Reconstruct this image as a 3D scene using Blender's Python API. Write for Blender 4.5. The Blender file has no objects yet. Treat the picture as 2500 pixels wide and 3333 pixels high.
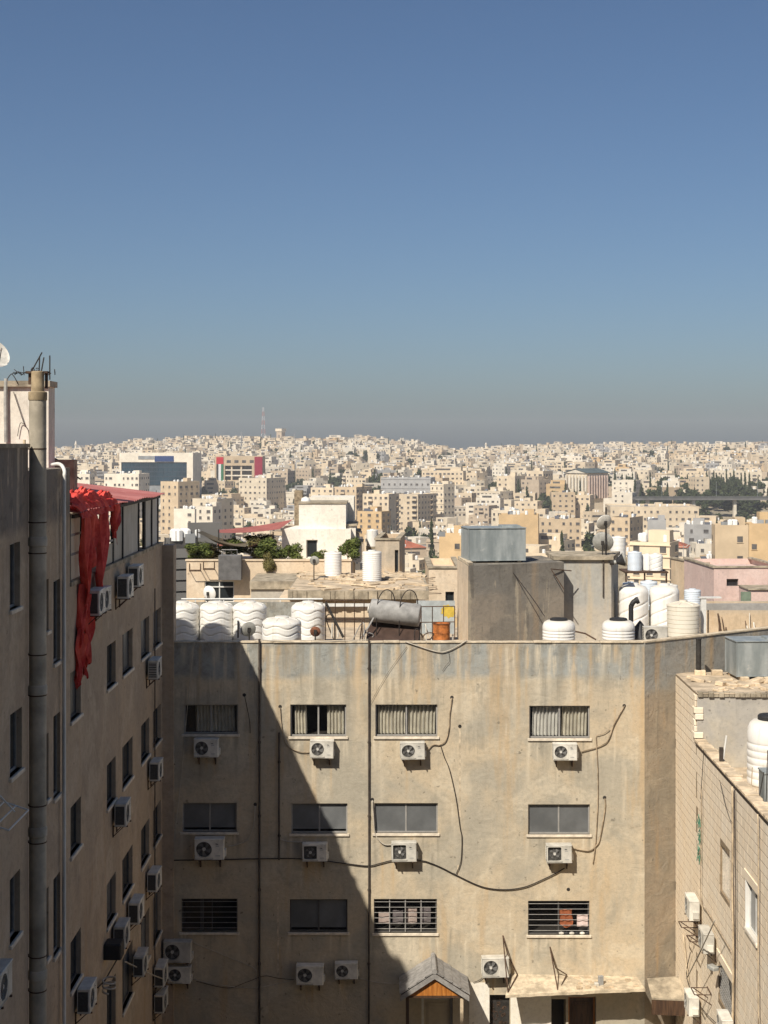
import bpy, math, random
from mathutils import Vector, Matrix
from math import radians, sin, cos, pi, sqrt, atan2, exp, floor

S = bpy.context.scene
COL = S.collection
# ------------------------------------------------------------------ camera
EYE = 20.5            # camera height above the courtyard
FOC = 4700.0          # focal length in photograph pixels
HOR = 1444.0          # eye level in photograph pixels
cam_d = bpy.data.cameras.new('camera')
cam = bpy.data.objects.new('camera', cam_d)
COL.objects.link(cam)
cam.location = (0, 0, EYE)
cam.rotation_euler = (radians(90), 0, 0)
cam_d.sensor_fit = 'VERTICAL'
cam_d.sensor_height = 36
cam_d.sensor_width = 36
cam_d.lens = 36 * FOC / 3333
cam_d.shift_y = -(1666.5 - HOR) / 3333
cam_d.clip_start = 0.5
cam_d.clip_end = 30000
S.camera = cam
# ------------------------------------------------------------------ sky, sun, exposure
SUN = Vector((0.172, 0.31, -0.36)).normalized()      # the way the light travels
wd = bpy.data.worlds.new('World'); S.world = wd; wd.use_nodes = True
wn = wd.node_tree; bg = wn.nodes['Background']
sky = wn.nodes.new('ShaderNodeTexSky'); sky.sky_type = 'NISHITA'
sky.sun_disc = False
sky.sun_elevation = math.asin(-SUN.z)
sky.sun_rotation = atan2(-SUN.x, -SUN.y)
sky.altitude = 900; sky.air_density = 1.0; sky.dust_density = 2.8; sky.ozone_density = 5.6
wn.links.new(sky.outputs[0], bg.inputs[0])
bg.inputs[1].default_value = 0.065
sl = bpy.data.lights.new('sun', 'SUN'); sun = bpy.data.objects.new('sun', sl); COL.objects.link(sun)
sl.energy = 4.55; sl.angle = radians(0.53); sl.color = (1.0, 0.93, 0.82)
sun.rotation_euler = SUN.to_track_quat('-Z', 'Y').to_euler(); sun.location = (-60, -60, 90)
S.view_settings.view_transform = 'Standard'; S.view_settings.look = 'None'
S.view_settings.exposure = 0.25; S.view_settings.gamma = 1.0
S.view_settings.use_curve_mapping = False
S.cycles.max_bounces = 6; S.cycles.diffuse_bounces = 3; S.cycles.glossy_bounces = 2
S.cycles.transparent_max_bounces = 12; S.cycles.transmission_bounces = 3; S.cycles.volume_bounces = 0

def W(x, y, Y):
    """photograph pixel at distance Y -> world point"""
    return Vector(((x - 1250) / FOC * Y, Y, EYE - (y - HOR) / FOC * Y))

# ------------------------------------------------------------------ node helper
class NG:
    def __init__(s, name, rough=0.8, metal=0.0, spec=0.3):
        s.m = bpy.data.materials.new(name); s.m.use_nodes = True
        s.t = s.m.node_tree; s.b = s.t.nodes['Principled BSDF']; s.out = s.t.nodes['Material Output']
        s.b.inputs['Roughness'].default_value = rough; s.b.inputs['Metallic'].default_value = metal
        s.b.inputs['Specular IOR Level'].default_value = spec
        s._c = {}
    def n(s, ty): return s.t.nodes.new(ty)
    def put(s, sock, v):
        if v is None: return
        if hasattr(v, 'is_output') or isinstance(v, bpy.types.NodeSocket): s.t.links.new(v, sock)
        elif isinstance(v, (tuple, list)):
            sock.default_value = (*v, 1) if len(v) == 3 and len(sock.default_value) == 4 else v
        else: sock.default_value = v
    def co(s, kind='Object'):
        if kind not in s._c:
            if kind == 'World': s._c[kind] = s.n('ShaderNodeNewGeometry').outputs['Position']
            else: s._c[kind] = s.n('ShaderNodeTexCoord').outputs[kind]
        return s._c[kind]
    def rnd(s): return s.n('ShaderNodeObjectInfo').outputs['Random']
    def map(s, v, scale=(1, 1, 1), loc=(0, 0, 0)):
        k = s.n('ShaderNodeMapping'); s.put(k.inputs[0], v); k.inputs['Scale'].default_value = scale; k.inputs['Location'].default_value = loc
        return k.outputs[0]
    def noise(s, scale=1, det=4, rough=.55, v=None, dist=0):
        k = s.n('ShaderNodeTexNoise'); k.inputs['Scale'].default_value = scale; k.inputs['Detail'].default_value = det
        k.inputs['Roughness'].default_value = rough; k.inputs['Distortion'].default_value = dist
        s.put(k.inputs['Vector'], v if v is not None else s.co()); return k.outputs[0]
    def vor(s, scale=1, v=None, f='F1'):
        k = s.n('ShaderNodeTexVoronoi'); k.inputs['Scale'].default_value = scale; k.feature = f
        s.put(k.inputs['Vector'], v if v is not None else s.co()); return k.outputs[0]
    def ramp(s, fac, lo, hi, a=0.0, b=1.0):
        k = s.n('ShaderNodeMapRange'); k.interpolation_type = 'SMOOTHSTEP'
        s.put(k.inputs[0], fac); s.put(k.inputs[1], lo); s.put(k.inputs[2], hi); s.put(k.inputs[3], a); s.put(k.inputs[4], b); return k.outputs[0]
    def math(s, op, a, b=0.0, clamp=False):
        k = s.n('ShaderNodeMath'); k.operation = op; k.use_clamp = clamp; s.put(k.inputs[0], a); s.put(k.inputs[1], b); return k.outputs[0]
    def mix(s, f, a, b, mode='MIX'):
        k = s.n('ShaderNodeMix'); k.data_type = 'RGBA'; k.blend_type = mode; k.clamp_factor = True
        s.put(k.inputs[0], f); s.put(k.inputs[6], a); s.put(k.inputs[7], b); return k.outputs[2]
    def xyz(s, v=None):
        k = s.n('ShaderNodeSeparateXYZ'); s.put(k.inputs[0], v if v is not None else s.co()); return k.outputs
    def bump(s, h, strength=.4, dist=.02):
        k = s.n('ShaderNodeBump'); k.inputs['Strength'].default_value = strength; k.inputs['Distance'].default_value = dist
        s.put(k.inputs['Height'], h); s.t.links.new(k.outputs[0], s.b.inputs['Normal'])
    def col(s, c): s.put(s.b.inputs['Base Color'], c); return s.m
    def rough(s, r): s.put(s.b.inputs['Roughness'], r)

MATS = {}
def simple(name, c, rough=.7, metal=0, var=.25, scale=3.0, bump=0.0, bscale=40, spec=.3, coord='Object', jitter=0.0):
    """plain colour with dirt-like variation; jitter varies it from object to object"""
    if name in MATS: return MATS[name]
    g = NG(name, rough, metal, spec)
    v = g.co(coord)
    nz = g.noise(scale, 5, .6, v)
    dark = tuple(x * (1 - var) for x in c); lite = tuple(min(1, x * (1 + var * .6)) for x in c)
    colr = g.mix(g.ramp(nz, .3, .7), dark, lite)
    if jitter:
        hs = g.n('ShaderNodeHueSaturation'); g.put(hs.inputs['Color'], colr)
        g.put(hs.inputs['Value'], g.ramp(g.rnd(), 0, 1, 1 - jitter, 1 + jitter)); colr = hs.outputs[0]
    if bump: g.bump(g.noise(bscale, 4, .6, v), bump, .02)
    MATS[name] = g.col(colr); return g.m

# ------------------------------------------------------------------ mesh helper
class MB:
    def __init__(s): s.v = []; s.f = []; s.mi = []; s.k = 0
    def add(s, vs, fs):
        o = len(s.v); s.v.extend(vs); s.f.extend([tuple(i + o for i in f) for f in fs]); s.mi.extend([s.k] * len(fs)); return s
    def quad(s, a, b, c, d): return s.add([tuple(a), tuple(b), tuple(c), tuple(d)], [(0, 1, 2, 3)])
    def box(s, x0, y0, z0, x1, y1, z1):
        if x0 > x1: x0, x1 = x1, x0
        if y0 > y1: y0, y1 = y1, y0
        if z0 > z1: z0, z1 = z1, z0
        return s.add([(x0, y0, z0), (x1, y0, z0), (x1, y1, z0), (x0, y1, z0), (x0, y0, z1), (x1, y0, z1), (x1, y1, z1), (x0, y1, z1)],
                     [(0, 3, 2, 1), (4, 5, 6, 7), (0, 1, 5, 4), (1, 2, 6, 5), (2, 3, 7, 6), (3, 0, 4, 7)])
    def bbox(s, x0, y0, z0, x1, y1, z1, b=.02):
        """box with chamfered vertical and top edges"""
        p = [(x0 + b, y0), (x1 - b, y0), (x1, y0 + b), (x1, y1 - b), (x1 - b, y1), (x0 + b, y1), (x0, y1 - b), (x0, y0 + b)]
        q = [(x0 + b, y0 + b), (x1 - b, y0 + b), (x1 - b, y0 + b), (x1 - b, y1 - b), (x1 - b, y1 - b), (x0 + b, y1 - b), (x0 + b, y1 - b), (x0 + b, y0 + b)]
        vs = [(a, c, z0) for a, c in p] + [(a, c, z1 - b) for a, c in p] + [(a, c, z1) for a, c in q]
        fs = [tuple(range(7, -1, -1))] + [(i, (i + 1) % 8, 8 + (i + 1) % 8, 8 + i) for i in range(8)] + \
             [(8 + i, 8 + (i + 1) % 8, 16 + (i + 1) % 8, 16 + i) for i in range(8)] + [(16, 18, 20, 22)]
        return s.add(vs, fs)
    def prism(s, poly, z0, z1):
        n = len(poly)
        return s.add([(x, y, z0) for x, y in poly] + [(x, y, z1) for x, y in poly],
                     [tuple(range(n - 1, -1, -1)), tuple(range(n, 2 * n))] + [(i, (i + 1) % n, n + (i + 1) % n, n + i) for i in range(n)])
    def slab(s, a, b, c, d, t):
        """solid from a quad a,b,c,d with thickness vector t"""
        vs = [Vector(p) for p in (a, b, c, d)]; t = Vector(t)
        return s.add([tuple(p) for p in vs] + [tuple(p + t) for p in vs], [(3, 2, 1, 0), (4, 5, 6, 7), (0, 1, 5, 4), (1, 2, 6, 5), (2, 3, 7, 6), (3, 0, 4, 7)])
    def cone(s, p0, p1, r0, r1=None, n=12, caps=True):
        r1 = r0 if r1 is None else r1
        p0 = Vector(p0); p1 = Vector(p1); d = (p1 - p0).normalized()
        a = d.cross(Vector((0, 0, 1)) if abs(d.z) < .9 else Vector((1, 0, 0))).normalized(); b = d.cross(a)
        vs = []
        for p, r in ((p0, r0), (p1, r1)):
            for i in range(n):
                t = 2 * pi * i / n; vs.append(tuple(p + a * (r * cos(t)) + b * (r * sin(t))))
        fs = [(i, n + i, n + (i + 1) % n, (i + 1) % n) for i in range(n)]
        if caps: fs += [tuple(range(n)), tuple(range(2 * n - 1, n - 1, -1))]
        return s.add(vs, fs)
    def tube(s, pts, r, n=6, smooth=0):
        pts = [Vector(p) for p in pts]
        if smooth: pts = catmull(pts, smooth)
        vs = []; m = len(pts); up = None
        for i, p in enumerate(pts):
            d = (pts[min(i + 1, m - 1)] - pts[max(i - 1, 0)]).normalized()
            if up is None: up = d.cross(Vector((.31, .77, .55))).normalized()
            a = (up - d * up.dot(d)).normalized(); up = a; b = d.cross(a)
            for k in range(n):
                t = 2 * pi * k / n; vs.append(tuple(p + a * (r * cos(t)) + b * (r * sin(t))))
        fs = [(i * n + k, i * n + (k + 1) % n, (i + 1) * n + (k + 1) % n, (i + 1) * n + k) for i in range(m - 1) for k in range(n)]
        fs += [tuple(range(n - 1, -1, -1)), tuple(range((m - 1) * n, m * n))]
        return s.add(vs, fs)
    def bar(s, a, b, w, t=None): return s.tube([a, b], w, 4)
    def lathe(s, prof, n=32, c=(0, 0, 0), fn=None, close=True):
        """prof: list of (r, z) bottom to top; fn(theta, r, z) -> r"""
        vs = []
        for r, z in prof:
            for k in range(n):
                t = 2 * pi * k / n; rr = fn(t, r, z) if fn else r
                vs.append((c[0] + rr * cos(t), c[1] + rr * sin(t), c[2] + z))
        m = len(prof)
        fs = [(i * n + k, i * n + (k + 1) % n, (i + 1) * n + (k + 1) % n, (i + 1) * n + k) for i in range(m - 1) for k in range(n)]
        if close: fs += [tuple(range(n - 1, -1, -1)), tuple(range((m - 1) * n, m * n))]
        return s.add(vs, fs)
    def grid(s, nu, nv, fn):
        vs = [tuple(fn(i / nu, j / nv)) for j in range(nv + 1) for i in range(nu + 1)]
        fs = [(j * (nu + 1) + i, j * (nu + 1) + i + 1, (j + 1) * (nu + 1) + i + 1, (j + 1) * (nu + 1) + i) for j in range(nv) for i in range(nu)]
        return s.add(vs, fs)
    def xf(s, M, start=0):
        for i in range(start, len(s.v)): s.v[i] = tuple(M @ Vector(s.v[i]))
        return s
    def mesh(s, name, mats, smooth=False):
        me = bpy.data.meshes.new(name); me.from_pydata(s.v, [], s.f)
        mats = mats if isinstance(mats, (list, tuple)) else [mats]
        for m in mats: me.materials.append(m)
        if len(mats) > 1: me.polygons.foreach_set('material_index', s.mi)
        if smooth:
            me.polygons.foreach_set('use_smooth', [True] * len(me.polygons))
            if smooth != 'all':
                try: me.set_sharp_from_angle(angle=radians(40))
                except Exception: pass
        me.update(); return me
    def build(s, name, mats, parent=None, smooth=False, loc=(0, 0, 0), rz=0):
        return put(name, s.mesh(name, mats, smooth), parent, loc, rz)

def catmull(p, k):
    out = []; n = len(p)
    for i in range(n - 1):
        a, b, c, d = p[max(i - 1, 0)], p[i], p[i + 1], p[min(i + 2, n - 1)]
        for j in range(k):
            t = j / k
            out.append(.5 * ((2 * b) + (c - a) * t + (2 * a - 5 * b + 4 * c - d) * t * t + (3 * b - a - 3 * c + d) * t ** 3))
    out.append(p[-1]); return out

def put(name, me, parent=None, loc=(0, 0, 0), rz=0):
    o = bpy.data.objects.new(name, me); COL.objects.link(o)
    o.location = loc; o.rotation_euler = (0, 0, rz)
    if parent is not None: o.parent = parent
    return o
def tag(o, label=None, cat=None, group=None, kind=None):
    if label: o['label'] = label
    if cat: o['category'] = cat
    if group: o['group'] = group
    if kind: o['kind'] = kind
    return o
def thing(name, label, cat, loc=(0, 0, 0), rz=0, group=None):
    o = bpy.data.objects.new(name, None); COL.objects.link(o); o.location = loc; o.rotation_euler = (0, 0, rz)
    o.empty_display_size = .2
    return tag(o, label, cat, group)
def copy_tree(o, parent=None):
    c = o.copy(); COL.objects.link(c)
    if parent is not None: c.parent = parent
    for ch in [x for x in o.children]: copy_tree(ch, c)
    return c
def B(parent, name, mat, *box, bev=0):
    m = MB()
    m.bbox(*box, b=bev) if bev else m.box(*box)
    return m.build(name, mat, parent)

def wall_holes(mb, u0, u1, z0, z1, holes, fn, depth=.16, fine=None):
    """rectangular wall in (u,z) with holes (u0,u1,z0,z1[,depth]) and reveals; fn(u, z, inward) -> point"""
    us = sorted({u0, u1, *[h[0] for h in holes], *[h[1] for h in holes]}); zs = sorted({z0, z1, *[h[2] for h in holes], *[h[3] for h in holes]})
    if fine:                                                        # extra divisions to carry wear per vertex
        us = sorted(set(us) | {u0 + fine[0] * i for i in range(int((u1 - u0) / fine[0]))}); zs = sorted(set(zs) | {z0 + fine[1] * i for i in range(int((z1 - z0) / fine[1]))})
    us = [u for u in us if u0 <= u <= u1]; zs = [z for z in zs if z0 <= z <= z1]
    for i in range(len(us) - 1):
        for j in range(len(zs) - 1):
            cu, cz = (us[i] + us[i + 1]) / 2, (zs[j] + zs[j + 1]) / 2
            if any(h[0] < cu < h[1] and h[2] < cz < h[3] for h in holes): continue
            mb.quad(fn(us[i], zs[j], 0), fn(us[i + 1], zs[j], 0), fn(us[i + 1], zs[j + 1], 0), fn(us[i], zs[j + 1], 0))
    for h in holes:
        a, b, c, d = h[:4]; dp = h[4] if len(h) > 4 else depth
        mb.quad(fn(a, c, 0), fn(a, c, dp), fn(b, c, dp), fn(b, c, 0)); mb.quad(fn(a, d, 0), fn(b, d, 0), fn(b, d, dp), fn(a, d, dp))
        mb.quad(fn(a, c, 0), fn(a, d, 0), fn(a, d, dp), fn(a, c, dp)); mb.quad(fn(b, c, 0), fn(b, c, dp), fn(b, d, dp), fn(b, d, 0))
# ------------------------------------------------------------------ materials
def facade_mat(name, base, grey, light, zt0, zt1, streak=1.0, warm=(.50, .33, .17), seed=0.0, amp=1.0, band=.9, cold=(.355, .37, .355)):
    """weathered cement render: cloudy blotches, a grey weathered band along the top, run-off streaks, rust, patches"""
    g = NG(name, .92, 0, .15)
    p = g.map(g.co('World'), loc=(seed, seed * 1.7, seed * .3))
    z = g.xyz(g.co('World'))[2]
    big = g.noise(.30, 4, .6, p, .8); mid = g.noise(1.25, 6, .68, p, .5); fine = g.noise(8, 5, .72, p)
    dark = tuple(v * .60 for v in grey)
    c = g.mix(g.ramp(big, .40, .60), base, grey)
    c = g.mix(g.math('MULTIPLY', g.ramp(g.noise(.75, 5, .65, g.map(p, loc=(3, 9, 2)), .6), .50, .66), .65), c, light)
    c = g.mix(g.math('MULTIPLY', g.ramp(mid, .50, .70), .55), c, tuple(v * .80 for v in grey))
    edge = g.math('ADD', z, g.math('MULTIPLY', g.math('SUBTRACT', g.noise(.9, 5, .65, p), .5), .55))
    hi = g.ramp(edge, zt0 - .12, zt0 + .22)
    cold_mix = g.mix(g.ramp(g.noise(.55, 5, .6, g.map(p, loc=(11, 2, 5)), .5), .42, .58), cold, tuple(a_ * .6 + b_ * .3 for a_, b_ in zip(cold, grey)))
    c = g.mix(g.math('MULTIPLY', hi, band), c, cold_mix)
    c = g.mix(g.math('MULTIPLY', g.math('MULTIPLY', hi, g.ramp(g.noise(2.1, 6, .75, p, .4), .50, .66)), .65 * band), c, tuple(v * .55 for v in cold))
    top = g.ramp(z, zt1 - .5, zt1 + .1)
    c = g.mix(g.math('MULTIPLY', g.math('MULTIPLY', top, g.ramp(g.noise(3.0, 5, .7, g.map(p, (1, 1, .5))), .45, .62)), .7 * band), c, tuple(v * .42 for v in grey))
    down = g.ramp(z, zt0 - 5.0, zt1, .18, 1.0)
    st = g.math('MULTIPLY', g.noise(1.0, 5, .6, g.map(p, (2.3, 2.3, .16)), .3), g.ramp(g.noise(.7, 4, .6, g.map(p, loc=(5, 5, 5))), .38, .60, .82, 1.08)); st2 = g.math('MULTIPLY', g.noise(1.0, 5, .65, g.map(p, (4.9, 4.9, .26), (7, 3, 1)), .3), g.ramp(g.noise(.8, 4, .6, g.map(p, loc=(15, 5, 9))), .38, .60, .80, 1.10))
    c = g.mix(g.math('MULTIPLY', g.math('MULTIPLY', g.ramp(st, .54, .64), down), .85 * streak), c, light)
    c = g.mix(g.math('MULTIPLY', g.math('MULTIPLY', g.ramp(st2, .56, .68), down), .60 * streak), c, dark)
    c = g.mix(g.math('MULTIPLY', g.ramp(g.noise(1.0, 4, .6, g.map(p, (1.1, 1.1, .13), (31, 11, 5))), .57, .68), .60 * streak), c, warm)
    c = g.mix(g.math('MULTIPLY', g.ramp(fine, .42, .72), .35), c, dark)
    c = g.mix(g.math('MULTIPLY', g.ramp(g.noise(24, 3, .6, p), .58, .75), .25), c, light)
    c = g.mix(g.math('MULTIPLY', g.ramp(g.noise(5.5, 2, .5, p), .70, .76), .6), c, tuple(v * .35 for v in grey))
    at = g.n('ShaderNodeAttribute'); at.attribute_name = 'stain'; sp = g.n('ShaderNodeSeparateColor'); g.put(sp.inputs[0], at.outputs['Color'])
    brk = g.ramp(g.noise(1.0, 5, .7, g.map(p, (9, 9, 1.1))), .30, .54)
    c = g.mix(g.math('MULTIPLY', g.math('MULTIPLY', sp.outputs[1], brk), .75), c, dark)
    c = g.mix(g.math('MULTIPLY', g.math('MULTIPLY', sp.outputs[0], brk), .85), c, tuple(min(.8, v * 1.06) for v in light))
    c = g.mix(g.math('MULTIPLY', g.math('MULTIPLY', sp.outputs[2], brk), .75), c, warm)
    h = g.math('ADD', g.math('MULTIPLY', g.noise(1.6, 5, .6, g.map(p, (1, 1, 1.35)), 1.0), 1.0), g.math('MULTIPLY', g.noise(16, 4, .7, p), .22))
    g.bump(h, .40 * amp, .06)
    return g.col(c)
M = {}
M['facade'] = facade_mat('facade_render', (.565, .465, .325), (.43, .385, .30), (.64, .555, .415), 12.85, 13.95, streak=.8, warm=(.53, .37, .20), band=.95, cold=(.35, .365, .345))
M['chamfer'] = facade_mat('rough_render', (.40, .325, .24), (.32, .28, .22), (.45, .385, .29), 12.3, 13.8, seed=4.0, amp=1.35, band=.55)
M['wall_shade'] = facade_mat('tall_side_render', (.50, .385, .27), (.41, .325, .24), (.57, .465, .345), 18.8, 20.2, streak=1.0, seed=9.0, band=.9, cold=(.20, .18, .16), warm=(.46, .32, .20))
M['grey_block'] = facade_mat('grey_render', (.29, .25, .20), (.215, .195, .165), (.38, .33, .25), 15.2, 16.3, streak=1.3, seed=15.0, warm=(.30, .235, .165), band=.7, cold=(.20, .19, .17))
M['cream'] = facade_mat('cream_render', (.74, .585, .41), (.66, .53, .38), (.80, .67, .50), 15.6, 16.6, streak=.4, band=.15, seed=21.0, warm=(.62, .46, .28), amp=.5)
M['white_render'] = facade_mat('white_render', (.87, .82, .71), (.80, .74, .63), (.90, .86, .77), 17.4, 18.6, band=.35, cold=(.70, .66, .55), streak=.6, seed=27.0, warm=(.80, .68, .48), amp=.5)
M['pink'] = facade_mat('pink_render', (.70, .52, .45), (.64, .48, .415), (.76, .60, .53), 14.2, 15.4, streak=.3, band=.2, seed=33.0, warm=(.60, .42, .34), amp=.5)
M['tan'] = facade_mat('tan_render', (.66, .50, .33), (.56, .44, .30), (.72, .58, .42), 14.2, 15.0, streak=.5, band=.3, seed=37.0, amp=.5)
M['grey_plaster'] = facade_mat('grey_plaster', (.50, .44, .34), (.44, .41, .36), (.56, .51, .42), 14.6, 15.8, streak=.7, band=.5, seed=41.0, warm=(.55, .43, .27), amp=.5)
M['deck'] = simple('dusty_concrete', (.56, .45, .32), .95, 0, .35, 1.5, .4, 30, .1)
M['slab_edge'] = simple('weathered_concrete', (.40, .34, .25), .95, 0, .45, 2.2, .6, 18, .1)
M['coping'] = simple('coping_mortar', (.60, .50, .36), .9, 0, .35, 4, .5, 25, .1)
M['white_pvc'] = simple('aged_white_plastic', (.74, .72, .66), .5, 0, .10, 2.5, 0, 1, .4)
M['ac_white'] = simple('aged_enamel', (.66, .625, .545), .5, 0, .22, 3.5, 0, 1, .4, jitter=.17)
M['ac_dark'] = simple('coil_fins', (.075, .073, .068), .6, 0, .3, 20)
M['ac_grille'] = simple('guard_wire', (.20, .19, .175), .5, .2, .2, 8)
M['ac_blade'] = simple('fan_blade', (.21, .205, .195), .5, 0, .2, 8)
M['ac_hub'] = simple('fan_hub', (.62, .60, .55), .5, 0, .1, 8)
M['logo'] = simple('logo_print', (.06, .06, .065), .6, 0, .1, 5)
M['print_grey'] = simple('label_print', (.34, .34, .33), .6, 0, .1, 5)
M['rust_steel'] = simple('rusty_steel', (.12, .075, .05), .85, .3, .5, 9, .3, 60)
M['dark_steel'] = simple('dark_steel', (.055, .05, .045), .7, .4, .4, 7)
M['alu'] = simple('dull_aluminium', (.36, .345, .32), .65, .15, .15, 6)
M['alu_dark'] = simple('bronze_frame', (.13, .125, .12), .5, .4, .2, 6)
M['alu_white'] = simple('white_frame', (.68, .67, .63), .5, 0, .12, 5)
M['sill'] = simple('pale_stone_sill', (.72, .63, .50), .8, 0, .22, 5, .2, 40)
M['pipe_dark'] = simple('dark_drainpipe', (.085, .068, .055), .75, .1, .4, 4)
M['pipe_grey'] = simple('big_grey_pipe', (.47, .415, .32), .75, 0, .35, 1.6, .25, 12)
M['pipe_cream'] = simple('cream_conduit', (.55, .44, .30), .75, 0, .35, 5)
M['cable'] = simple('black_cable', (.035, .028, .024), .7, 0, .3, 6)
M['cable_pale'] = simple('pale_cable', (.50, .45, .37), .7, 0, .25, 4)
M['lag'] = simple('pipe_lagging', (.40, .31, .21), .85, 0, .45, 6, .4, 30)
M['shutter'] = simple('grey_blind', (.16, .165, .165), .3, 0, .2, 1.3, 0, 1, .5, jitter=.2)
M['room'] = simple('room_dark', (.06, .053, .046), .9, 0, .3, 1)
M['curtain'] = simple('pale_curtain', (.74, .69, .58), .95, 0, .2, 3)
M['curtain_w'] = simple('white_curtain', (.80, .78, .73), .95, 0, .15, 3)
M['brown_cloth'] = simple('brown_cloth', (.33, .105, .045), .95, 0, .3, 8)
M['pale_cloth'] = simple('pale_cloth', (.75, .60, .55), .95, 0, .1, 6)
M['black_plastic'] = simple('black_plastic', (.03, .03, .031), .55, 0, .3, 8)
M['dish'] = simple('grey_dish', (.38, .375, .34), .7, .1, .3, 5)
M['dish_pale'] = simple('pale_dish', (.66, .63, .56), .7, .1, .25, 4)
M['dish_rust'] = simple('rusty_dish', (.24, .10, .055), .9, 0, .4, 8)
M['tank_white'] = simple('white_tank', (.83, .81, .75), .5, 0, .14, 1.6, 0, 1, .4)
M['tank_blue'] = simple('bluish_tank', (.68, .74, .80), .45, 0, .12, 2, 0, 1, .4)
M['tank_cream'] = simple('cream_tank', (.80, .75, .62), .5, 0, .10, 1.5, 0, 1, .4)
def tankmat(name, c, dust):
    g = NG(name, .5, 0, .4); v = g.co('World'); nz = g.xyz(g.n('ShaderNodeNewGeometry').outputs['Normal'])[2]
    st = g.ramp(g.noise(1, 5, .65, g.map(v, (7, 7, .7)), .3), .50, .72); bl = g.ramp(g.noise(1.7, 5, .65, v), .45, .72)
    cc = g.mix(g.math('MULTIPLY', st, .38), c, dust); cc = g.mix(g.math('MULTIPLY', bl, .25), cc, dust); cc = g.mix(g.math('MULTIPLY', g.ramp(nz, .35, .95), .45), cc, dust)
    g.rough(g.ramp(bl, 0, 1, .38, .7)); return g.col(cc)
M['tank_white'] = tankmat('white_tank_dusty', (.84, .82, .77), (.60, .53, .41)); M['tank_cream'] = tankmat('cream_tank_dusty', (.78, .73, .61), (.56, .48, .36)); M['tank_blue'] = tankmat('bluish_tank_dusty', (.68, .75, .82), (.55, .52, .45))
def _galv():
    g = NG('galvanised_sheet', .5, .35, .4); v = g.co()
    n1 = g.noise(1.2, 5, .6, g.map(v, (2.5, 2.5, .6))); n2 = g.vor(7, v)
    c = g.mix(g.ramp(n1, .35, .65), (.30, .335, .335), (.43, .46, .45)); c = g.mix(g.math('MULTIPLY', n2, .25), c, (.22, .25, .25))
    c = g.mix(g.math('MULTIPLY', g.ramp(g.noise(3, 4, .6, v), .62, .75), .6), c, (.58, .58, .53))
    g.rough(g.ramp(n1, .3, .7, .38, .62)); return g.col(c)
M['galv'] = _galv()
def _redroof():
    g = NG('red_sheet_roof', .6, .1, .3); v = g.co('World')
    c = g.mix(g.ramp(g.noise(.8, 5, .6, v), .35, .65), (.40, .135, .12), (.50, .20, .18)); c = g.mix(g.math('MULTIPLY', g.ramp(g.noise(6, 4, .6, v), .55, .75), .5), c, (.50, .27, .24))
    return g.col(c)
M['red_roof'] = _redroof()
M['red_tarp'] = None
def _tarp():
    g = NG('red_tarp', .6, 0, .3); v = g.co()
    c = g.mix(g.ramp(g.noise(2.5, 4, .6, v), .35, .65), (.58, .035, .03), (.86, .12, .085))
    g.col(c)
    tr = g.n('ShaderNodeBsdfTranslucent'); g.put(tr.inputs[0], c); ms = g.n('ShaderNodeMixShader'); ms.inputs[0].default_value = .12
    g.t.links.new(g.b.outputs[0], ms.inputs[1]); g.t.links.new(tr.outputs[0], ms.inputs[2]); g.t.links.new(ms.outputs[0], g.out.inputs[0])
    return g.m
M['red_tarp'] = _tarp()
def _dirtypane():
    g = NG('dirty_polycarbonate', .45, 0, .3); v = g.co('World')
    n = g.noise(1.3, 6, .7, g.map(v, (1, 1.4, .7)), .8); s = g.noise(1, 4, .6, g.map(v, (1, 6, .5)))
    c = g.mix(g.ramp(n, .35, .65), (.70, .67, .58), (.84, .81, .73)); c = g.mix(g.math('MULTIPLY', g.ramp(s, .55, .7), .6), c, (.55, .51, .42))
    g.col(c)
    tr = g.n('ShaderNodeBsdfTranslucent'); g.put(tr.inputs[0], c); ms = g.n('ShaderNodeMixShader'); ms.inputs[0].default_value = .55
    g.t.links.new(g.b.outputs[0], ms.inputs[1]); g.t.links.new(tr.outputs[0], ms.inputs[2]); g.t.links.new(ms.outputs[0], g.out.inputs[0])
    return g.m
M['dirty_pane'] = _dirtypane()
def _glass(name, tint, refl):
    g = NG(name, .05); tr = g.n('ShaderNodeBsdfTransparent'); tr.inputs[0].default_value = (*tint, 1)
    gl = g.n('ShaderNodeBsdfGlossy'); gl.inputs['Roughness'].default_value = .06; gl.inputs[0].default_value = (.9, .92, .95, 1)
    ms = g.n('ShaderNodeMixShader'); fr = g.n('ShaderNodeLayerWeight'); fr.inputs[0].default_value = .5
    g.put(ms.inputs[0], g.math('ADD', g.math('MULTIPLY', g.math('POWER', fr.outputs[1], 4.0), .6), refl))
    g.t.links.new(tr.outputs[0], ms.inputs[1]); g.t.links.new(gl.outputs[0], ms.inputs[2]); g.t.links.new(ms.outputs[0], g.out.inputs[0]); return g.m
M['glass'] = _glass('window_glass', (.88, .88, .87), .03)
M['glass_dark'] = simple('dark_glass', (.028, .033, .036), .12, 0, .2, 1, 0, 1, .5)
def _wood(name, a, b):
    g = NG(name, .5, 0, .4); n = g.noise(2, 5, .6, g.map(g.co(), (9, 9, .8)), .5)
    return g.col(g.mix(g.ramp(n, .35, .65), a, b))
M['wood'] = _wood('varnished_wood', (.36, .12, .02), (.52, .21, .045))
M['wood_dark'] = _wood('dark_wood', (.05, .028, .018), (.10, .055, .03))
M['bark'] = simple('bark', (.12, .085, .055), .95, 0, .4, 5, .5, 20)
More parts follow.
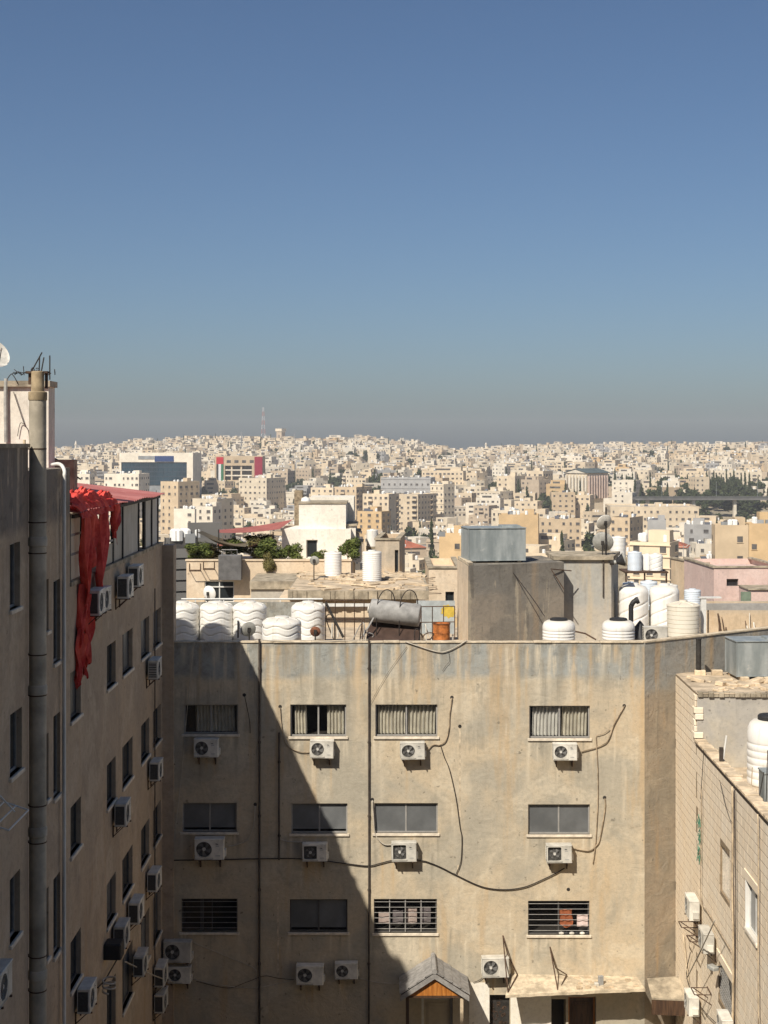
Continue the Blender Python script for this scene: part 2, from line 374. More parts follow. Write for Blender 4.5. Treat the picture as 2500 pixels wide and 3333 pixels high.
def leafmat(name, c, jit=.25):
    g = NG(name, .7, 0, .2); r = g.n('ShaderNodeNewGeometry').outputs['Random Per Island']
    v = g.ramp(r, 0, 1, 0, 1)
    cc = g.mix(v, tuple(x * (1 - jit) for x in c), (c[0] * 1.5, c[1] * 1.35, c[2] * 1.1)); g.col(cc)
    tr = g.n('ShaderNodeBsdfTranslucent'); g.put(tr.inputs[0], cc); ms = g.n('ShaderNodeMixShader'); ms.inputs[0].default_value = .2
    g.t.links.new(g.b.outputs[0], ms.inputs[1]); g.t.links.new(tr.outputs[0], ms.inputs[2]); g.t.links.new(ms.outputs[0], g.out.inputs[0]); return g.m
M['leaf'] = leafmat('shrub_leaf', (.115, .15, .045)); M['leaf_dark'] = leafmat('pine_leaf', (.055, .075, .035)); M['leaf_olive'] = leafmat('olive_leaf', (.16, .15, .065))
def stonemat():
    g = NG('pale_limestone', .9, 0, .15); v = g.co('World'); r = g.rnd()
    c = g.mix(g.ramp(g.noise(1.1, 5, .6, v), .35, .68), (.90, .755, .565), (.92, .81, .645))
    c = g.mix(g.ramp(r, 0, 1, 0, .35), c, (.83, .69, .51))
    dirt = g.math('MULTIPLY', g.ramp(g.noise(1, 5, .7, g.map(v, (2, 2, .35))), .60, .76), .38)
    c = g.mix(dirt, c, (.38, .27, .18)); c = g.mix(g.math('MULTIPLY', g.ramp(g.noise(18, 3, .7, v), .55, .8), .3), c, (.45, .34, .23))
    g.bump(g.noise(14, 5, .7, v), .5, .02); return g.col(c)
M['stone'] = stonemat(); M['joint'] = simple('mortar_joint', (.30, .225, .145), .95, 0, .3, 6)
M['rubble'] = simple('limestone_rubble', (.68, .54, .37), .95, 0, .3, 3, .5, 20, jitter=.15)
M['sail_olive'] = simple('olive_shade_cloth', (.14, .115, .075), .9, 0, .25, 2)
M['sail_red'] = simple('red_shade_cloth', (.36, .12, .10), .9, 0, .2, 2)
M['sail_mauve'] = simple('mauve_shade_cloth', (.27, .16, .15), .9, 0, .2, 2)
M['tile_grey'] = simple('grey_roof_tile', (.30, .285, .265), .85, 0, .25, 6, .4, 30, jitter=.08)
M['orange_paint'] = simple('orange_paint', (.46, .155, .04), .7, 0, .6, 5)
M['yellow_paint'] = simple('yellow_paint', (.56, .41, .07), .7, 0, .2, 6)
M['blue_panel'] = simple('painted_grey_blue_sheet', (.40, .44, .45), .7, .1, .2, 3)
# ------------------------------------------------------------------ terrain
RIDGE = [(-400, 1462), (200, 1464), (400, 1444), (600, 1434), (900, 1428), (1200, 1430), (1350, 1444), (1480, 1472), (1600, 1462), (1750, 1452), (2000, 1454), (2500, 1444), (3000, 1440)]
PROF = [(-200, 0), (60, 0), (80, -3), (150, -12), (300, -20), (500, -25), (600, -29), (700, -34), (850, -39), (920, -36), (1000, -28), (1200, -14)]
def lerp_tab(t, x):
    if x <= t[0][0]: return t[0][1]
    for (a, b), (c, d) in zip(t, t[1:]):
        if x <= c: return b + (d - b) * (x - a) / (c - a)
    return t[-1][1]
def sstep(a, b, x):
    t = max(0, min(1, (x - a) / (b - a))); return t * t * (3 - 2 * t)
def ground_z(X, Y):
    sx = 1250 + FOC * X / max(Y, 60)
    z = lerp_tab(PROF, min(Y, 1200))
    if Y > 450: z += sstep(1950, 2120, sx) * 11 * sstep(780, 870, Y) * (1 - sstep(950, 1100, Y))
    if 840 < Y < 1200: z += 13 * sstep(1050, 1250, sx) * (1 - .6 * sstep(1950, 2120, sx)) * sstep(860, 905, Y) * (1 - sstep(1000, 1200, Y))
    if Y > 1200:
        rz = EYE - (lerp_tab(RIDGE, sx) + 24 - HOR) * 2000 / FOC
        if Y <= 2000:
            t = (Y - 1200) / 800; z = -14 + (rz + 14) * (1.35 * t - .35 * t * t)
        else: z = rz - sstep(2080, 2700, Y) * (rz + 60)
    if Y > 90: z += 1.6 * sin(X * .021 + Y * .013) * sstep(90, 300, Y)
    return z
def make_ground():
    ys = [-150, -60, 0, 30, 60] + [80 + 20 * i for i in range(28)] + [640 + 40 * i for i in range(55)] + [2900, 3400, 4200, 6000, 9000]
    n = 60; vs = []; fs = []
    for Y in ys:
        hw = max(260, .45 * Y)
        for i in range(n + 1):
            X = -hw + 2 * hw * i / n; vs.append((X, Y, ground_z(X, Y)))
    for j in range(len(ys) - 1):
        for i in range(n): a = j * (n + 1) + i; fs.append((a, a + 1, a + n + 2, a + n + 1))
    g = NG('dry_ground', .95, 0, .1); v = g.co('World')
    c = g.mix(g.ramp(g.noise(.02, 6, .6, v), .4, .62), (.40, .32, .22), (.22, .20, .15)); c = g.mix(g.math('MULTIPLY', g.ramp(g.noise(.3, 5, .6, v), .4, .7), .4), c, (.48, .41, .30))
    g.col(c)
    mb = MB(); mb.add(vs, fs)
    return tag(mb.build('ground', g.m, None, 'all'), kind='structure')
make_ground()
m = MB(); m.quad((-7.2, -3.9, .004), (12, -3.9, .004), (12, 47, .004), (-7.2, 47, .004)); tag(m.build('added_dark_paving', simple('low_bounce_asphalt', (.085, .078, .07), .9, 0, .35, .8, .3, 20)), kind='structure')  # unseen dark paving, added to cut light bounced onto the shaded walls

# ------------------------------------------------------------------ shared kits: windows and air conditioners
def make_window(parent, loc, rz, w, h, kind='slide', rng=None, frame=None, sill=True, dep=.15, name='window'):
    """origin: bottom centre of the opening in the wall plane, inward = +y. window(frame) > pane, sill, curtain, bar"""
    rng = rng or random.Random(int(abs(loc[0] * 71 + loc[1] * 13 + loc[2] * 37)))
    fm = frame or M['alu']; m = MB(); t = .045; y0, y1 = dep - .06, dep - .005; hw = w / 2
    m.box(-hw, y0, 0, -hw + t, y1, h); m.box(hw - t, y0, 0, hw, y1, h); m.box(-hw + t, y0, 0, hw - t, y1, t); m.box(-hw + t, y0, h - t, hw - t, y1, h)
    mx = 0 if w > .7 else None
    if kind == 'grille_old': mx = -w * .12
    if mx is not None: m.box(mx - .025, y0 + .006, t, mx + .025, y1, h - t)
    win = m.build(name, fm, parent, loc=loc, rz=rz)
    panes = [(-hw + t, mx - .025), (mx + .025, hw - t)] if mx is not None else [(-hw + t, hw - t)]
    low = .11 if kind == 'blind_gap' else 0
    gm = M['glass']
    if kind in ('blind', 'blind_gap'): gm = M['shutter']
    if kind == 'dark': gm = M['glass_dark']
    for a, b in panes:
        p = MB(); p.box(a, dep - .035, t + low, b, dep - .025, h - t)
        if low: p.box(a, dep - .045, t + low - .03, b, dep - .015, t + low - .001)
        p.build('pane', gm, win)
    r = MB(); d2 = dep + .9                                        # the room behind
    r.quad((-hw, d2, 0), (hw, d2, 0), (hw, d2, h), (-hw, d2, h)); r.quad((-hw, dep, 0), (-hw, d2, 0), (-hw, d2, h), (-hw, dep, h))
    r.quad((hw, dep, 0), (hw, d2, 0), (hw, d2, h), (hw, dep, h)); r.quad((-hw, dep, 0), (hw, dep, 0), (hw, d2, 0), (-hw, d2, 0)); r.quad((-hw, dep, h), (hw, dep, h), (hw, d2, h), (-hw, d2, h))
    r.build('room', M['room'], win)
    if sill:
        s = MB(); s.bbox(-hw - .06, -.055, -.075, hw + .06, dep - .062, .0, b=.01); s.build('sill', M['sill'], win)
    if kind.startswith('curtain'):
        spans = {'curtain_split': [(-.88, -.42), (.30, .92)], 'curtain_full': [(-.93, -.03), (.05, .93)], 'curtain_white': [(-.88, .06), (.10, .92)], 'curtain_dark': [(-.6, .85)]}[kind]
        for q, (a, b) in enumerate(spans):
            ph = rng.random() * 6; nf = max(4, int((b - a) * hw * 9))
            def fn(u, v, a=a, b=b, ph=ph, nf=nf):
                return ((a + (b - a) * u) * hw + .012 * sin(ph + v * 3), dep + .10 + .045 * sin(ph + u * nf * 2 * pi) + .018 * sin(ph * 2 + u * nf * 4.3 * pi), t + (h - 2 * t) * v)
            c = MB(); c.grid(nf * 8, 3, fn); c.build('curtain', M['curtain_w'] if kind == 'curtain_white' and q == 0 else M['curtain'], win, 'all')
    if kind == 'grille_pale':
        for q in range(4):
            a = -hw * .85 + q * hw * .44; c = MB(); c.grid(4, 4, lambda u, v: (a + hw * .34 * u, dep + .05 + .02 * sin(u * 5 + q), h * .22 + h * (.34 + .05 * q) * v)); c.build('hung_cloth', simple('mauve_cloth', (.30, .26, .27), .95, 0, .3, 5) if q % 2 else M['pale_cloth'], win, 'all')
    if kind.startswith('grille'):
        nb = 6
        for i in range(nb):
            z = h * (i + .75) / (nb + .35); b = MB(); b.cone((-hw + .01, .035, z), (hw - .01, .035, z), .009, n=6); b.build('bar', M['alu'], win)
        for xx in ([-.5, 0, .5] if kind == 'grille_pale' else [0] if kind == 'grille' else [-.3, .1]):
            b = MB(); b.box(xx * hw - .014, .045, .02, xx * hw + .014, .06, h - .02); b.build('bar', M['alu'] if kind == 'grille_pale' else M['alu_dark'], win)
    return win

def ac_meshes(kind):
    """outdoor unit .80 x .30 x .56; origin at the wall plane, bottom centre; front faces -y"""
    w, h, d, gap = .80, .56, .30, .075; x0, x1 = -w / 2, w / 2; yf, yb = -(gap + d), -gap
    out = []; m = MB()
    cx, cz, R = (-.145, .285, .215)
    if kind == 'square': R = .19
    n = 32; a0, a1, b0, b1 = cx - .245, cx + .245, .02, h - .02
    def sq(t):
        c, s_ = cos(t), sin(t); k = 1 / max(abs(c) / .245, abs(s_) / (.26)); return (cx + c * k, cz + s_ * k)
    if kind == 'square':
        A = [sq(2 * pi * i / n) for i in range(n)]
        ring = [(cx + (x - cx) * .86, cz + (z - cz) * .86) for x, z in A]
    else:
        A = [sq(2 * pi * i / n) for i in range(n)]; ring = [(cx + R * cos(2 * pi * i / n), cz + R * sin(2 * pi * i / n)) for i in range(n)]
    A = [(min(max(x, x0 + .012), x1), min(max(z, .012), h - .012)) for x, z in A]
    vs = [(x, yf, z) for x, z in A] + [(x, yf - .004, z) for x, z in ring] + [(x, yf + .085, z) for x, z in ring]
    m.add(vs, [(i, (i + 1) % n, n + (i + 1) % n, n + i) for i in range(n)] + [(n + i, n + (i + 1) % n, 2 * n + (i + 1) % n, 2 * n + i) for i in range(n)])
    xr = max(x for x, z in A)
    b = .02                                                        # casing shell
    m.add([(xr, yf, .012), (x1 - b, yf, .012), (x1 - b, yf, h - .012), (xr, yf, h - .012)], [(0, 1, 2, 3)])
    prof = [(x0, yf + b), (x0, yb), (x1, yb), (x1, yf + b), (x1 - b, yf), (x0 + .012, yf)]
    m.add([(x, y, .012) for x, y in prof] + [(x, y, h - .012) for x, y in prof], [(i, (i + 1) % 6, 6 + (i + 1) % 6, 6 + i) for i in (0, 1, 2, 3, 5 - 1 + 1)][:4] + [(5, 0, 6, 11)])
    m.bbox(x0 - .008, yf - .008, h - .012, x1 + .008, yb, h + .018, b=.012)
    m.box(x0, yf, 0, x1, yb, .012)
    out.append(('casing', m, 'ac_white'))
    k = MB(); k.box(xr + .004, yf - .006, .03, xr + .010, yf - .001, h - .03); k.box(x1, yf + .10, .06, x1 + .045, yb - .03, .25)
    k.box(x0 + .02, yf - .006, h - .05, x1 - .02, yf - .001, h - .044)
    out.append(('trim', k, 'ac_white'))
    k = MB(); k.add([(x, yf + .08, z) for x, z in ring], [tuple(range(n))]); k.box(x0 - .004, yf + .045, .05, x0 - .001, yb - .02, h - .05)
    out.append(('coil', k, 'ac_dark'))
    k = MB()
    for i in range(9): z = .07 + i * .052; k.box(x0 - .016, yf + .04, z, x0 - .005, yb - .02, z + .014)
    out.append(('side_louvre', k, 'ac_white'))
    k = MB()
    for i in range(4 if kind == 'square' else 5):
        t0 = 2 * pi * i / (4 if kind == 'square' else 5) + .4; pts = []
        for q in range(5):
            r = .045 + (R - .065) * q / 4; pts.append((t0 + .35 * q / 4, t0 + .35 * q / 4 + .62, r))
        for (s0, s1, r), (s2, s3, r2) in zip(pts, pts[1:]):
            k.quad((cx + r * cos(s0), yf + .035, cz + r * sin(s0)), (cx + r * cos(s1), yf + .06, cz + r * sin(s1)), (cx + r2 * cos(s3), yf + .06, cz + r2 * sin(s3)), (cx + r2 * cos(s2), yf + .035, cz + r2 * sin(s2)))
    out.append(('fan_blade', k, 'ac_blade'))
    k = MB(); k.cone((cx, yf + .07, cz), (cx, yf + .005, cz), .05, .042, n=16); out.append(('fan_hub', k, 'ac_hub'))
    k = MB()
    for r in [.07, .11, .15, .19][: (4 if kind != 'square' else 3)]:
        k.tube([(cx + r * cos(2 * pi * i / 28), yf - .004, cz + r * sin(2 * pi * i / 28)) for i in range(29)], .0035, 4)
    for i in range(8): t = 2 * pi * i / 8 + .2; k.tube([(cx + .05 * cos(t), yf - .007, cz + .05 * sin(t)), (cx + (R + .005) * cos(t), yf - .007, cz + (R + .005) * sin(t))], .0035, 4)
    out.append(('fan_guard', k, 'ac_grille'))
    k = MB(); lx = xr + .05
    if kind != 'plain':
        k.box(lx + .02, yf - .004, h - .13, lx + .075, yf - .001, h - .112); k.box(lx + .045, yf - .0045, h - .125, lx + .10, yf - .0015, h - .14)
        out.append(('logo', k, 'logo'))
        k = MB(); k.box(lx + .03, yf - .004, h - .19, lx + .12, yf - .001, h - .17); k.box(lx + .02, yf - .004, .10, lx + .15, yf - .001, .118); out.append(('marking', k, 'print_grey'))
    for s_ in (-.27, .27):
        k = MB(); k.box(s_ - .018, -gap - d - .03, -.035, s_ + .018, 0, -.003); k.box(s_ - .018, -.03, -.30, s_ + .018, 0, -.036)
        k.add([(s_ - .01, -gap - d * .75, -.036), (s_ + .01, -gap - d * .75, -.036), (s_ + .01, -gap - d * .75 + .03, -.036), (s_ - .01, -gap - d * .75 + .03, -.036), (s_ - .01, -.03, -.28), (s_ + .01, -.03, -.28), (s_ + .01, -.03, -.25), (s_ - .01, -.03, -.25)], [(0, 1, 5, 4), (1, 2, 6, 5), (2, 3, 7, 6), (3, 0, 4, 7)])
        out.append(('bracket', k, 'rust_steel'))
    return [(nm, mb.mesh('ac_' + nm, M[mt], nm in ('casing_',)), ) for nm, mb, mt in out]
AC = {k: ac_meshes(k) for k in ('round', 'square', 'plain')}
def ac(kind, loc, rz, label, group, s=1.0, skip=()):
    t = thing('air_conditioner', label, 'air conditioner', loc, rz, group); q_ = random.Random(label); t.scale = (s, s, s * q_.uniform(.95, 1.06)); t.rotation_euler = (0, q_.uniform(-.022, .022), rz + q_.uniform(-.03, .03)); t.location.z += .01
    for nm, me in AC[kind]:
        if nm in skip: continue
        put(nm, me, t)
    return t
def cable(name, pts, r, mat, label, cat='cable', sm=5, group=None):
    r *= .8
    o = MB().tube(pts, r, 6, sm).build(name, mat, None, 'all'); return tag(o, label, cat, group)
def FX(x): return (x - 1250) * .01
def FZ(y): return EYE - (y - HOR) * .01

# ------------------------------------------------------------------ the facade across the courtyard
fac = thing('apartment_building', 'four-storey tan rendered apartment block half in shadow across the courtyard', 'building', (0, 47, 0))
WINS = [  # x0, x1, ytop, ybottom, kind
    (598, 775, 2293, 2389, 'curtain_dark'), (945, 1127, 2293, 2397, 'curtain_split'), (1222, 1424, 2293, 2397, 'curtain_full'), (1723, 1920, 2297, 2403, 'curtain_white'),
    (593, 771, 2613, 2708, 'blind_gap'), (948, 1131, 2615, 2713, 'blind_gap'), (1218, 1425, 2614, 2712, 'blind'), (1719, 1920, 2618, 2716, 'blind'),
    (590, 773, 2925, 3034, 'grille_old'), (943, 1131, 2927, 3034, 'blind_gap'), (1217, 1422, 2926, 3037, 'grille_pale'), (1719, 1919, 2932, 3043, 'grille')]
holes = [(FX(a), FX(b), FZ(d), FZ(c)) for a, b, c, d, k in WINS]
holes += [(FX(1372), FX(1474), .02, FZ(3248), .25), (FX(1594), FX(1660), .02, FZ(3238), .3), (FX(1795), FX(1842), .02, FZ(3252), .6), (FX(1850), FX(1940), .02, FZ(3245), .35)]
m = MB(); wall_holes(m, -6.83, 8.48, 0, 14.02, holes, lambda u, z, d: (u, d, z), .15, fine=(.06, .2))
fw = m.build('wall', M['facade'], fac)
import numpy as np
def stain_wall(o, marks):
    """run-off marks (x, z_top, length, half width, kind) stored per vertex: r pale, g dark, b rust"""
    me = o.data; n = len(me.vertices); co = np.empty(n * 3); me.vertices.foreach_get('co', co); co = co.reshape(-1, 3); val = np.zeros((n, 4)); val[:, 3] = 1
    for x, zt_, L, w_, k in marks:
        t = (zt_ - co[:, 2]) / L; wob = .03 * np.sin(co[:, 2] * 2.3 + x * 7)
        f = np.exp(-((co[:, 0] - x - wob) / (w_ * (.55 + .6 * np.clip(t, 0, 1)))) ** 2) * np.where((t > 0) & (t < 1), np.clip(1 - t, 0, 1) ** .7, 0); val[:, k] = np.maximum(val[:, k], f)
    a = me.color_attributes.new('stain', 'FLOAT_COLOR', 'POINT'); a.data.foreach_set('color', val.ravel())
rs = random.Random(99); marks = []
for a, b, c, d, k in WINS:
    x0, x1, zs_ = FX(a), FX(b), FZ(d) - .07
    for xx in (x0 - .02, x1 + .02): marks.append((xx + rs.uniform(-.03, .03), zs_, rs.uniform(.7, 1.7), rs.uniform(.05, .10), rs.choice((0, 0, 1))))
    for q in range(rs.randrange(3, 7)): marks.append((rs.uniform(x0, x1), zs_, rs.uniform(.25, 1.1), rs.uniform(.03, .07), rs.choice((0, 1, 1))))
for x, y in ((676, 2458), (1048, 2461), (1342, 2465), (1836, 2468), (685, 2787), (1027, 2794), (1316, 2795), (1817, 2799), (1010, 3192), (1128, 3176), (1610, 3168)):
    for q in range(3): marks.append((FX(x) + rs.uniform(-.35, .35), FZ(y) - .05, rs.uniform(.5, 1.5), rs.uniform(.03, .09), rs.choice((1, 2, 2, 0))))
for q in range(70): marks.append((rs.uniform(-6.7, 8.4), 14.0, rs.choice((.5, .8, 1.1, 1.3, 2.2, 3.2)), rs.uniform(.03, .13), rs.choice((0, 1, 1, 1, 2))))
for x, L, w_, k in ((1870, 2.6, .10, 2), (2060, 3.4, .10, 2), (2095, 5.0, .09, 2), (1790, 2.0, .09, 0), (1650, 2.4, .11, 0), (1165, 3.2, .13, 0), (1170, 3.0, .28, 2), (905, 2.9, .13, 2), (880, 1.4, .16, 1), (1240, 7.0, .10, 0), (1930, 1.6, .2, 1), (1700, 1.5, .3, 1), (1130, 4.5, .12, 1)): marks.append((FX(x), 14.0, L, w_, k))
for q in range(24): marks.append((rs.uniform(-6.5, 8.2), rs.uniform(3, 12), rs.uniform(.6, 2.2), rs.uniform(.02, .07), rs.choice((0, 0, 1, 2))))
stain_wall(fw, marks)
for x0_, x1_, z1_ in ((1527, 1593, 2.96), (1662, 1794, 2.80)): B(fac, 'painted_dado', M['white_render'], FX(x0_), -.012, .01, FX(x1_), -.003, z1_)
CH = [(8.48, 0), (10.6, 1.45), (11.85, 2.4), (14.5, 4.3)]
m = MB()
for (a, b), (c, d) in zip(CH, CH[1:]): m.quad((a, b, 0), (c, d, 0), (c, d, 14.02), (a, b, 14.02))
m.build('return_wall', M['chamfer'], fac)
m = MB(); m.prism([(-6.83, .24), (8.38, .24), (14.4, 4.6), (14.4, 9.6), (-6.83, 9.6)], 13.1, 13.3); m.build('roof_deck', M['deck'], fac)
m = MB(); m.quad((-6.83, .24, 13.3), (8.38, .24, 13.3), (8.38, .24, 14.02), (-6.83, .24, 14.02))
ins = [(8.38, .24), (10.45, 1.68), (11.7, 2.62), (14.4, 4.55)]
for (a, b), (c, d) in zip(ins, ins[1:]): m.quad((a, b, 13.3), (c, d, 13.3), (c, d, 14.02), (a, b, 14.02))
m.build('parapet_back', M['slab_edge'], fac)
rr = random.Random(5); m = MB(); xs = [-6.83]                            # worn coping, uneven along the edge
while xs[-1] < 8.45: xs.append(min(8.45, xs[-1] + rr.uniform(.5, 1.3)))
for a, b in zip(xs, xs[1:]):
    j = rr.uniform(0, .02); m.bbox(a, -.03 - j, 14.02, b - .006, .27, 14.055 + j, b=.012)
for (a, b), (c, d) in zip(CH, CH[1:]):
    L = sqrt((c - a) ** 2 + (d - b) ** 2); nx, ny = (d - b) / L, -(c - a) / L
    m.slab((a + nx * .03, b + ny * .03, 14.02), (c + nx * .03, d + ny * .03, 14.02), (c - nx * .27, d - ny * .27, 14.02), (a - nx * .27, b - ny * .27, 14.02), (0, 0, .045))
m.build('coping', M['coping'], fac)
m = MB(); m.box(-6.83, 9.4, 0, 14.4, 9.6, 13.1); m.box(14.2, 4.4, 0, 14.4, 9.4, 13.1); m.build('rear_wall', M['slab_edge'], fac)
for i, (a, b, c, d, k) in enumerate(WINS):
    make_window(fac, ((FX(a) + FX(b)) / 2, 0, FZ(d)), 0, FX(b) - FX(a), FZ(c) - FZ(d), k, random.Random(i + 3), frame=M['alu_dark'] if i in (9, 8) else (M['alu'] if i < 8 else M['alu_dark']))
for x, r, y0, y1, mt in ((845, .035, 2079, 3400, 'pipe_dark'), (1201, .03, 2079, 3400, 'pipe_dark'), (909, .03, 2383, 2797, 'pipe_dark')):
    m = MB(); m.cone((FX(x), -.06, max(0.02, FZ(y1))), (FX(x), -.06, FZ(y0)), r, n=10)
    p = m.build('drainpipe', M[mt], fac, True); z = FZ(y0) - 1
    while z > max(.4, FZ(y1)):
        q = MB(); q.cone((FX(x), -.06, z), (FX(x), -.06, z + .09), r * 1.35, n=10); q.box(FX(x) - .05, -.05, z + .02, FX(x) + .05, 0, z + .05); q.build('pipe_collar', M[mt], p); z -= 2.4
for x, y0, y1 in ((1497, 2372, 2660), (905, 2890, 3180), (1492, 2815, 2870)):                  # made-good chases in the render
    m = MB(); rr = random.Random(x); n = 14
    pts = [(FX(x) + rr.uniform(-.012, .012), FZ(y0 + (y1 - y0) * i / n)) for i in range(n + 1)]
    for (a, b), (c, d) in zip(pts, pts[1:]): m.slab((a - .035, -.004, b), (c - .03, -.004, d), (c + .035, -.004, d), (a + .03, -.004, b), (0, .004, 0))
    m.build('mortar_patch', M['coping'], fac)
for x, y in ((1471, 2270), (1497, 2364), (2032, 2297), (1968, 2596), (1212, 2602), (912, 2300), (795, 2262), (831, 2618), (1850, 2895)):
    m = MB(); m.cone((FX(x), -.012, FZ(y)), (FX(x), .002, FZ(y)), .05, .06, n=14); m.build('pipe_hole', M['dark_steel'], fac)

GA = 'air conditioners on the courtyard facade'
for x0, x1, y1, k, lab in (
    (636, 715, 2458, 'round', 'shadowed air conditioner under the curtained window nearest the tall wing, top floor'),
    (1010, 1086, 2461, 'round', 'white air conditioner at the shadow edge under the half-open cream curtains'),
    (1303, 1382, 2465, 'round', 'sunlit white air conditioner under the fully curtained window beside the long drainpipe'),
    (1798, 1875, 2468, 'round', 'sunlit white air conditioner under the white-curtained window by the building corner'),
    (638, 733, 2787, 'round', 'wide air conditioner in shade under the middle-floor window nearest the tall wing'),
    (987, 1067, 2794, 'square', 'square-grilled air conditioner in shadow under the half-lit grey window'),
    (1276, 1356, 2795, 'square', 'square-grilled air conditioner with the sagging black cable starting behind it'),
    (1776, 1858, 2799, 'square', 'square-grilled air conditioner at the far end of the sagging black cable'),
    (538, 627, 3120, 'plain', 'upper of two dim air conditioners stacked in the dark courtyard corner'),
    (550, 624, 3190, 'plain', 'lower of two dim air conditioners stacked in the dark courtyard corner'),
    (966, 1054, 3192, 'plain', 'larger of two neighbouring shaded air conditioners below the brown-framed window'),
    (1092, 1165, 3176, 'plain', 'smaller of two neighbouring shaded air conditioners, just before the porch roof'),
    (1567, 1654, 3168, 'plain', 'cream air conditioner between the tiled porch and the concrete canopy')):
    ac(k, (FX((x0 + x1) / 2), 47, FZ(y1)), 0, lab, GA, FX(x1) - FX(x0) > .7 and (x1 - x0) * .01 / .80)
# refrigerant lines and cables on the facade
def fp(pts, y=-.05): return [(FX(a), 47 + y, FZ(b)) for a, b in pts]
GL = 'lagged pipes on the courtyard facade'
for pts, r, mt, lab in (
    ([(1391, 2442), (1408, 2423), (1429, 2423), (1450, 2410), (1461, 2370), (1463, 2328), (1471, 2271)], .022, 'lag', 'lagged pipe curling up from the air conditioner beside the long drainpipe'),
    ([(1891, 2445), (1947, 2429), (1978, 2409), (1998, 2357), (2032, 2296)], .022, 'lag', 'lagged pipe climbing to a hole near the building corner'),
    ([(1939, 2393), (1942, 2450), (1945, 2511), (1945, 2614), (1937, 2750), (1929, 2809)], .018, 'lag', 'long lagged pipe dropping beside the windows near the building corner'),
    ([(1968, 2598), (1968, 2634), (1952, 2726), (1940, 2751), (1915, 2768), (1866, 2760)], .024, 'lag', 'lagged pipe bending down to the air conditioner at the cable end'),
    ([(1212, 2604), (1216, 2661), (1222, 2715), (1248, 2746), (1275, 2748)], .022, 'cable_pale', 'pale lagged pipe hugging the drainpipe down to a square-grilled unit'),
    ([(912, 2302), (916, 2356), (930, 2418), (970, 2445), (1008, 2447)], .018, 'lag', 'lagged pipe crossing the shadow edge beside the half-open curtains'),
    ([(797, 2266), (812, 2340), (815, 2385)], .015, 'cable', 'thin dark pipe by the shaded top-floor window'),
    ([(831, 2622), (825, 2686), (807, 2731), (770, 2748), (744, 2753)], .02, 'cable_pale', 'pale pipe curving to the wide shaded air conditioner'),
    ([(905, 2604), (909, 2699), (920, 2733), (985, 2740)], .018, 'cable_pale', 'pale pipe reaching the shaded square-grilled unit'),
    ([(1939, 2393), (1965, 2386), (1984, 2372)], .014, 'lag', 'short branch of lagged pipe beside the white-curtained window')):
    cable('lagged_pipe', fp(pts), r, M[mt], lab, 'pipe', 5, GL)
GC = 'cables on the courtyard facade'
for pts, r, mt, lab in (
    ([(536, 2799), (700, 2797), (835, 2794), (952, 2793), (1040, 2799), (1131, 2810), (1198, 2817), (1240, 2808), (1284, 2799), (1369, 2800), (1402, 2808), (1440, 2824), (1483, 2846), (1567, 2884), (1639, 2894), (1706, 2886), (1765, 2862), (1812, 2839), (1837, 2824)], .022, 'cable', 'thick black cable crossing the facade and sagging between two air conditioners'),
    ([(1433, 2423), (1446, 2463), (1463, 2505), (1484, 2598), (1497, 2691), (1503, 2725), (1501, 2792), (1495, 2818), (1483, 2846)], .017, 'cable', 'black cable falling past two floors to join the sagging cable'),
    ([(634, 2085), (616, 2248), (600, 2420), (588, 2550), (560, 2800), (540, 3000), (530, 3070)], .012, 'cable_pale', 'pale wire slanting down the shaded facade beside the tall wing'),
    ([(1319, 2088), (1416, 2119), (1459, 2117), (1520, 2084)], .022, 'cable_pale', 'pale conduit sagging below the roof edge before the grey stair block'),
    ([(845, 2081), (970, 2090), (1100, 2086), (1201, 2080)], .013, 'cable_pale', 'thin pale cable hung along the roof edge between two drainpipes'),
    ([(1324, 2104), (1262, 2190), (1203, 2292)], .006, 'cable', 'thin wire slanting from the roof edge to the long drainpipe'),
    ([(627, 3065), (760, 3120), (829, 3150), (835, 3178)], .011, 'cable_pale', 'slack pale cable below the dark barred window'),
    ([(630, 3185), (720, 3205), (835, 3213), (960, 3187)], .011, 'cable_pale', 'pale cable strung low between shaded air conditioners'),
    ([(640, 3192), (740, 3214), (800, 3196), (860, 3175), (905, 3182), (966, 3188)], .010, 'cable', 'dark cable twisting low across the shaded wall'),
    ([(1165, 3180), (1230, 3196), (1300, 3198), (1330, 3193)], .010, 'cable_pale', 'pale cable running to the tiled porch roof'),
    ([(1540, 3196), (1560, 3188), (1580, 3170)], .012, 'cable', 'short cable tail under the cream air conditioner'),
    ([(1459, 2117), (1463, 2150), (1452, 2165), (1440, 2182)], .008, 'cable', 'loose wire end dangling under the roof edge')):
    cable('facade_cable', fp(pts), r, M[mt], lab, 'cable', 6, GC)
# laundry and clutter in the barred window by the corner
t = thing('laundry', 'brown cloth hung over the bars of the lowest corner window', 'laundry', (FX(1843), 47, 4.8))
m = MB(); m.grid(10, 14, lambda u, v: (-.22 + .42 * u + .05 * sin(v * 5) * (1 - v), .08 + .03 * sin(u * 11 + v * 3), -.10 + .62 * v + (.18 * (u - .55) ** 2 if v < .3 else 0) + .08 * (1 - v) * (abs(u - .62) * 2)))
m.build('cloth', M['brown_cloth'], t, 'all')
t = thing('towel', 'pale pink towel drying beside the brown cloth in the barred window', 'towel', (FX(1897), 47, 4.78))
m = MB(); m.grid(8, 8, lambda u, v: (-.18 + .36 * u, .085 + .015 * sin(u * 9), -.02 + .38 * v)); m.build('cloth', M['pale_cloth'], t, 'all')
t = thing('shoes', 'black and white shoes on the sill below the hung laundry', 'shoes', (FX(1870), 47, FZ(3043)))
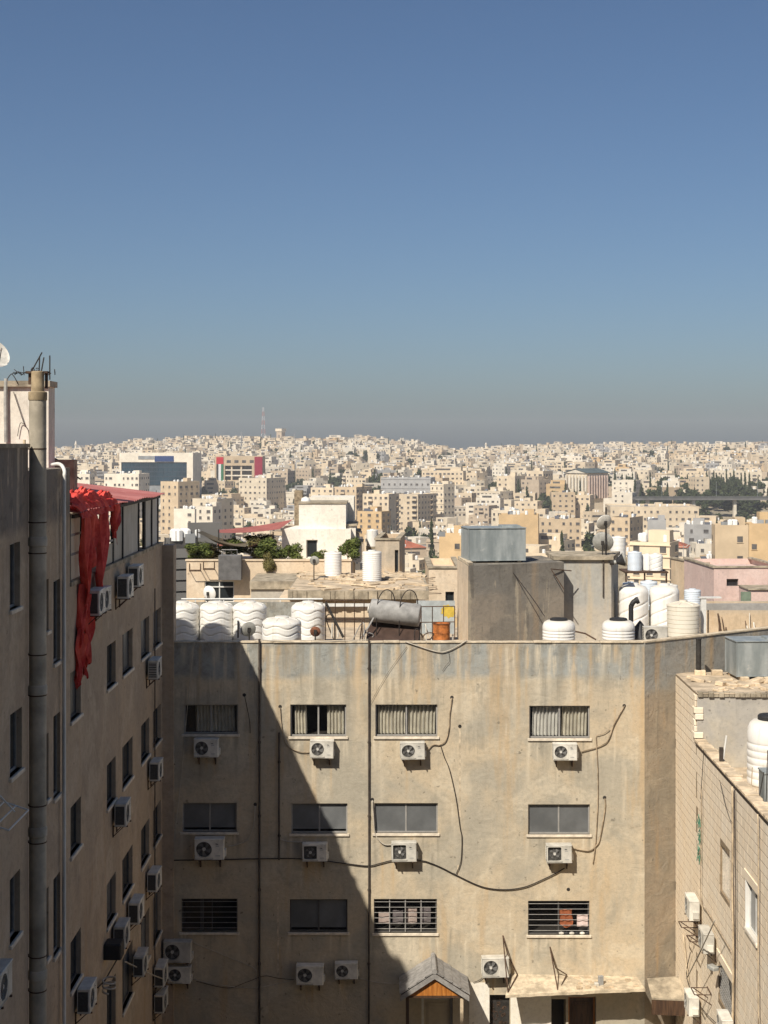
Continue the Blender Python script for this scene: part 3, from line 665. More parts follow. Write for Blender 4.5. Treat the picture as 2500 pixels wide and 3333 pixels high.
for i in range(6):
    m = MB(); m.lathe([(.01, 0), (.055, .012), (.06, .04), (.045, .07), (.01, .085)], 10); m.xf(Matrix.Translation((-.42 + .17 * i, .05, .002)) @ Matrix.Diagonal((1.5, .8, 1, 1)))
    m.build('shoe', M['black_plastic'] if i % 2 else M['ac_white'], t, True)
# doors under the canopy
def door(parent, x0, x1, z1, dep, mat, frame):
    d = MB(); d.box(x0, dep - .05, .02, x1, dep, z1); o = d.build('door', mat, parent)
    f = MB(); f.box(x0 - .05, dep - .08, .02, x0 + .03, dep + .02, z1); f.box(x1 - .03, dep - .08, .02, x1 + .05, dep + .02, z1); f.box(x0 + .03, dep - .08, z1 - .06, x1 - .03, dep + .02, z1 + .02); f.build('door_frame', frame, o)
    for a, b in ((.12, .46), (.54, .92)):
        q = MB(); q.box(x0 + .14, dep - .075, z1 * a, x1 - .14, dep - .05, z1 * b); q.box(x0 + .2, dep - .09, z1 * a + .08, x1 - .2, dep - .075, z1 * b - .08); q.build('door_panel', mat, o)
    return o
M['door_cream'] = simple('cream_door', (.50, .43, .32), .6, 0, .15, 3)
door(fac, FX(1377), FX(1470), 2.42, .24, M['door_cream'], M['alu_white'])
door(fac, FX(1853), FX(1937), 2.45, .3, M['wood_dark'], M['wood'])
m = MB(); m.box(FX(1795), .55, 0, FX(1842), .6, 2.4); m.build('shop_back', M['room'], fac)
m = MB(); m.box(FX(1594), .22, 0, FX(1660), .25, 2.5); o = m.build('metal_door', M['dark_steel'], fac)
m = MB(); rr = random.Random(8)
for i in range(46):
    cx, cz, r = FX(1594) + .1 + rr.random() * .46, 2.4 - rr.random() * 1.7, rr.uniform(.04, .09); a0 = rr.random() * 6
    m.tube([(cx + r * (1 - k / 14) * cos(a0 + k * .5), .205, cz + r * (1 - k / 14) * sin(a0 + k * .5)) for k in range(11)], .010, 4)
m.build('scrollwork', M['rust_steel'], o)

# tiled porch
po = thing('porch', 'small gabled porch with grey tiles and orange wooden gable over the cream door', 'porch', (1.6, 47, 0))
RZ, EZ, HW, D = 3.80, 3.10, 1.06, 1.42
for s_ in (-1, 1):
    m = MB(); m.slab((0, -D, RZ - .05), (s_ * HW, -D, EZ - .05), (s_ * HW, -.005, EZ - .05), (0, -.005, RZ - .05), (0, 0, .045)); sl_ = m.build('roof_slope', M['wood_dark'], po)
    nc = 4
    for i in range(nc):
        for j in range(3):
            a, b = i / nc, (i + 1) / nc; y0, y1 = -D * (1 - j / 3.0) - .03 * (j == 0), -D * (1 - (j + 1) / 3.0) - .01
            def pt(t, y, dz): return (s_ * HW * 1.02 * t, y, RZ + (EZ - RZ) * t + dz)
            m = MB(); L = .035 * (1 if (i + j) % 2 else .6)
            m.slab(pt(a, y0, .012), pt(b + .03, y0, .03), pt(b + .03, y1, .03), pt(a, y1, .012), (0, 0, .04 + L * .4)); m.build('roof_tile', M['tile_grey'], sl_)
    m = MB(); m.slab((0, -D - .03, RZ - .02), (s_ * HW * 1.03, -D - .03, EZ - .03), (s_ * HW * 1.03, -D - .03, EZ - .20), (0, -D - .03, RZ - .19), (0, .03, 0)); m.build('barge_board', M['tile_grey'], po)
for j in range(5):
    y0 = -D - .05 + j * .29; m = MB(); m.tube([(0, y0, RZ + .045), (0, min(y0 + .31, -.005), RZ + .06)], .085, 8); m.build('ridge_tile', M['tile_grey'], po, True)
nb = 11
for i in range(nb):
    x0, x1 = -.82 + 1.64 * i / nb, -.82 + 1.64 * (i + 1) / nb - .006
    def top(x): return EZ - .04 + (1 - abs(x) / .86) * .53
    m = MB(); m.add([(x0, -1.33, EZ - .06), (x1, -1.33, EZ - .06), (x1, -1.33, top(x1)), ((x0 + x1) / 2, -1.33, max(top(x0), top(x1)) + .03), (x0, -1.33, top(x0)), (x0, -1.30, EZ - .06), (x1, -1.30, EZ - .06), (x1, -1.30, top(x1)), ((x0 + x1) / 2, -1.30, max(top(x0), top(x1)) + .03), (x0, -1.30, top(x0))],
        [(0, 1, 2, 3, 4), (9, 8, 7, 6, 5), (0, 5, 6, 1), (1, 6, 7, 2), (2, 7, 8, 3), (3, 8, 9, 4), (4, 9, 5, 0)]); m.build('gable_board', M['wood'], po)
for x in (-.86, .86): B(po, 'post', M['pipe_cream'] if x > 0 else M['wood_dark'], x - .05, -1.32, 0, x + .05, -1.22, EZ - .08)
B(po, 'tie_beam', M['wood_dark'], -.92, -1.34, EZ - .13, .92, -1.24, EZ - .065)
# concrete canopy hung from rods
ca = thing('concrete_canopy', 'thin cracked concrete canopy hung on steel rods over the shop doors', 'canopy', (0, 47, 0))
m = MB(); rr = random.Random(3); n = 22
bk = [(4.18 + 4.05 * i / n, -.004, 3.24 - .08 * i / n) for i in range(n + 1)]
ft = [(3.86 + 4.44 * i / n, -1.12 + rr.uniform(-.02, .025), 2.98 + .20 * i / n + rr.uniform(-.008, .008)) for i in range(n + 1)]
for i in range(n): m.slab(ft[i], ft[i + 1], bk[i + 1], bk[i], (0, 0, -.09))
m.build('slab', M['coping'], ca)
for x, zt, xb in ((3.87, 4.50, 3.95), (5.40, 4.13, 5.55)):
    m = MB(); m.tube([(x, -.02, zt), (xb, -1.0, 3.02)], .022, 5); m.tube([(x, -.02, zt), (x + .16, -.25, zt - .60), (xb + .38, -.12, 3.26)], .02, 5); m.tube([(xb, -1.0, 3.02), (xb + .38, -.12, 3.26)], .02, 5); m.build('hanger_rod', M['rust_steel'], ca)
m = MB()
for i in range(26):
    x = rr.uniform(5.8, 8.0); y = rr.uniform(-1.0, -.1); s_ = rr.uniform(.02, .09); z = 3.16 + (-y) * (-.0) - .02
    m.box(x, y, z - .02, x + s_ * 2, y + s_, z + s_ * .8)
tag(m.build('canopy_debris', M['rubble']), 'loose debris scattered on the concrete canopy', 'debris', kind='stuff').location = (0, 47, 0)
t = thing('broken_screen', 'small grey box lying on the concrete canopy among debris', 'box', (FX(1945), 46.3, 3.14), .3)
B(t, 'casing', M['print_grey'], -.08, -.05, 0, .08, .05, .30, bev=.01); B(t, 'foot', M['ac_white'], -.22, -.08, 0, -.09, .06, .10, bev=.02)
aw = thing('box_awning', 'brown sheet-metal awning box in the corner beside the stone wall', 'awning', (8.55, 47, 0))
m = MB(); m.slab((0, -.9, 2.75), (1.12, -.95, 2.72), (1.12, .2, 3.05), (0, -.02, 3.05), (0, 0, .05)); m.build('top_sheet', M['slab_edge'], aw)
m = MB(); m.slab((0, -.9, 2.74), (1.12, -.95, 2.71), (1.12, -.97, 2.25), (0, -.92, 2.28), (0, .03, 0)); m.build('valance', M['wood_dark'], aw)
# ------------------------------------------------------------------ the tall wing along the shaded side
XL = 7.2
def LY(x, X=XL): return X * FOC / (1250 - x)
def LZ(y, Y): return EYE - (y - HOR) * Y / FOC
wing = thing('tall_wing', 'tall shaded brown apartment wing with red sheet roof and many windows', 'building', (-XL, 30, 0))
def lw(u, z, d, off=0.0): return (off - d, u - 30, z)
lwins = []      # Y0, Y1, z0, z1, kind
for a, b in ((33.15, 34.3), (37.5, 38.75), (39.75, 41.35), (42.8, 44.3), (45.05, 46.6)):
    for zi, z0 in enumerate((14.1, 11.0, 7.9, 4.8)):
        if a < 34 and z0 in (4.8,): continue
        lwins.append((a, b, z0, z0 + (1.13 if z0 > 5 else 1.5), 'dark' if (zi + int(a)) % 3 else 'blind'))
stair = [(31.45, 32.1, 15.7, 17.5), (31.45, 32.1, 12.75, 14.55), (31.45, 32.1, 9.3, 11.0), (30.75, 31.0, 16.5, 17.6), (30.75, 31.0, 12.9, 14.3), (30.75, 31.0, 9.5, 11.0)]
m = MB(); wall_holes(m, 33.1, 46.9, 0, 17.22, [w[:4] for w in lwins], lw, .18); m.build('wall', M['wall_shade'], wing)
m = MB(); wall_holes(m, 28.4, 33.1, 0, 19.95, stair, lw, .14)
m.quad(lw(28.4, 19.95, 0), lw(33.1, 19.95, 0), lw(33.1, 19.95, 3.5), lw(28.4, 19.95, 3.5)); m.quad(lw(33.1, 17.0, 0), lw(33.1, 17.0, 3.5), lw(33.1, 19.95, 3.5), lw(33.1, 19.95, 0))
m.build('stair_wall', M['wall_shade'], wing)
near = [(LY(32, 7.0), LY(80, 7.0) - .35, 17.38, 18.62), (LY(32, 7.0), LY(84, 7.0) - .3, 14.24, 15.42), (LY(32, 7.0), LY(80, 7.0) - .35, 11.12, 12.33)]
m = MB(); lw2 = lambda u, z, d: lw(u, z, d, .2)
wall_holes(m, 14, 28.4, 0, 20.42, near, lw2, .18); m.quad(lw(28.4, 0, -.2), lw(28.4, 0, .4), lw(28.4, 20.42, .4), lw(28.4, 20.42, -.2))
m.quad(lw(14, 20.42, -.2), lw(28.4, 20.42, -.2), lw(28.4, 20.42, 3), lw(14, 20.42, 3)); m.quad(lw(28.4, 19.9, -.2), lw(28.4, 19.9, 3), lw(28.4, 20.42, 3), lw(28.4, 20.42, -.2))
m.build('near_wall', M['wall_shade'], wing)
m = MB(); m.box(-.10, 28.43 - 30 - 14.4, 20.42, .235, 28.43 - 30, 20.50); m.build('wall_cap', M['slab_edge'], wing)
for a, b, c, d, k in lwins: make_window(wing, (0, (a + b) / 2 - 30, c), pi / 2, b - a, d - c, k, frame=M['alu_dark'], dep=.17)
for a, b, c, d in stair: make_window(wing, (0, (a + b) / 2 - 30, c), pi / 2, b - a, d - c, 'dark', frame=M['alu'], dep=.13)
for a, b, c, d in near: make_window(wing, (.2, (a + b) / 2 - 30, c), pi / 2, b - a, d - c, 'dark', frame=M['alu'], dep=.17)
B(wing, 'pilaster', M['wall_shade'], 0.0, 16.86, 0, .37, 17.45, 17.2)
m = MB(); m.box(-9, 17.25, 0, -.004, 17.45, 17.1); m.box(-9, 3.1, 16.9, -.02, 17.25, 17.0); m.build('terrace_floor', M['slab_edge'], wing)
B(wing, 'terrace_kerb', M['slab_edge'], -.18, 3.12, 17.22, .04, 16.84, 17.32)
# glazed terrace under the red roof
EZR = 18.92
posts = [LY(232), LY(270), LY(300), LY(336), LY(373), LY(404), LY(456), LY(475), LY(498), LY(518)]
for i, y in enumerate(posts):
    w_ = .10 if i == 7 else .055
    B(wing, 'terrace_post', M['dark_steel'], -.10, y - 30 - w_, 17.32, -.02, y - 30 + w_, EZR - .02)
for i in (0, 4, 5, 7, 8):
    a, b = posts[i] - 30 + .06 + .05 * (i == 7), posts[i + 1] - 30 - .06
    m = MB(); m.grid(6, 6, lambda u, v: (-.055 + .012 * sin(u * 5 + i) * sin(v * 4), a + (b - a) * u, 17.34 + (EZR - .04 - 17.34) * v)); m.build('glazing_panel', M['dirty_pane'], wing)
for z in (17.9, 18.35):
    m = MB(); m.box(-.08, posts[0] - 30, z, -.03, posts[4] - 30, z + .05); m.build('terrace_rail', M['alu'], wing)
m = MB(); m.box(-.075, posts[3] - 30 + .06, 17.34, -.045, posts[4] - 30 - .06, 17.85); m.build('glazing_panel', M['dirty_pane'], wing)
def roofp(u, v):                                                     # u along Y, v up the slope
    y = 3.1 + 12.9 * u; x = .22 - 4.2 * v
    return (x, y, EZR + .115 * 4.2 * v + .018 * sin(y * 2 * pi / .30) - .03 * (u ** 2) * (1 - v) + .02 * sin(y * 1.7) * (1 - v))
m = MB(); m.grid(330, 4, roofp); rf = m.build('red_roof', M['red_roof'], wing, 'all')
for k in range(4):
    x = .05 - 1.2 * k; B(wing, 'roof_rafter', M['dark_steel'], x - .04, 3.2, EZR - .14 + .138 * k * 1.0, x + .04, 15.95, EZR - .06 + .138 * k)
# roof-top stair house with the sunlit face
m = MB(); x0 = -8.55 + XL
m.box(x0 - 6, 36.8 - 30, 17, x0, 37.5 - 30, 21.95); m.box(x0 - 6, 37.5 - 30, 17, x0 - 1.3, 41 - 30, 21.95); m.build('stair_house', M['white_render'], wing)
m = MB(); m.box(x0 - 6.1, 36.7 - 30, 21.95, x0 + .06, 37.55 - 30, 22.1); m.box(x0 - 6.1, 37.55 - 30, 21.95, x0 - 1.25, 41.1 - 30, 22.1); m.build('stair_house_slab', M['slab_edge'], wing)
m = MB(); m.box(-2.6, 7.75, 18.8, -.9, 8.15, 20.08); m.build('chimney_wall', M['slab_edge'], wing)
rr = random.Random(12); m = MB()
for i in range(14):
    a = W(40 + i * 11 + rr.uniform(-6, 6), 1216 + rr.uniform(-4, 6), 36.75); b = a + Vector((rr.uniform(-.5, .5), rr.uniform(-.1, .1), rr.uniform(-.25, .2)))
    m.tube([a, (a + b) / 2 + Vector((0, -.05, rr.uniform(0, .12))), b], .012, 4, 4)
tag(m.build('roof_wire_tangle', M['cable'], None, 'all'), 'tangle of wires and scrap on top of the sunlit stair house', 'wires')
t = thing('antenna_mast', 'thin steel antenna poles standing on the stair house roof', 'antenna', W(120, 1222, 36.9))
c0 = Vector(t.location)
for p in ([(99, 1216), (137, 1147)], [(127, 1214), (129, 1160)], [(134, 1212), (143, 1163)], [(162, 1236), (162, 1157)], [(106, 1206), (132, 1214)]):
    m = MB(); m.tube([W(a, b, 36.9) - c0 for a, b in p], .018, 5); m.build('pole', M['dark_steel'], t)
m = MB(); p = W(20, 1235, 36.7); m.tube([W(20, 1232, 36.72), W(18, 1300, 36.72), W(20, 1440, 36.72)], .05, 8)
tag(m.build('vent_pipe', M['dish'], None, True), 'grey vertical pipe on the sunlit stair house wall', 'pipe')
m = MB(); m.tube([W(44, 1275, 36.74), W(62, 1330, 36.74), W(80, 1382, 36.74), W(92, 1400, 36.74), W(97, 1440, 36.74)], .012, 4, 5); m.tube([W(80, 1382, 36.74), W(66, 1378, 36.74), W(57, 1420, 36.74)], .01, 4, 5)
tag(m.build('wall_wire', M['cable'], None, 'all'), 'thin wire drooping across the sunlit stair house wall', 'cable')
# big grey drain stack with straps and the thin companion pipe
PY = 28.62; PX = W(123, 0, PY).x
t = thing('drain_stack', 'thick grey drain stack with joints and straps on the near shaded wall', 'pipe', (PX, PY, 0))
ztop = LZ(1300, PY)
m = MB(); m.lathe([(.168, .02), (.168, ztop)], 24, close=True); m.build('pipe', M['pipe_grey'], t, True)
m = MB(); m.lathe([(.178, ztop - .02), (.185, ztop + .0), (.185, ztop + .14), (.175, ztop + .15), (.13, ztop + .16), (.125, ztop + .55), (.10, ztop + .56)], 20); m.build('top_socket', simple('rust_pipe', (.40, .31, .19), .85, 0, .35, 4), t, True)
m = MB(); m.box(-.20, .05, ztop + .30, -.15, .15, ztop + .52); m.box(.13, .05, ztop + .22, .17, .15, ztop + .52); m.box(-.24, -.02, ztop + .52, .20, .2, ztop + .56); m.build('cowl', M['rust_steel'], t)
for y in (1762, 2244, 2705, 3170):
    z = LZ(y, PY); m = MB(); m.lathe([(.17, z - .10), (.186, z - .09), (.186, z + .07), (.178, z + .08), (.17, z + .10)], 24); m.build('joint', M['pipe_grey'], t, True)
for y in (1461, 1700, 1800, 2130, 2262, 2620, 2740, 3110, 3222):
    z = LZ(y, PY); m = MB(); m.lathe([(.174, z - .012), (.174, z + .012)], 20); m.box(-.30, -.05, z - .015, -.16, .05, z + .015); m.build('strap', M['rust_steel'], t)
m = MB(); m.tube([(-.235, -.12, .02), (-.235, -.12, ztop - .8)], .028, 8); m.build('companion_pipe', M['pipe_cream'], t, True)
m = MB(); p = [W(170, 1513, 33.2), W(190, 1510, 32.9), W(204, 1519, 32.4), W(211, 1545, 32.1)]; p += [Vector((-7.10, 32.05, z)) for z in (19.4, 15, 10, .05)]
tag(m.tube(p, .042, 8, 4).build('gooseneck_pipe', M['white_pvc'], None, 'all'), 'white pipe bending over the wall top and running down the wing', 'pipe')
m = MB(); m.tube([W(174, 1490, 38), W(205, 1508, 38), W(230, 1535, 38), W(262, 1560, 38.5)], .02, 5, 4); tag(m.build('roof_cable', M['cable'], None, 'all'), 'dark cable sloping onto the red sheet roof', 'cable')
# satellite dish peeping in at the very edge
def dish(label, loc, R, rz, tilt, mat, pole=1.0, group=None):
    t = thing('satellite_dish', label, 'satellite dish', loc, rz, group)
    m = MB(); pr = [(R * .02, 0)] + [(R * k / 8, .22 * R * (k / 8) ** 2) for k in range(1, 9)] + [(R * 1.02, .22 * R + .01), (R * .99, .22 * R - .012)] + [(R * k / 8, .22 * R * (k / 8) ** 2 - .012) for k in range(7, 0, -1)]
    m.lathe(pr, 28); Mx = Matrix.Translation((0, -.06, pole)) @ Matrix.Rotation(radians(90 - tilt), 4, 'X'); m.xf(Mx); m.build('reflector', mat, t, True)
    f = Mx @ Vector((0, -R * .15, R * .95)); e = Mx @ Vector((0, -R * .9, .2 * R))
    m = MB(); m.tube([e, f], .014, 5); m.build('feed_arm', M['dark_steel'], t); m = MB(); m.cone(f, Mx @ Vector((0, -R * .1, R * .72)), .035, .03, n=8); m.build('receiver', M['ac_white'], t)
    m = MB(); m.tube([(0, 0, 0), (0, 0, pole)], .025, 6); m.box(-.05, -.06, pole - .08, .05, .03, pole + .08); m.build('mount', M['dark_steel'], t)
    return t
dish('pale round dish cut by the picture edge above the stair house', W(-28, 1225, 37.2) , .42, radians(50), 30, M['dish_pale'], .55)
# red tarp over the eave
t = thing('red_tarp', 'torn bright red tarpaulin bunched on the roof edge and hanging down the wall', 'tarpaulin', (-XL, 36, 17))
def hang(y0, y1, yb0, yb1, z0, z1, ph, nx=26, nz=26, dx=.26, name='hanging_cloth', flare=.0):
    """sheet hanging from y0..y1 at z1 down to yb0..yb1 at z0"""
    def fn(u, v):
        w = 1 - v; a = y0 + (yb0 - y0) * w; b = y1 + (yb1 - y1) * w
        y = a + (b - a) * u + .05 * sin(v * 9 + ph) ; x = dx + .06 * sin(u * 15 + ph + v * 1.5) + .035 * sin(u * 37 + v * 4) + .04 * sin(v * 7 + u * 5)
        z = z1 + (z0 - z1) * w + (.16 * sin(u * 9 + ph) + .09 * sin(u * 23)) * w ** 4
        return (x, y - 36, z - 17)
    m = MB(); m.grid(nx, nz, fn); return m.build(name, M['red_tarp'], t, 'all')
hang(33.7, 34.5, 33.9, 34.3, 16.6, 18.92, .3, dx=.16); hang(35.9, 37.0, 35.4, 35.8, 16.7, 18.92, 1.7, dx=.17); hang(33.9, 34.5, 33.6, 34.0, 15.6, 17.2, 2.2, dx=.08, nx=14)
hang(34.5, 35.15, 34.5, 34.8, 15.4, 16.9, 4.0, dx=.09, nx=14); hang(33.6, 34.05, 33.55, 33.8, 14.95, 16.2, 5.1, dx=.07, nx=12); hang(37.1, 37.9, 37.0, 37.3, 18.1, 18.92, .8, 14, 12)
hang(34.8, 35.5, 34.9, 35.2, 17.7, 18.92, 3.3, nx=12, nz=14, dx=.15); hang(34.0, 34.35, 34.0, 34.3, 15.1, 16.0, 1.1, dx=.11, nx=10, nz=14)
def bunch(u, v):
    y = 33.2 + 4.6 * u; x = .25 - .80 * v * (1 - .4 * u); r1 = sin(u * 31 + v * 9) * sin(v * 13 + u * 7); r2 = sin(u * 67 + v * 23)
    return (x + .05 * r2, y - 36 + .06 * r1, 18.98 - 17 + .02 + .10 * (1 - x) * v + .26 * abs(sin(u * 34 + 2 * sin(v * 4))) * (.4 + .6 * sin(u * 9) ** 2) * sstep(.05, .5, v) * (1 - sstep(.8, 1, v)) + .06 * abs(r1) * sstep(0, .2, v) * (1 - sstep(.8, 1, v)) + .04 * r2 * sin(v * pi) - .22 * (1 - sstep(0, .2, v)) + .10 * sin(u * 5) * v)
m = MB(); m.grid(80, 22, bunch); m.build('bunched_cloth', M['red_tarp'], t, 'all')
# air conditioners hung on the wing
GW = 'air conditioners on the shaded wing'
for x, yb, k, lab in (
    (272, 2005, 'round', 'nearer of two paired air conditioners in front of the hanging red tarp'), (None, (35.72, 16.37), 'round', 'farther of two paired air conditioners in front of the hanging red tarp'),
    (372, 1950, 'round', 'nearer of two air conditioners below the glazed terrace'), (None, (40.6, 16.5), 'round', 'farther of two air conditioners below the glazed terrace'),
    (473, 2212, 'plain', 'air conditioner with slatted end high on the wing near the pilaster'), (528, 2490, 'plain', 'small air conditioner against the dark pilaster'),
    (478, 2545, 'plain', 'air conditioner on the wing just below and before the pilaster unit'), (363, 2693, 'round', 'lone air conditioner halfway along the wing, below two windows'),
    (472, 2905, 'plain', 'low air conditioner on the wing beside the dark corner opening'), (410, 3010, 'plain', 'upper unit of the crowded low cluster on the wing'),
    (360, 3092, 'plain', 'air conditioner of the low cluster set over a slanting pipe'), (425, 3182, 'round', 'largest air conditioner in the low cluster by the courtyard corner'),
    (495, 3215, 'plain', 'upper air conditioner of the pair deep in the courtyard corner'), (495, 3300, 'plain', 'lower air conditioner of the pair deep in the courtyard corner'),
    (240, 3303, 'round', 'air conditioner above a coiled hose at the foot of the wing')):
    if x is None: Y, z = yb
    else: Y = LY(x) + .42; z = LZ(yb, LY(x))
    ac(k, (-XL, Y, z), pi / 2, lab, GW, 1.0, skip=() if 'slatted' in lab else ('side_louvre',))
ac('plain', (-7.0, 25.25, 10.75), pi / 2, 'air conditioner cut off by the picture edge low on the near wall', GW, 1.05)
# drying rack on the near wall
t = thing('drying_rack', 'folding metal clothes rack fixed to the near shaded wall', 'drying rack', (-7.0, 25, 14.0))
for p in ([(0, .2, -.1), (0, 1.6, -.1)], [(.45, .2, -.25), (.45, 1.6, -.25)], [(.0, .2, -.1), (.45, .2, -.25)], [(.0, 1.6, -.1), (.45, 1.6, -.25)], [(0, 1.0, .25), (.3, 1.2, -.18)], [(.22, .2, -.17), (.22, 1.6, -.17)]):
    m = MB(); m.tube([Vector(q) * 1.0 for q in p], .016, 5); m.build('rail', M['alu_white'], t)
t = thing('satellite_box', 'dark hooded box fixed low on the wing above a coiled hose', 'box', (-XL, LY(335) + .3, 6.9))
B(t, 'casing', M['black_plastic'], 0, -.25, .35, .45, .25, .75, bev=.03)
m = MB(); m.tube([(.25 + .16 * cos(a * .6), -.5 + .16 * sin(a * .6), .1 - .012 * a) for a in range(30)], .025, 5); tag(m.build('hose_coil', M['cable_pale'], None, 'all'), 'pale coiled hose low on the shaded wing', 'hose').location = (-XL, LY(335), 6.9)
for pts, lab in (([(385, 3095), (330, 3190), (305, 3215)], 'dark pipe slanting down from the low cluster of units'), ([(395, 3130), (470, 3175), (560, 3212)], 'pale stick jutting from the low units across the corner')):
    m = MB(); m.tube([(-7.1 + .35 * (i / 2 if 'stick' in lab else 0), LY(a), LZ(b, LY(a))) for i, (a, b) in enumerate(pts)], .02, 5); tag(m.build('slanting_pipe', M['cable'] if 'dark' in lab else M['cable_pale'], None, True), lab, 'pipe')
m = MB(); m.tube([(-7.12, LY(496), 16.0 - i * 1.5) for i in range(11)], .022, 6); tag(m.build('conduit', M['pipe_dark'], None, True), 'thin dark vertical conduit on the wing before the pilaster', 'pipe')
# ------------------------------------------------------------------ limestone house on the sunny side
RZ_ = atan2(-1, -.02766)
def RYX(x): return 8.328 / ((x - 1250) / FOC - .02766)
def RU(x): return (47.8 - RYX(x)) / .9996
def RZz(x, y): return EYE - (y - HOR) * RYX(x) / FOC
st = thing('stone_house', 'sunlit limestone-block house with cracked corner and low parapet', 'building', (9.65, 47.8, 0), RZ_)
U1, UN, ZH, ZL = 3.62, 22.0, 12.86, 11.40
rw = [(RU(2344), RU(2375), 7.95, 9.25), (RU(2429), RU(2466), 8.0, 9.25), (RU(2339), RU(2387), 4.85, 5.95)]
m = MB(); f = lambda u, z, d: (u, d, z)
wall_holes(m, 0, U1, 0, ZH, [], f); wall_holes(m, U1, UN, 0, ZL, rw, f, .16); body = m.build('wall', M['joint'], st)
# stones: each course proud of the joints
rr = random.Random(21); stones = []
CH_, zc = .262, 0.0
ci = 0
while zc < ZH - .05:
    h = CH_ - .024; u = -rr.uniform(0, .4); ci += 1
    while u < 15.6:
        L = rr.uniform(.38, .62); a, b = max(u, .02), u + L - .02; u += L
        if b < .08: continue
        top = ZH if (a + b) / 2 < U1 else ZL
        if a < U1 < b: b = U1 - .01 if top == ZH else b
        if zc + h > top + .02: continue
        parts = [(a, b)]
        for h0, h1, hz0, hz1 in rw:
            if zc + h > hz0 and zc < hz1:
                nw = []
                for p, q in parts:
                    if q <= h0 or p >= h1: nw.append((p, q)); continue
                    if p < h0 - .06: nw.append((p, h0 - .005))
                    if q > h1 + .06: nw.append((h1 + .005, q))
                parts = nw
        for p, q in parts: stones.append((p, q, zc, min(zc + h, top)))
    zc += CH_
def vis(s_):                                                  # larger in the picture first
    Y = 47.8 - s_[0]; z = s_[2]
    y = HOR + (EYE - z) * FOC / Y; x = 1250 + FOC * (9.65 - .02766 * s_[0]) / Y
    if y > 3333 or x > 2510: return 0
    return (s_[1] - s_[0]) * (s_[3] - s_[2]) / Y ** 3
stones.sort(key=vis, reverse=True)
base = []
for k in range(6):
    q = MB(); r2 = random.Random(k); d_ = .004
    e = [-.003 - r2.random() * .003 for _ in range(4)]
    q.add([(0, 0, 0), (1, 0, 0), (1, 0, 1), (0, 0, 1), (0, e[0], 0), (1, e[1], 0), (1, e[2], 1), (0, e[3], 1)], [(4, 5, 6, 7), (0, 1, 5, 4), (1, 2, 6, 5), (2, 3, 7, 6), (3, 0, 4, 7)]); base.append(q)
bme = [q.mesh('stone', M['stone']) for q in base]
for i, (a, b, c, d) in enumerate(stones[:300]):
    o = put('stone', bme[i % 6], body, (a, 0, c)); o.scale = (b - a, 1, d - c)
m = MB()
for i, (a, b, c, d) in enumerate(stones[300:]):
    q = base[i % 6]; m.add([(a + x * (b - a), y, c + z * (d - c)) for x, y, z in q.v], q.f)
tag(m.build('stones', M['stone'], body), kind='stuff')
# coping blocks along the low parapet, uneven
u = U1 + .03; k = 0; rr = random.Random(31)
while u < 16.2:
    L = rr.uniform(.28, .52); o = MB(); o.bbox(u, -.06, ZL + .004, u + L - rr.uniform(.012, .06), .30 + rr.uniform(-.05, .06), ZL + .05 + rr.uniform(0, .035), b=.012); o.build('coping_stone', M['rubble'], body); u += L
m = MB(); m.box(U1 + .02, -.055, ZL - .045, 16.3, .0, ZL - .004); m.build('drip_line', M['pipe_dark'], body)
m = MB(); m.box(U1, .02, 9.6, UN, .32, ZL); m.quad((U1, .3, 10.6), (UN, .3, 10.6), (UN, 9, 10.6), (U1, 9, 10.6)); m.build('low_roof', M['deck'], st)
m = MB(); m.quad((U1, .03, 10.6), (U1, 9, 10.6), (U1, 9, ZH - .02), (U1, .03, ZH - .02)); m.build('upper_front', M['grey_plaster'], st)
m = MB(); m.slab((-.4, .02, ZH - .012), (U1 + .05, .02, ZH - .012), (U1 + .10, 9, ZH - .012), (-.4, 9, ZH - .012), (0, 0, .03)); m.build('upper_roof', M['deck'], st)
rr = random.Random(40); m = MB()                                      # ragged roof edge
for i in range(40):
    y = .05 + i * .16; m.bbox(U1 - .12, y, ZH - .10, U1 + .06 + rr.uniform(-.02, .03), y + .15, ZH + .02 + rr.uniform(0, .04), b=.01)
m.build('roof_edge', M['slab_edge'], st)
for i in range(7):                                                   # cracked-away corner stones
    z = 11.5 + i * .19; o = MB(); o.bbox(U1 - .35 + rr.uniform(0, .12), -.05 + rr.uniform(-.02, .03), z, U1 + rr.uniform(-.06, .05), .22, z + .17, b=.02); o.build('corner_stone', M['stone'], body)
# windows: louvred shutter, grey blind, lattice grille
(a, b, c, d) = rw[0]
win = MB(); win.box(a, .06, c, a + .05, .12, d); win.box(b - .05, .06, c, b, .12, d); win.box(a + .05, .06, c, b - .05, .12, c + .05); win.box(a + .05, .06, d - .05, b - .05, .12, d)
o = win.build('shutter', M['sill'], st)
for i in range(12):
    z = c + .07 + i * (d - c - .14) / 12; s_ = MB(); s_.slab((a + .05, .05, z), (b - .05, .05, z), (b - .05, .10, z + .085), (a + .05, .10, z + .085), (0, .012, 0)); s_.build('slat', M['sill'], o)
m = MB(); m.box(a, .14, c, b, .16, d); m.build('shutter_back', M['joint'], o)
(a, b, c, d) = rw[1]; make_window(st, ((a + b) / 2, 0, c), 0, b - a, d - c, 'blind', frame=M['alu_white'], sill=True, dep=.15)
B(st, 'reveal_board', M['tank_white'], a + .002, -.03, c + .002, a + .03, .085, d - .002); B(st, 'sill_board', M['tank_white'], a + .035, -.05, c + .002, b - .002, .085, c + .03)
(a, b, c, d) = rw[2]; w_ = make_window(st, ((a + b) / 2, 0, c), 0, b - a, d - c, 'dark', frame=M['alu_dark'], sill=False, dep=.15)
m = MB()
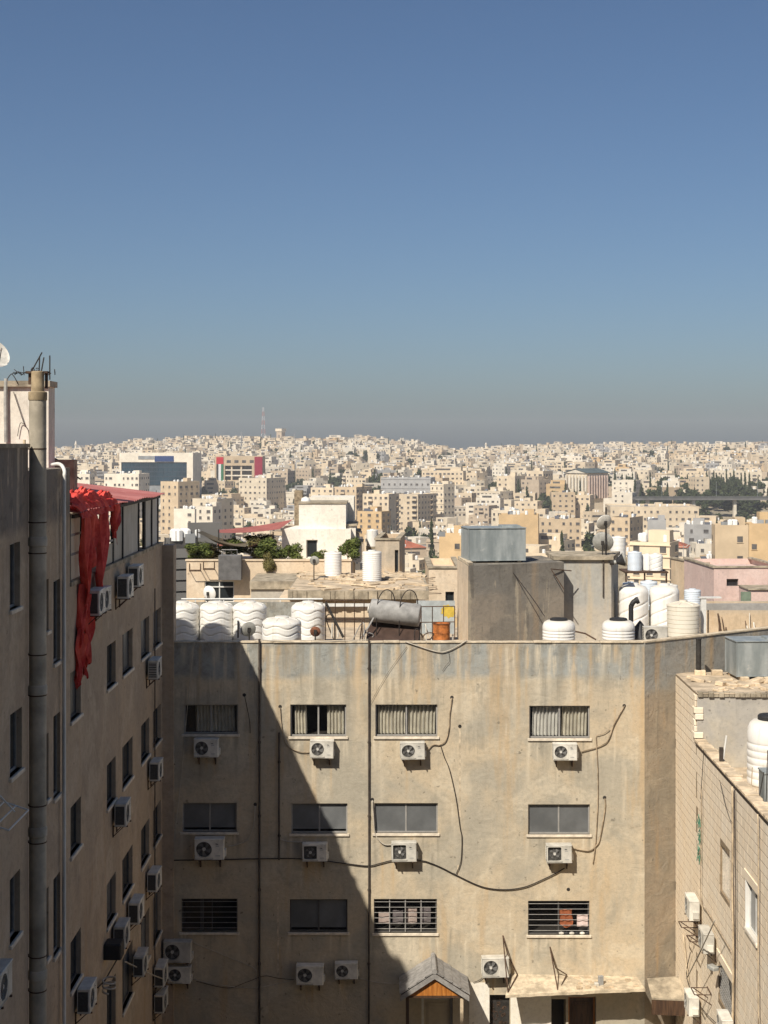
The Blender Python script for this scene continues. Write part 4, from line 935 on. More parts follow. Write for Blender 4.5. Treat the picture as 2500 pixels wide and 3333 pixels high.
for i in range(-4, 12):
    for s_ in (-1, 1):
        p0 = Vector((-.9 + i * .16, .03, 0)); p1 = p0 + Vector((s_ * (d - c) * .8, 0, d - c)); hw = (b - a) / 2
        pts = [p0.lerp(p1, t / 8) for t in range(9)]; pts = [p for p in pts if abs(p.x) <= hw]
        if len(pts) > 1: m.tube([pts[0], pts[-1]], .009, 4)
m.build('lattice', M['alu'], w_)
for uu, zz in ((rw[1], 0), (rw[2], 0)):
    B(st, 'lintel', M['stone'], uu[0] - .15, -.032, uu[3] + .01, uu[1] + .15, -.001, uu[3] + .24)
# units, brackets, pipes on the stone wall
def rp(u, z, out=.0):
    d = Vector((cos(RZ_), sin(RZ_), 0)); nrm = Vector((-sin(RZ_), cos(RZ_), 0)); return Vector((9.65, 47.8, z)) + d * u - nrm * out
GS = 'air conditioners on the limestone wall'
for x, y, k, lab in ((2290, 3000, 'plain', 'uppermost air conditioner on the limestone wall'), (2338, 3108, 'plain', 'air conditioner above the crossing pale pipe on the limestone wall'), (2288, 3312, 'plain', 'air conditioner beside the brown awning box on the limestone wall'), (2403, 3395, 'plain', 'lowest air conditioner on the limestone wall, under the lattice window')):
    ac(k, rp(RU(x) - .45, RZz(x, y), .03), RZ_, lab, GS, 1.0, skip=())
GP = 'pipes and wires on the limestone wall'
for pts, r, mt, lab in (
    ([(2393, 2560), (2394, 2700), (2393, 2900), (2396, 3100), (2394, 3340)], .035, 'pipe_cream', 'cream pipe running the full height of the limestone wall'),
    ([(2402, 2570), (2404, 2800), (2405, 3000), (2402, 3340)], .018, 'pipe_dark', 'rusty thin pipe beside the cream wall pipe'),
    ([(2477, 2650), (2479, 2800), (2478, 3100), (2480, 3340)], .02, 'pipe_cream', 'pale pipe at the edge of the picture on the stone wall'),
    ([(2291, 2560), (2292, 2660), (2290, 2800), (2291, 2930), (2310, 2965), (2355, 3040), (2390, 3100), (2394, 3130)], .02, 'lag', 'dark wire wandering down between two stone-wall air conditioners'),
    ([(2300, 2440), (2294, 2530), (2289, 2600)], .012, 'cable', 'short wire under the parapet of the stone house'),
    ([(2382, 2995), (2340, 3080), (2285, 3185)], .022, 'cable_pale', 'pale stick crossing in front of the stone-wall units'),
    ([(2232, 3040), (2240, 3120), (2250, 3195)], .022, 'pipe_cream', 'short cream pipe between stone-wall air conditioners'),
    ([(2352, 2540), (2368, 2610), (2385, 2665), (2395, 2678)], .010, 'cable', 'thin wire slanting to the cream pipe on the stone wall'),
    ([(2256, 3100), (2243, 3170), (2260, 3230), (2300, 3290), (2340, 3330)], .014, 'cable', 'tangled dark wire low on the stone wall')):
    cable('wall_pipe', [rp(RU(a), RZz(a, b), .08 if 'stick' not in lab else .45) for a, b in pts], r, M[mt], lab, 'pipe', 5, GP)
for i, (x, y) in enumerate(((2262, 3000), (2290, 3045), (2305, 3215))):
    t = thing('steel_bracket', ('rusty empty bracket beneath the uppermost stone-wall unit', 'rusty bracket between two stone-wall units', 'rusty empty bracket below the pale stick')[i], 'bracket', rp(RU(x), RZz(x, y)), RZ_)
    m = MB()
    for p in ([(0, 0, 0), (0, -.5, 0)], [(.55, 0, 0), (.55, -.5, 0)], [(0, -.5, 0), (.55, -.5, 0)], [(0, 0, -.3), (0, -.45, 0)], [(.55, 0, -.3), (.55, -.45, 0)], [(0, -.03, .03), (.55, -.03, .03)]): m.tube(p, .018, 4)
    m.build('frame', M['rust_steel'], t)
t = thing('flood_lamp', 'grey floodlight on the stone wall above the lattice window', 'lamp', rp(RU(2350), RZz(2350, 3150), .25), RZ_ + .4)
B(t, 'housing', M['dish'], -.16, -.10, -.04, .16, .10, .06, bev=.02); B(t, 'arm', M['dark_steel'], -.02, .1, -.02, .02, .30, .02)
m = MB(); rr = random.Random(77)
g_ = simple('green_net', (.10, .26, .17), .8, 0, .3, 8)
for i in range(36): p = rp(RU(2283) + rr.uniform(-.18, .18), RZz(2283, 2650 + rr.random() * 140), .07); m.tube([p, p + Vector((rr.uniform(-.03, .03), rr.uniform(-.1, .1), -rr.uniform(.08, .25)))], .012, 4)
tag(m.build('green_netting', g_), 'scrap of faded green netting clinging to a stone-wall pipe', 'netting')
# upper roof: rubble and galvanised tank
rr = random.Random(55); m = MB()
for i in range(150):
    u = rr.uniform(.4, 3.4); y = rr.uniform(.3, 7.5) if i % 3 else rr.uniform(2.5, 7.5); s_ = rr.uniform(.05, .2); k = len(m.v)
    m.bbox(-s_ * 1.3, -s_ * .8, 0, s_ * 1.3, s_ * .8, s_ * rr.uniform(.35, .8), b=.02); m.xf(Matrix.Translation((u, y, ZH + .018)) @ Matrix.Rotation(rr.uniform(-.25, .25), 4, 'X') @ Matrix.Rotation(rr.uniform(0, 3), 4, 'Z'), k)
o = m.build('roof_rubble', M['rubble']); tag(o, 'broken stone rubble strewn over the limestone house roof', 'rubble', kind='stuff'); o.location = st.location; o.rotation_euler = st.rotation_euler
t = thing('blocks_row', 'row of loose building blocks along the back of the stone house roof', 'blocks', st.location, RZ_)
for i in range(9): B(t, 'block', M['rubble'], .05 + rr.uniform(0, .1), .6 + i * .55, ZH + .02, .25 + rr.uniform(0, .1), .95 + i * .55, ZH + .17 + rr.uniform(0, .05), bev=.02)
def box_tank(label, loc, rz, w, d, h, legs=.12):
    t = thing('water_tank', label, 'water tank', loc, rz)
    m = MB(); m.bbox(-w / 2, -d / 2, legs, w / 2, d / 2, legs + h, b=.02); m.build('sheet_body', M['galv'], t)
    m = MB()
    for s_ in (-1, 1):
        for q in (-1, 1): m.box(s_ * w / 2 - .02 * s_, q * d / 2, legs, s_ * (w / 2 + .012), q * (d / 2 + .012), legs + h)
    m.box(-w / 2 - .03, -d / 2 - .03, legs + h + .003, w / 2 + .03, d / 2 + .03, legs + h + .03); m.box(-w / 2 - .02, -d / 2 - .018, legs, w / 2 + .02, -d / 2 - .001, legs + .03); m.build('seam', M['galv'], t)
    m = MB(); m.box(w * .12, -d * .3, legs + h + .032, w * .44, d * .2, legs + h + .10); m.build('hatch', M['galv'], t)
    m = MB()
    for s_ in (-.8, 0, .8): m.box(s_ * w / 2 - .06, -d / 2 + .03, 0, s_ * w / 2 + .06, d / 2 - .03, legs - .003)
    m.build('bearer', M['slab_edge'], t); return t
p = W(2445, 2160, 47.0); box_tank('galvanised box tank on the limestone house roof among rubble', (p.x + .25, 47.2, ZH + .02), radians(4), 1.75, 1.2, 1.12, .10)
t = thing('roof_post', 'dark steel post in front of the roof corner by the stone house', 'post', (W(2275, 0, 47.6).x, 47.65, ZH + .02))
m = MB(); m.cone((0, 0, 0), (0, 0, 1.16), .085, n=14); m.build('tube', M['dark_steel'], t, True); m = MB(); m.cone((0, 0, 1.16), (0, 0, 1.20), .10, n=14); m.build('cap', M['dark_steel'], t)
# low roof: ribbed tank, steel box, pipe stub, rods
# ------------------------------------------------------------------ water tanks
def tank_mesh(kind):
    """unit tank: radius .55, height as built; returns body, lid meshes and mats"""
    R = .55; out = []
    if kind == 'wave':
        H = 1.42; pr = [(R * .985, 0)]; n = 78
        for i in range(n + 1): pr.append((R, .03 + (H - .18) * i / n))
        pr += [(R * .985, H - .11), (R * .93, H - .06), (R * .78, H - .01), (R * .55, H + .035), (R * .36, H + .05), (R * .01, H + .05)]
        def fn(t, r, z):
            if z > H - .14 or z < .04: return r
            o = 0
            for k in range(5):
                zk = .16 + k * .25 + .055 * sin(t * 5 + .6); o -= .020 * exp(-((z - zk) / .018) ** 2); o += .005 * exp(-((z - zk - .075) / .05) ** 2)
            return r + o
        m = MB(); m.lathe(pr, 80, fn=fn)
        for i in range(8):
            a = 2 * pi * i / 8; m.tube([(R * .40 * cos(a), R * .40 * sin(a), H + .045), (R * .78 * cos(a), R * .78 * sin(a), H - .005), (R * .96 * cos(a), R * .96 * sin(a), H - .09)], .02, 5)
        out.append(('body', m, 'all')); m = MB(); m.lathe([(.20, H + .04), (.20, H + .085), (.17, H + .10), (.01, H + .105)], 24); out.append(('lid', m, True))
    elif kind == 'ribbed':
        H = .98; pr = [(R * .97, 0)]; n = 60
        for i in range(n + 1):
            z = .02 + .62 * i / n; pr.append((R * (.962 + .038 * abs(sin(z / .62 * pi * 6)) ** .6), z))
        pr += [(R, .66), (R * .995, .74), (R * .96, .83), (R * .88, .90), (R * .74, .945), (R * .45, .965), (R * .01, .97)]
        m = MB(); m.lathe(pr, 48); out.append(('body', m, 'all')); m = MB(); m.lathe([(.30, .955), (.30, 1.01), (.27, 1.03), (.01, 1.035)], 28); out.append(('lid', m, True))
    elif kind == 'bands':
        H = 1.22; pr = [(R, 0)]
        for k in range(7):
            z = .10 + k * .15; pr += [(R, z), (R * .975, z + .008), (R * .975, z + .018), (R, z + .028)]
        pr += [(R, H - .06), (R * 1.02, H - .055), (R * 1.02, H - .02), (R * .98, H), (R * .5, H + .06), (R * .26, H + .09), (R * .01, H + .09)]
        m = MB(); m.lathe(pr, 48)
        for i in range(6): a = 2 * pi * i / 6; m.tube([(R * .3 * cos(a), R * .3 * sin(a), H + .085), (R * .9 * cos(a), R * .9 * sin(a), H + .015)], .02, 5)
        out.append(('body', m, True)); m = MB(); m.lathe([(.14, H + .085), (.14, H + .15), (.01, H + .155)], 20); out.append(('lid', m, True))
    elif kind == 'swirl':
        H = 1.5; pr = [(R * .98, 0)]; n = 70
        for i in range(n + 1): pr.append((R, .03 + 1.2 * i / n))
        pr += [(R * .99, 1.28), (R * .95, 1.35), (R * .86, 1.42), (R * .7, 1.47), (R * .45, 1.5), (R * .01, 1.51)]
        def fn2(t, r, z):
            if z > 1.25 or z < .03: return r
            o = 0; tt = ((t + .9) % (2 * pi)) / (2 * pi)
            for k in range(-2, 5):
                zk = k * .42 + tt * 1.26; o -= .03 * exp(-((z - zk) / .03) ** 2)
            return r + o
        m = MB(); m.lathe(pr, 64, fn=fn2); out.append(('body', m, 'all')); m = MB(); m.lathe([(.2, 1.495), (.2, 1.54), (.17, 1.56), (.01, 1.565)], 24); out.append(('lid', m, True))
    else:                                                             # fine rings
        H = 1.55; pr = [(R * .98, 0)]; n = 84
        for i in range(n + 1):
            z = .02 + (H - .12) * i / n; pr.append((R * (.985 + .015 * sin(z / (H - .12) * pi * 28)), z))
        pr += [(R, H - .08), (R * .97, H - .03), (R * .9, H), (R * .3, H + .03), (R * .01, H + .03)]
        m = MB(); m.lathe(pr, 40); out.append(('body', m, 'all')); m = MB(); m.lathe([(.22, H + .025), (.22, H + .07), (.01, H + .075)], 20); out.append(('lid', m, True))
    return out
TK = {}
def tank(kind, loc, label, group, s=1.0, sz=1.0, mat='tank_white', lid=None, rz=0):
    lid = lid or mat; key = (kind, mat, lid)
    if key not in TK: TK[key] = [(nm, mb.mesh('tank_' + nm, M[mat if nm == 'body' else lid], sm)) for nm, mb, sm in tank_mesh(kind)]
    t = thing('water_tank', label, 'water tank', loc, rz, group); t.scale = (s, s, sz)
    for nm, me in TK[key]: put(nm, me, t)
    m = MB(); m.tube([(.50, -.1, .12), (.62, -.12, .12), (.64, -.12, -.0)], .022, 6, 4); m.build('outlet_pipe', M['dark_steel'], t)
    return t
DK = 13.3
GT = 'white wavy water tanks behind the roof edge'
for i, (x, Y, lab) in enumerate(((594, 50.7, 'wave-moulded white tank partly hidden by the tall wing'), (706, 50.7, 'wave-moulded white tank second from the tall wing'), (813, 50.7, 'wave-moulded white tank behind the small grey dish'), (1003, 50.7, 'wave-moulded white tank behind the rust-red dish'))):
    tank('wave', (W(x, 0, Y).x, Y, DK + .16), lab, GT, 1.075, 1.0, rz=-pi / 2 + .15 * i)
    B(thing('concrete_plinth', ('low concrete plinth under the tank beside the tall wing', 'low concrete plinth under the second wavy tank', 'low concrete plinth under the tank behind the grey dish', 'low concrete plinth under the tank behind the rusty dish')[i], 'plinth', (W(x, 0, Y).x, Y, DK + .003)), 'slab', M['slab_edge'], -.56, -.56, 0, .56, .56, .155)
tank('wave', (W(917, 0, 48.4).x, 48.4, DK + .01), 'low squat white tank standing in front between two wavy tanks', GT, 1.19, .93, rz=.5)
GR = 'round tanks by the stair blocks'
tank('ribbed', (W(1819, 0, 48.6).x, 48.6, DK + .30), 'ribbed white tank with black lid in front of the grey stair block', GR, 1.0, 1.0, lid='black_plastic')
tank('ribbed', (W(2013, 0, 48.6).x, 48.6, DK + .30), 'ribbed white tank with black lid beside the black vent elbow', GR, 1.0, 1.0, lid='black_plastic', rz=1.2)
for x, lab in ((1819, 'block base under the ribbed tank before the stair block'), (2013, 'block base under the ribbed tank near the vent elbow')):
    B(thing('concrete_plinth', lab, 'plinth', (W(x, 0, 48.6).x, 48.6, DK + .003)), 'slab', M['slab_edge'], -.5, -.45, 0, .5, .45, .295)
tank('bands', (W(2224, 0, 50.6).x, 50.6, DK + .35), 'cream banded tank beside the white post', GR, 1.03, 1.0, 'tank_cream')
B(thing('concrete_plinth', 'block base under the cream banded tank', 'plinth', (W(2224, 0, 50.6).x, 50.6, DK + .003)), 'slab', M['slab_edge'], -.5, -.5, 0, .5, .5, .345)
tank('swirl', (W(2062, 0, 53.2).x, 53.2, DK + .35), 'big white swirl-moulded tank behind the vent elbow', GR, 1.0, 1.1, 'tank_white', rz=-.4)
tank('swirl', (W(2162, 0, 53.4).x, 53.4, DK + .35), 'big white swirl-moulded tank behind the cream banded tank', GR, 1.0, 1.08, 'tank_white', rz=-.1)
for x, lab in ((2050, 'block base under the swirl tank by the vent elbow'), (2162, 'block base under the swirl tank by the banded one')):
    B(thing('concrete_plinth', lab, 'plinth', (W(x, 0, 53.3).x, 53.3, DK + .003)), 'slab', M['slab_edge'], -.55, -.55, 0, .55, .55, .345)
# low-roof tank on the stone house
p = W(2508, 0, 42.0); tank('ribbed', (p.x, 42.0, 10.61), 'tall ribbed white tank with open dark top on the stone house terrace', GR, 1.22, 1.95, lid='black_plastic')
t = thing('steel_box', 'dark grey steel box at the picture edge on the stone house terrace', 'box', (W(2510, 0, 39.2).x, 39.2, 10.61)); B(t, 'casing', M['galv'], -.25, -.3, 0, .6, .35, .98, bev=.02); B(t, 'lid', M['galv'], -.27, -.32, .985, .62, .37, 1.02)
t = thing('pipe_stub', 'short dark square pipe standing on the stone parapet', 'pipe', rp(RU(2334), ZL + .05, -.12)); B(t, 'tube', M['pipe_dark'], -.05, -.05, 0, .05, .05, .42); m = MB(); m.tube([(.05, -.03, .1), (.16, .05, .75)], .025, 6); m.build('white_stick', M['white_pvc'], t)
for i, (x, y0, y1) in enumerate(((2406, 2450, 2560), (2447, 2438, 2540), (2480, 2342, 2500), (2464, 2480, 2555))):
    a = rp(RU(2400) + i * .35, 11.0, -.35 - .12 * i); m = MB(); m.tube([a, a + Vector((.05 + .1 * (i == 1), 0, (.9, .85, 1.5, .7)[i]))], .014, 5)
    tag(m.build('steel_rod', M['pipe_cream'] if i == 0 else M['dark_steel']), ('pale upright rod behind the stone parapet', 'leaning thin rod in front of the tall ribbed tank', 'long thin rod crossing the tall ribbed tank', 'short rod near the steel box')[i], 'rod', 'rods behind the stone parapet')
# ------------------------------------------------------------------ stair blocks on the roof
sb = thing('stair_block', 'grey stained stair block on the roof carrying a galvanised tank', 'building', (2.93, 50, DK))
z1 = 16.27 - DK; A, Bp, Cp, Dp = (0, 0), (3.5, 1.6), (3.0, 4.6), (-.22, 3.0)
m = MB(); m.prism([A, Bp, Cp, Dp], 0.004, z1); m.build('wall', M['grey_block'], sb)
m = MB()
m.slab((*Dp, z1 + .002), (*A, z1 + .002), (A[0] + .16, A[1] + .2, z1 + .002), (Dp[0] + .2, Dp[1], z1 + .002), (0, 0, .10)); m.build('roof_kerb', M['coping'], sb)
m = MB(); m.slab((-.012, .005, .01), (-.232, 3.0, .01), (-.232, 3.0, z1 - .01), (-.012, .005, z1 - .01), (-.01, 0, 0)); m.build('painted_side', M['cream'], sb)
s2 = thing('stair_tower', 'grey stair tower on the roof with two dishes and a horn', 'building', (W(1836, 0, 52.4).x, 52.4, DK))
wd_ = W(1990, 0, 52.4).x - W(1836, 0, 52.4).x; zt = EYE - (1822 - HOR) * 52.4 / FOC - DK
m = MB(); m.prism([(-.25, 0), (wd_, 0), (wd_ + .62, 2.3), (-.25, 2.3)], .004, zt); m.build('wall', M['grey_plaster'], s2)
m = MB(); m.prism([(-.4, -.12), (wd_ + .06, -.12), (wd_ + .72, 2.45), (-.4, 2.45)], zt + .003, zt + .13); m.build('roof_slab', M['slab_edge'], s2)
B(s2, 'wall_pipe', M['pipe_dark'], wd_ - .32, -.06, zt - 1.35, wd_ - .28, -.01, zt + .05)
p = W(1606, 1832, 51.8); box_tank('large galvanised box tank on top of the grey stair block', (p.x, 51.9, 16.28), radians(8), 2.06, 1.3, 1.14, .06)
for i, (x, y, R, rz, tl, mt, lab) in enumerate(((1969, 1703, .30, radians(200), 25, 'dish_pale', 'upper pale dish on the stair tower mast'), (1960, 1768, .38, radians(165), 20, 'dish', 'lower grey dish on the stair tower mast'))):
    q = W(x, y, 52.9); dish(lab, (q.x + .03, q.y + .1 * i, DK + zt + .14), R, rz, tl, M[mt], q.z - DK - zt - .14, 'dishes on the stair tower')
q = W(1968, 1660, 53.0); m = MB(); m.tube([(q.x + .06, 53.05, DK + zt + .13), (q.x + .06, 53.05, q.z + .1)], .03, 6); tag(m.build('dish_mast', M['dark_steel']), 'dark mast rising behind two dishes on the stair tower', 'mast')
t = thing('horn_speaker', 'grey horn loudspeaker jutting from the stair tower', 'loudspeaker', W(1996, 1832, 52.2), 0)
m = MB(); m.lathe([(.06, 0), (.075, .10), (.10, .22), (.16, .34), (.25, .42), (.255, .425), (.24, .42), (.15, .33), (.09, .2), (.05, .1)], 24); m.xf(Matrix.Rotation(radians(72), 4, 'Y')); m.build('horn', M['dish'], t, True)
m = MB(); m.cone((-.12, 0, 0), (.02, 0, 0), .075, n=16); m.box(-.1, .02, -.03, -.02, .25, .03); m.build('driver', M['dark_steel'], t)
m = MB(); m.cone((.10, 0, .03), (.36, 0, .11), .08, .235, n=20, caps=False); m.build('mouth', M['black_plastic'], t)
cable('roof_wire', [W(1650, 1836, 50.9), W(1690, 1890, 50.6), W(1735, 1950, 50.2), W(1772, 2005, 49.2)], .02, M['cable'], 'black cable slanting across the grey stair block to the ribbed tank')
for i, (pts, r, lab) in enumerate((([W(1793, 1852, 51.2), W(1860, 1858, 51.8)], .02, 'steel arm between the two stair blocks'), ([W(1796, 1856, 51.2), W(1836, 1918, 51.2)], .018, 'brace under the steel arm between stair blocks'), ([W(1872, 2055, 50.5), W(1905, 2062, 50.3), W(1940, 2082, 50.1)], .03, 'bent bar on the roof between ribbed tanks'))):
    m = MB(); m.tube(pts, r, 5); tag(m.build('steel_bar', M['rust_steel']), lab, 'bar')
t = thing('vent_elbow', 'black plastic vent elbow rising behind a ribbed tank', 'pipe', (W(2054, 0, 49.6).x, 49.6, DK + .003))
m = MB(); zz = 15.02 - DK; m.tube([(0, 0, 0), (0, 0, zz - .25), (.02, 0, zz - .08), (.10, 0, zz + .05), (.22, 0, zz + .09)], .085, 12, 4); m.build('bend', M['black_plastic'], t, 'all'); m = MB(); m.cone((.16, 0, zz + .07), (.26, 0, zz + .11), .12, n=14); m.build('collar', M['black_plastic'], t)
t = thing('black_tarp', 'crumpled black tarp heaped over pipes behind a ribbed tank', 'tarpaulin', (W(2083, 0, 50.2).x, 50.2, DK + .02))
def tarp(u, v):
    a = 2 * pi * u; r = .46 * (1 - v ** 1.6) * (1 + .22 * sin(a * 3) + .1 * sin(a * 7)); return (r * cos(a), r * .7 * sin(a), 1.05 * v + .10 * sin(a * 4 + v * 6) * (1 - v))
m = MB(); m.grid(40, 12, tarp); m.build('sheet', M['black_plastic'], t, True)
q = W(2134, 2083, 48.9); ac('plain', (q.x, 49.2, 13.72), 0, 'air conditioner standing on the roof next to the cream banded tank', 'roof air conditioners', 1.0)
B(thing('unit_stand', 'block stand under the roof air conditioner', 'plinth', (q.x, 49.0, DK + .003)), 'slab', M['slab_edge'], -.45, -.25, 0, .45, .1, .38)
t = thing('white_post', 'white painted post beside the cream banded tank', 'post', (W(2289, 0, 50.9).x, 50.9, DK + .003)); B(t, 'shaft', M['alu_white'], -.09, -.09, 0, .09, .09, 1.75); B(t, 'cap', M['alu_white'], -.16, -.12, 1.753, .62, .12, 1.80)
t = thing('pergola_beam', 'long grey steel beam resting on posts at the roof corner', 'beam', (W(2298, 0, 51.6).x, 51.6, DK)); zb = EYE - (1985 - HOR) * 51.6 / FOC - DK
B(t, 'beam', M['alu'], 0, -.1, zb, 3.0, .1, zb + .22); B(t, 'post', M['pipe_cream'], .05, -.03, .004, .10, .03, zb - .003); B(t, 'post', M['pipe_cream'], 2.7, -.03, .004, 2.76, .03, zb - .003)
t = thing('garden_wall', 'low tan wall behind the pergola beam with pipes leaning on it', 'wall', (W(2296, 0, 53.5).x, 53.5, DK)); B(t, 'wall', M['tan'], 0, 0, .004, 3.6, .2, 1.35)
rr = random.Random(9)
t = thing('leaning_pipes', 'bundle of short pipes leaning on the low tan wall', 'pipes', (W(2340, 0, 53.2).x, 53.2, DK + .004))
for i in range(14):
    x = rr.choice((.05, .2, .25, 1.1, 1.3, 1.9, 2.1)) + rr.uniform(-.06, .06); m = MB(); m.tube([(x, 0, 0), (x + rr.uniform(-.08, .08), .22, rr.uniform(.35, .95))], rr.uniform(.015, .035), 6); m.build('pipe', M['rust_steel'] if i % 3 else M['ac_white'], t, True)
# water tanks farther back on a steel stand
t = thing('tank_stand', 'steel stand with railing carrying the upper row of small tanks', 'stand', (0, 0, 0))
z_s = EYE - (1856 - HOR) * 58 / FOC
m = MB(); m.box(W(2025, 0, 58).x, 57.3, z_s - .06, W(2165, 0, 58).x, 58.8, z_s); m.build('platform', M['rust_steel'], t)
for x in (2030, 2090, 2160): m = MB(); m.box(W(x, 0, 58).x - .03, 57.4, 12, W(x, 0, 58).x + .03, 57.46, z_s - .062); m.build('leg', M['rust_steel'], t)
GB = 'small tanks on the rear roofs'
for x, y, Y, w_, mt, k, lab in ((2066, 1856, 58, 46, 'tank_blue', 'fine', 'bluish tank on the steel stand, nearer the stair tower'), (2108, 1856, 58.2, 40, 'tank_white', 'fine', 'white tank in the middle of the steel stand'), (2135, 1857, 57.6, 44, 'tank_white', 'swirl', 'swirl-moulded tank at the outer end of the steel stand'),
    (2052, 1918, 56, 52, 'tank_blue', 'fine', 'bluish tank below the steel stand next to the stair tower'), (2112, 1920, 56.2, 56, 'tank_blue', 'fine', 'bluish tank below the middle of the steel stand'), (2180, 1925, 56.5, 52, 'tank_white', 'fine', 'white tank under the outer end of the steel stand'), (2254, 1945, 57, 54, 'tank_blue', 'fine', 'tall bluish tank standing alone beyond the banded tank'), (2012, 1812, 64, 50, 'tank_white', 'fine', 'white tank peeping over the stair tower beside the horn')):
    q = W(x, y, Y); s_ = w_ / FOC * Y / 1.1; tank(k, (q.x, Y, q.z - (.75 if y > 1900 else 0)), lab, GB, s_, s_ * (1.15 if y > 1900 else .92), mt)
    if y > 1900 or y < 1820:
        z_ = q.z - (.75 if y > 1900 else 0); B(thing('concrete_plinth', ('concrete pier under the ' + lab), 'plinth', (q.x, Y, 0)), 'pier', M['slab_edge'], -.35, -.35, 9, .35, .35, z_ - .004)
# ------------------------------------------------------------------ solar heater and clutter behind the roof edge
sh = thing('solar_heater', 'rooftop solar water heater with grey drum over a tilted collector', 'solar heater', (W(1288, 0, 49.4).x, 49.4, DK + .004), radians(-8))
zc = EYE - (1995 - HOR) * 49.4 / FOC - DK
m = MB(); m.lathe([(.01, -.92), (.10, -.92), (.11, -.90), (.24, -.90), (.27, -.88), (.375, -.86), (.39, -.83), (.39, .80), (.36, .84), (.01, .86)], 32); m.xf(Matrix.Translation((0, 0, zc)) @ Matrix.Rotation(radians(96), 4, 'Y') ); m.build('drum', simple('dull_drum', (.34, .33, .31), .7, .05, .3, 3), sh, True)
m = MB(); m.lathe([(.09, -.97), (.12, -.965), (.12, -.925), (.09, -.92)], 20); m.xf(Matrix.Translation((0, 0, zc)) @ Matrix.Rotation(radians(96), 4, 'Y')); m.build('end_boss', M['ac_white'], sh, True)
m = MB(); m.slab((-.95, -.95, .10), (.85, -.95, .10), (.85, .25, zc - .42), (-.95, .25, zc - .42), (0, -.05, .07)); m.build('collector', simple('collector_glass', (.07, .045, .035), .35, 0, .3, 3), sh)
for x in (-.9, -.05, .8):
    m = MB(); m.tube([(x, -1.0, .02), (x, .25, zc - .40)], .028, 4); m.build('frame_leg', M['alu'], sh); m = MB(); m.tube([(x, .3, .0), (x, .25, zc - .40)], .025, 4); m.build('frame_leg', M['alu'], sh)
m = MB(); m.tube([(-.9, .3, .05), (-.05, .28, zc - .5)], .02, 4); m.tube([(.8, -.8, .1), (.1, .28, zc - .5)], .02, 4); m.build('brace', M['rust_steel'], sh)
for x0 in (-.5, .28):
    m = MB(); m.tube([(x0 - .12, -.35, .1), (x0 - .10, -.3, zc + .2), (x0 + .02, -.2, zc + .66), (x0 + .22, -.1, zc + .80), (x0 + .42, 0, zc + .62), (x0 + .5, .05, zc + .1)], .018, 5, 6); m.build('hose_loop', M['cable'], sh, 'all')
t = thing('orange_drum', 'dented orange oil drum behind the roof edge', 'drum', (W(1437, 0, 49.6).x, 49.6, DK + .15))
m = MB(); m.lathe([(.29, 0), (.30, .02), (.29, .04), (.29, .27), (.305, .285), (.29, .30), (.29, .55), (.305, .565), (.29, .58), (.29, .84), (.305, .85), (.305, .88), (.27, .88), (.27, .85), (.01, .85)], 26); m.build('shell', M['orange_paint'], t, True)
m = MB(); m.tube([(.306 * cos(a), .306 * sin(a), .885) for a in [2 * pi * i / 24 for i in range(25)]], .012, 5); m.build('rim', M['rust_steel'], t)
B(thing('timber_pallet', 'timber bearer under the orange drum', 'plinth', (W(1437, 0, 49.6).x, 49.6, DK + .002)), 'slab', M['slab_edge'], -.4, -.3, 0, .4, .3, .146)
t = thing('painted_panel', 'grey-blue sheet screen with a yellow sun shape daubed on it', 'screen', (W(1420, 0, 52.4).x, 52.4, DK))
B(t, 'sheet', M['blue_panel'], -.72, 0, .3, .68, .04, 1.50)
m = MB(); rr = random.Random(4); pts = []
for i in range(20): a = 2 * pi * i / 20; r = .24 * (1 + .25 * (i % 2) + rr.uniform(-.1, .1)); pts.append((.44 + r * cos(a), -.006, 1.12 + r * .85 * sin(a)))
m.add(pts, [tuple(range(20))]); m.build('painted_sun', M['yellow_paint'], t)
for s_ in (-.6, .6): B(t, 'leg', M['alu'], s_ - .03, .005, .004, s_ + .03, .035, .3)
for i, (pts, r, mt, lab) in enumerate((([W(1060, 1960, 49.2), W(1085, 2010, 49.1), W(1118, 2075, 49.0)], .045, 'dark_steel', 'thick dark pole leaning beside the wavy tanks'), ([W(1175, 2078, 48.9), W(1200, 2040, 49), W(1217, 2010, 49.2)], .03, 'alu', 'aluminium strut leaning toward the solar heater'), ([W(1335, 2078, 49), W(1365, 2020, 49.6)], .025, 'alu', 'pale strut leaning behind the solar heater'), ([W(1080, 2075, 49.4), W(1082, 2030, 49.4)], .03, 'ac_white', 'white pipe stub behind the rust-red dish'), ([W(1100, 2075, 49.4), W(1102, 2040, 49.4)], .025, 'ac_white', 'second white pipe stub behind the rust-red dish'), ([W(853, 2030, 48.2), W(862, 2050, 48.1), W(878, 2076, 48)], .015, 'dark_steel', 'thin dark bar leaning on the squat tank'), ([W(775, 2076, 47.8), W(775, 2020, 47.8)], .03, 'black_plastic', 'black upright pipe next to the small grey dish'))):
    m = MB(); m.tube(pts, r, 6); tag(m.build('leaning_pole', M[mt], None, True), lab, 'pole', 'poles on the facade roof')
for i, (x, y, R, mt, lab) in enumerate(((811, 2052, .255, 'dish', 'small grey dish standing at the roof edge before the wavy tanks'), (1026, 2059, .175, 'dish_rust', 'small rust-red dish at the roof edge'))):
    q = W(x, y, 47.9); dish(lab, (q.x, 47.95, DK + .003), R, radians(180 + 20 * (1 - i)), 15, M[mt], q.z - DK, 'small dishes at the roof edge')
t = thing('rear_parapet', 'long low cream parapet with pipe rail behind the wavy tanks', 'wall', (0, 51.8, DK)); x0, x1 = W(590, 0, 51.8).x, W(1050, 0, 51.8).x; zr = EYE - (1950 - HOR) * 51.8 / FOC - DK
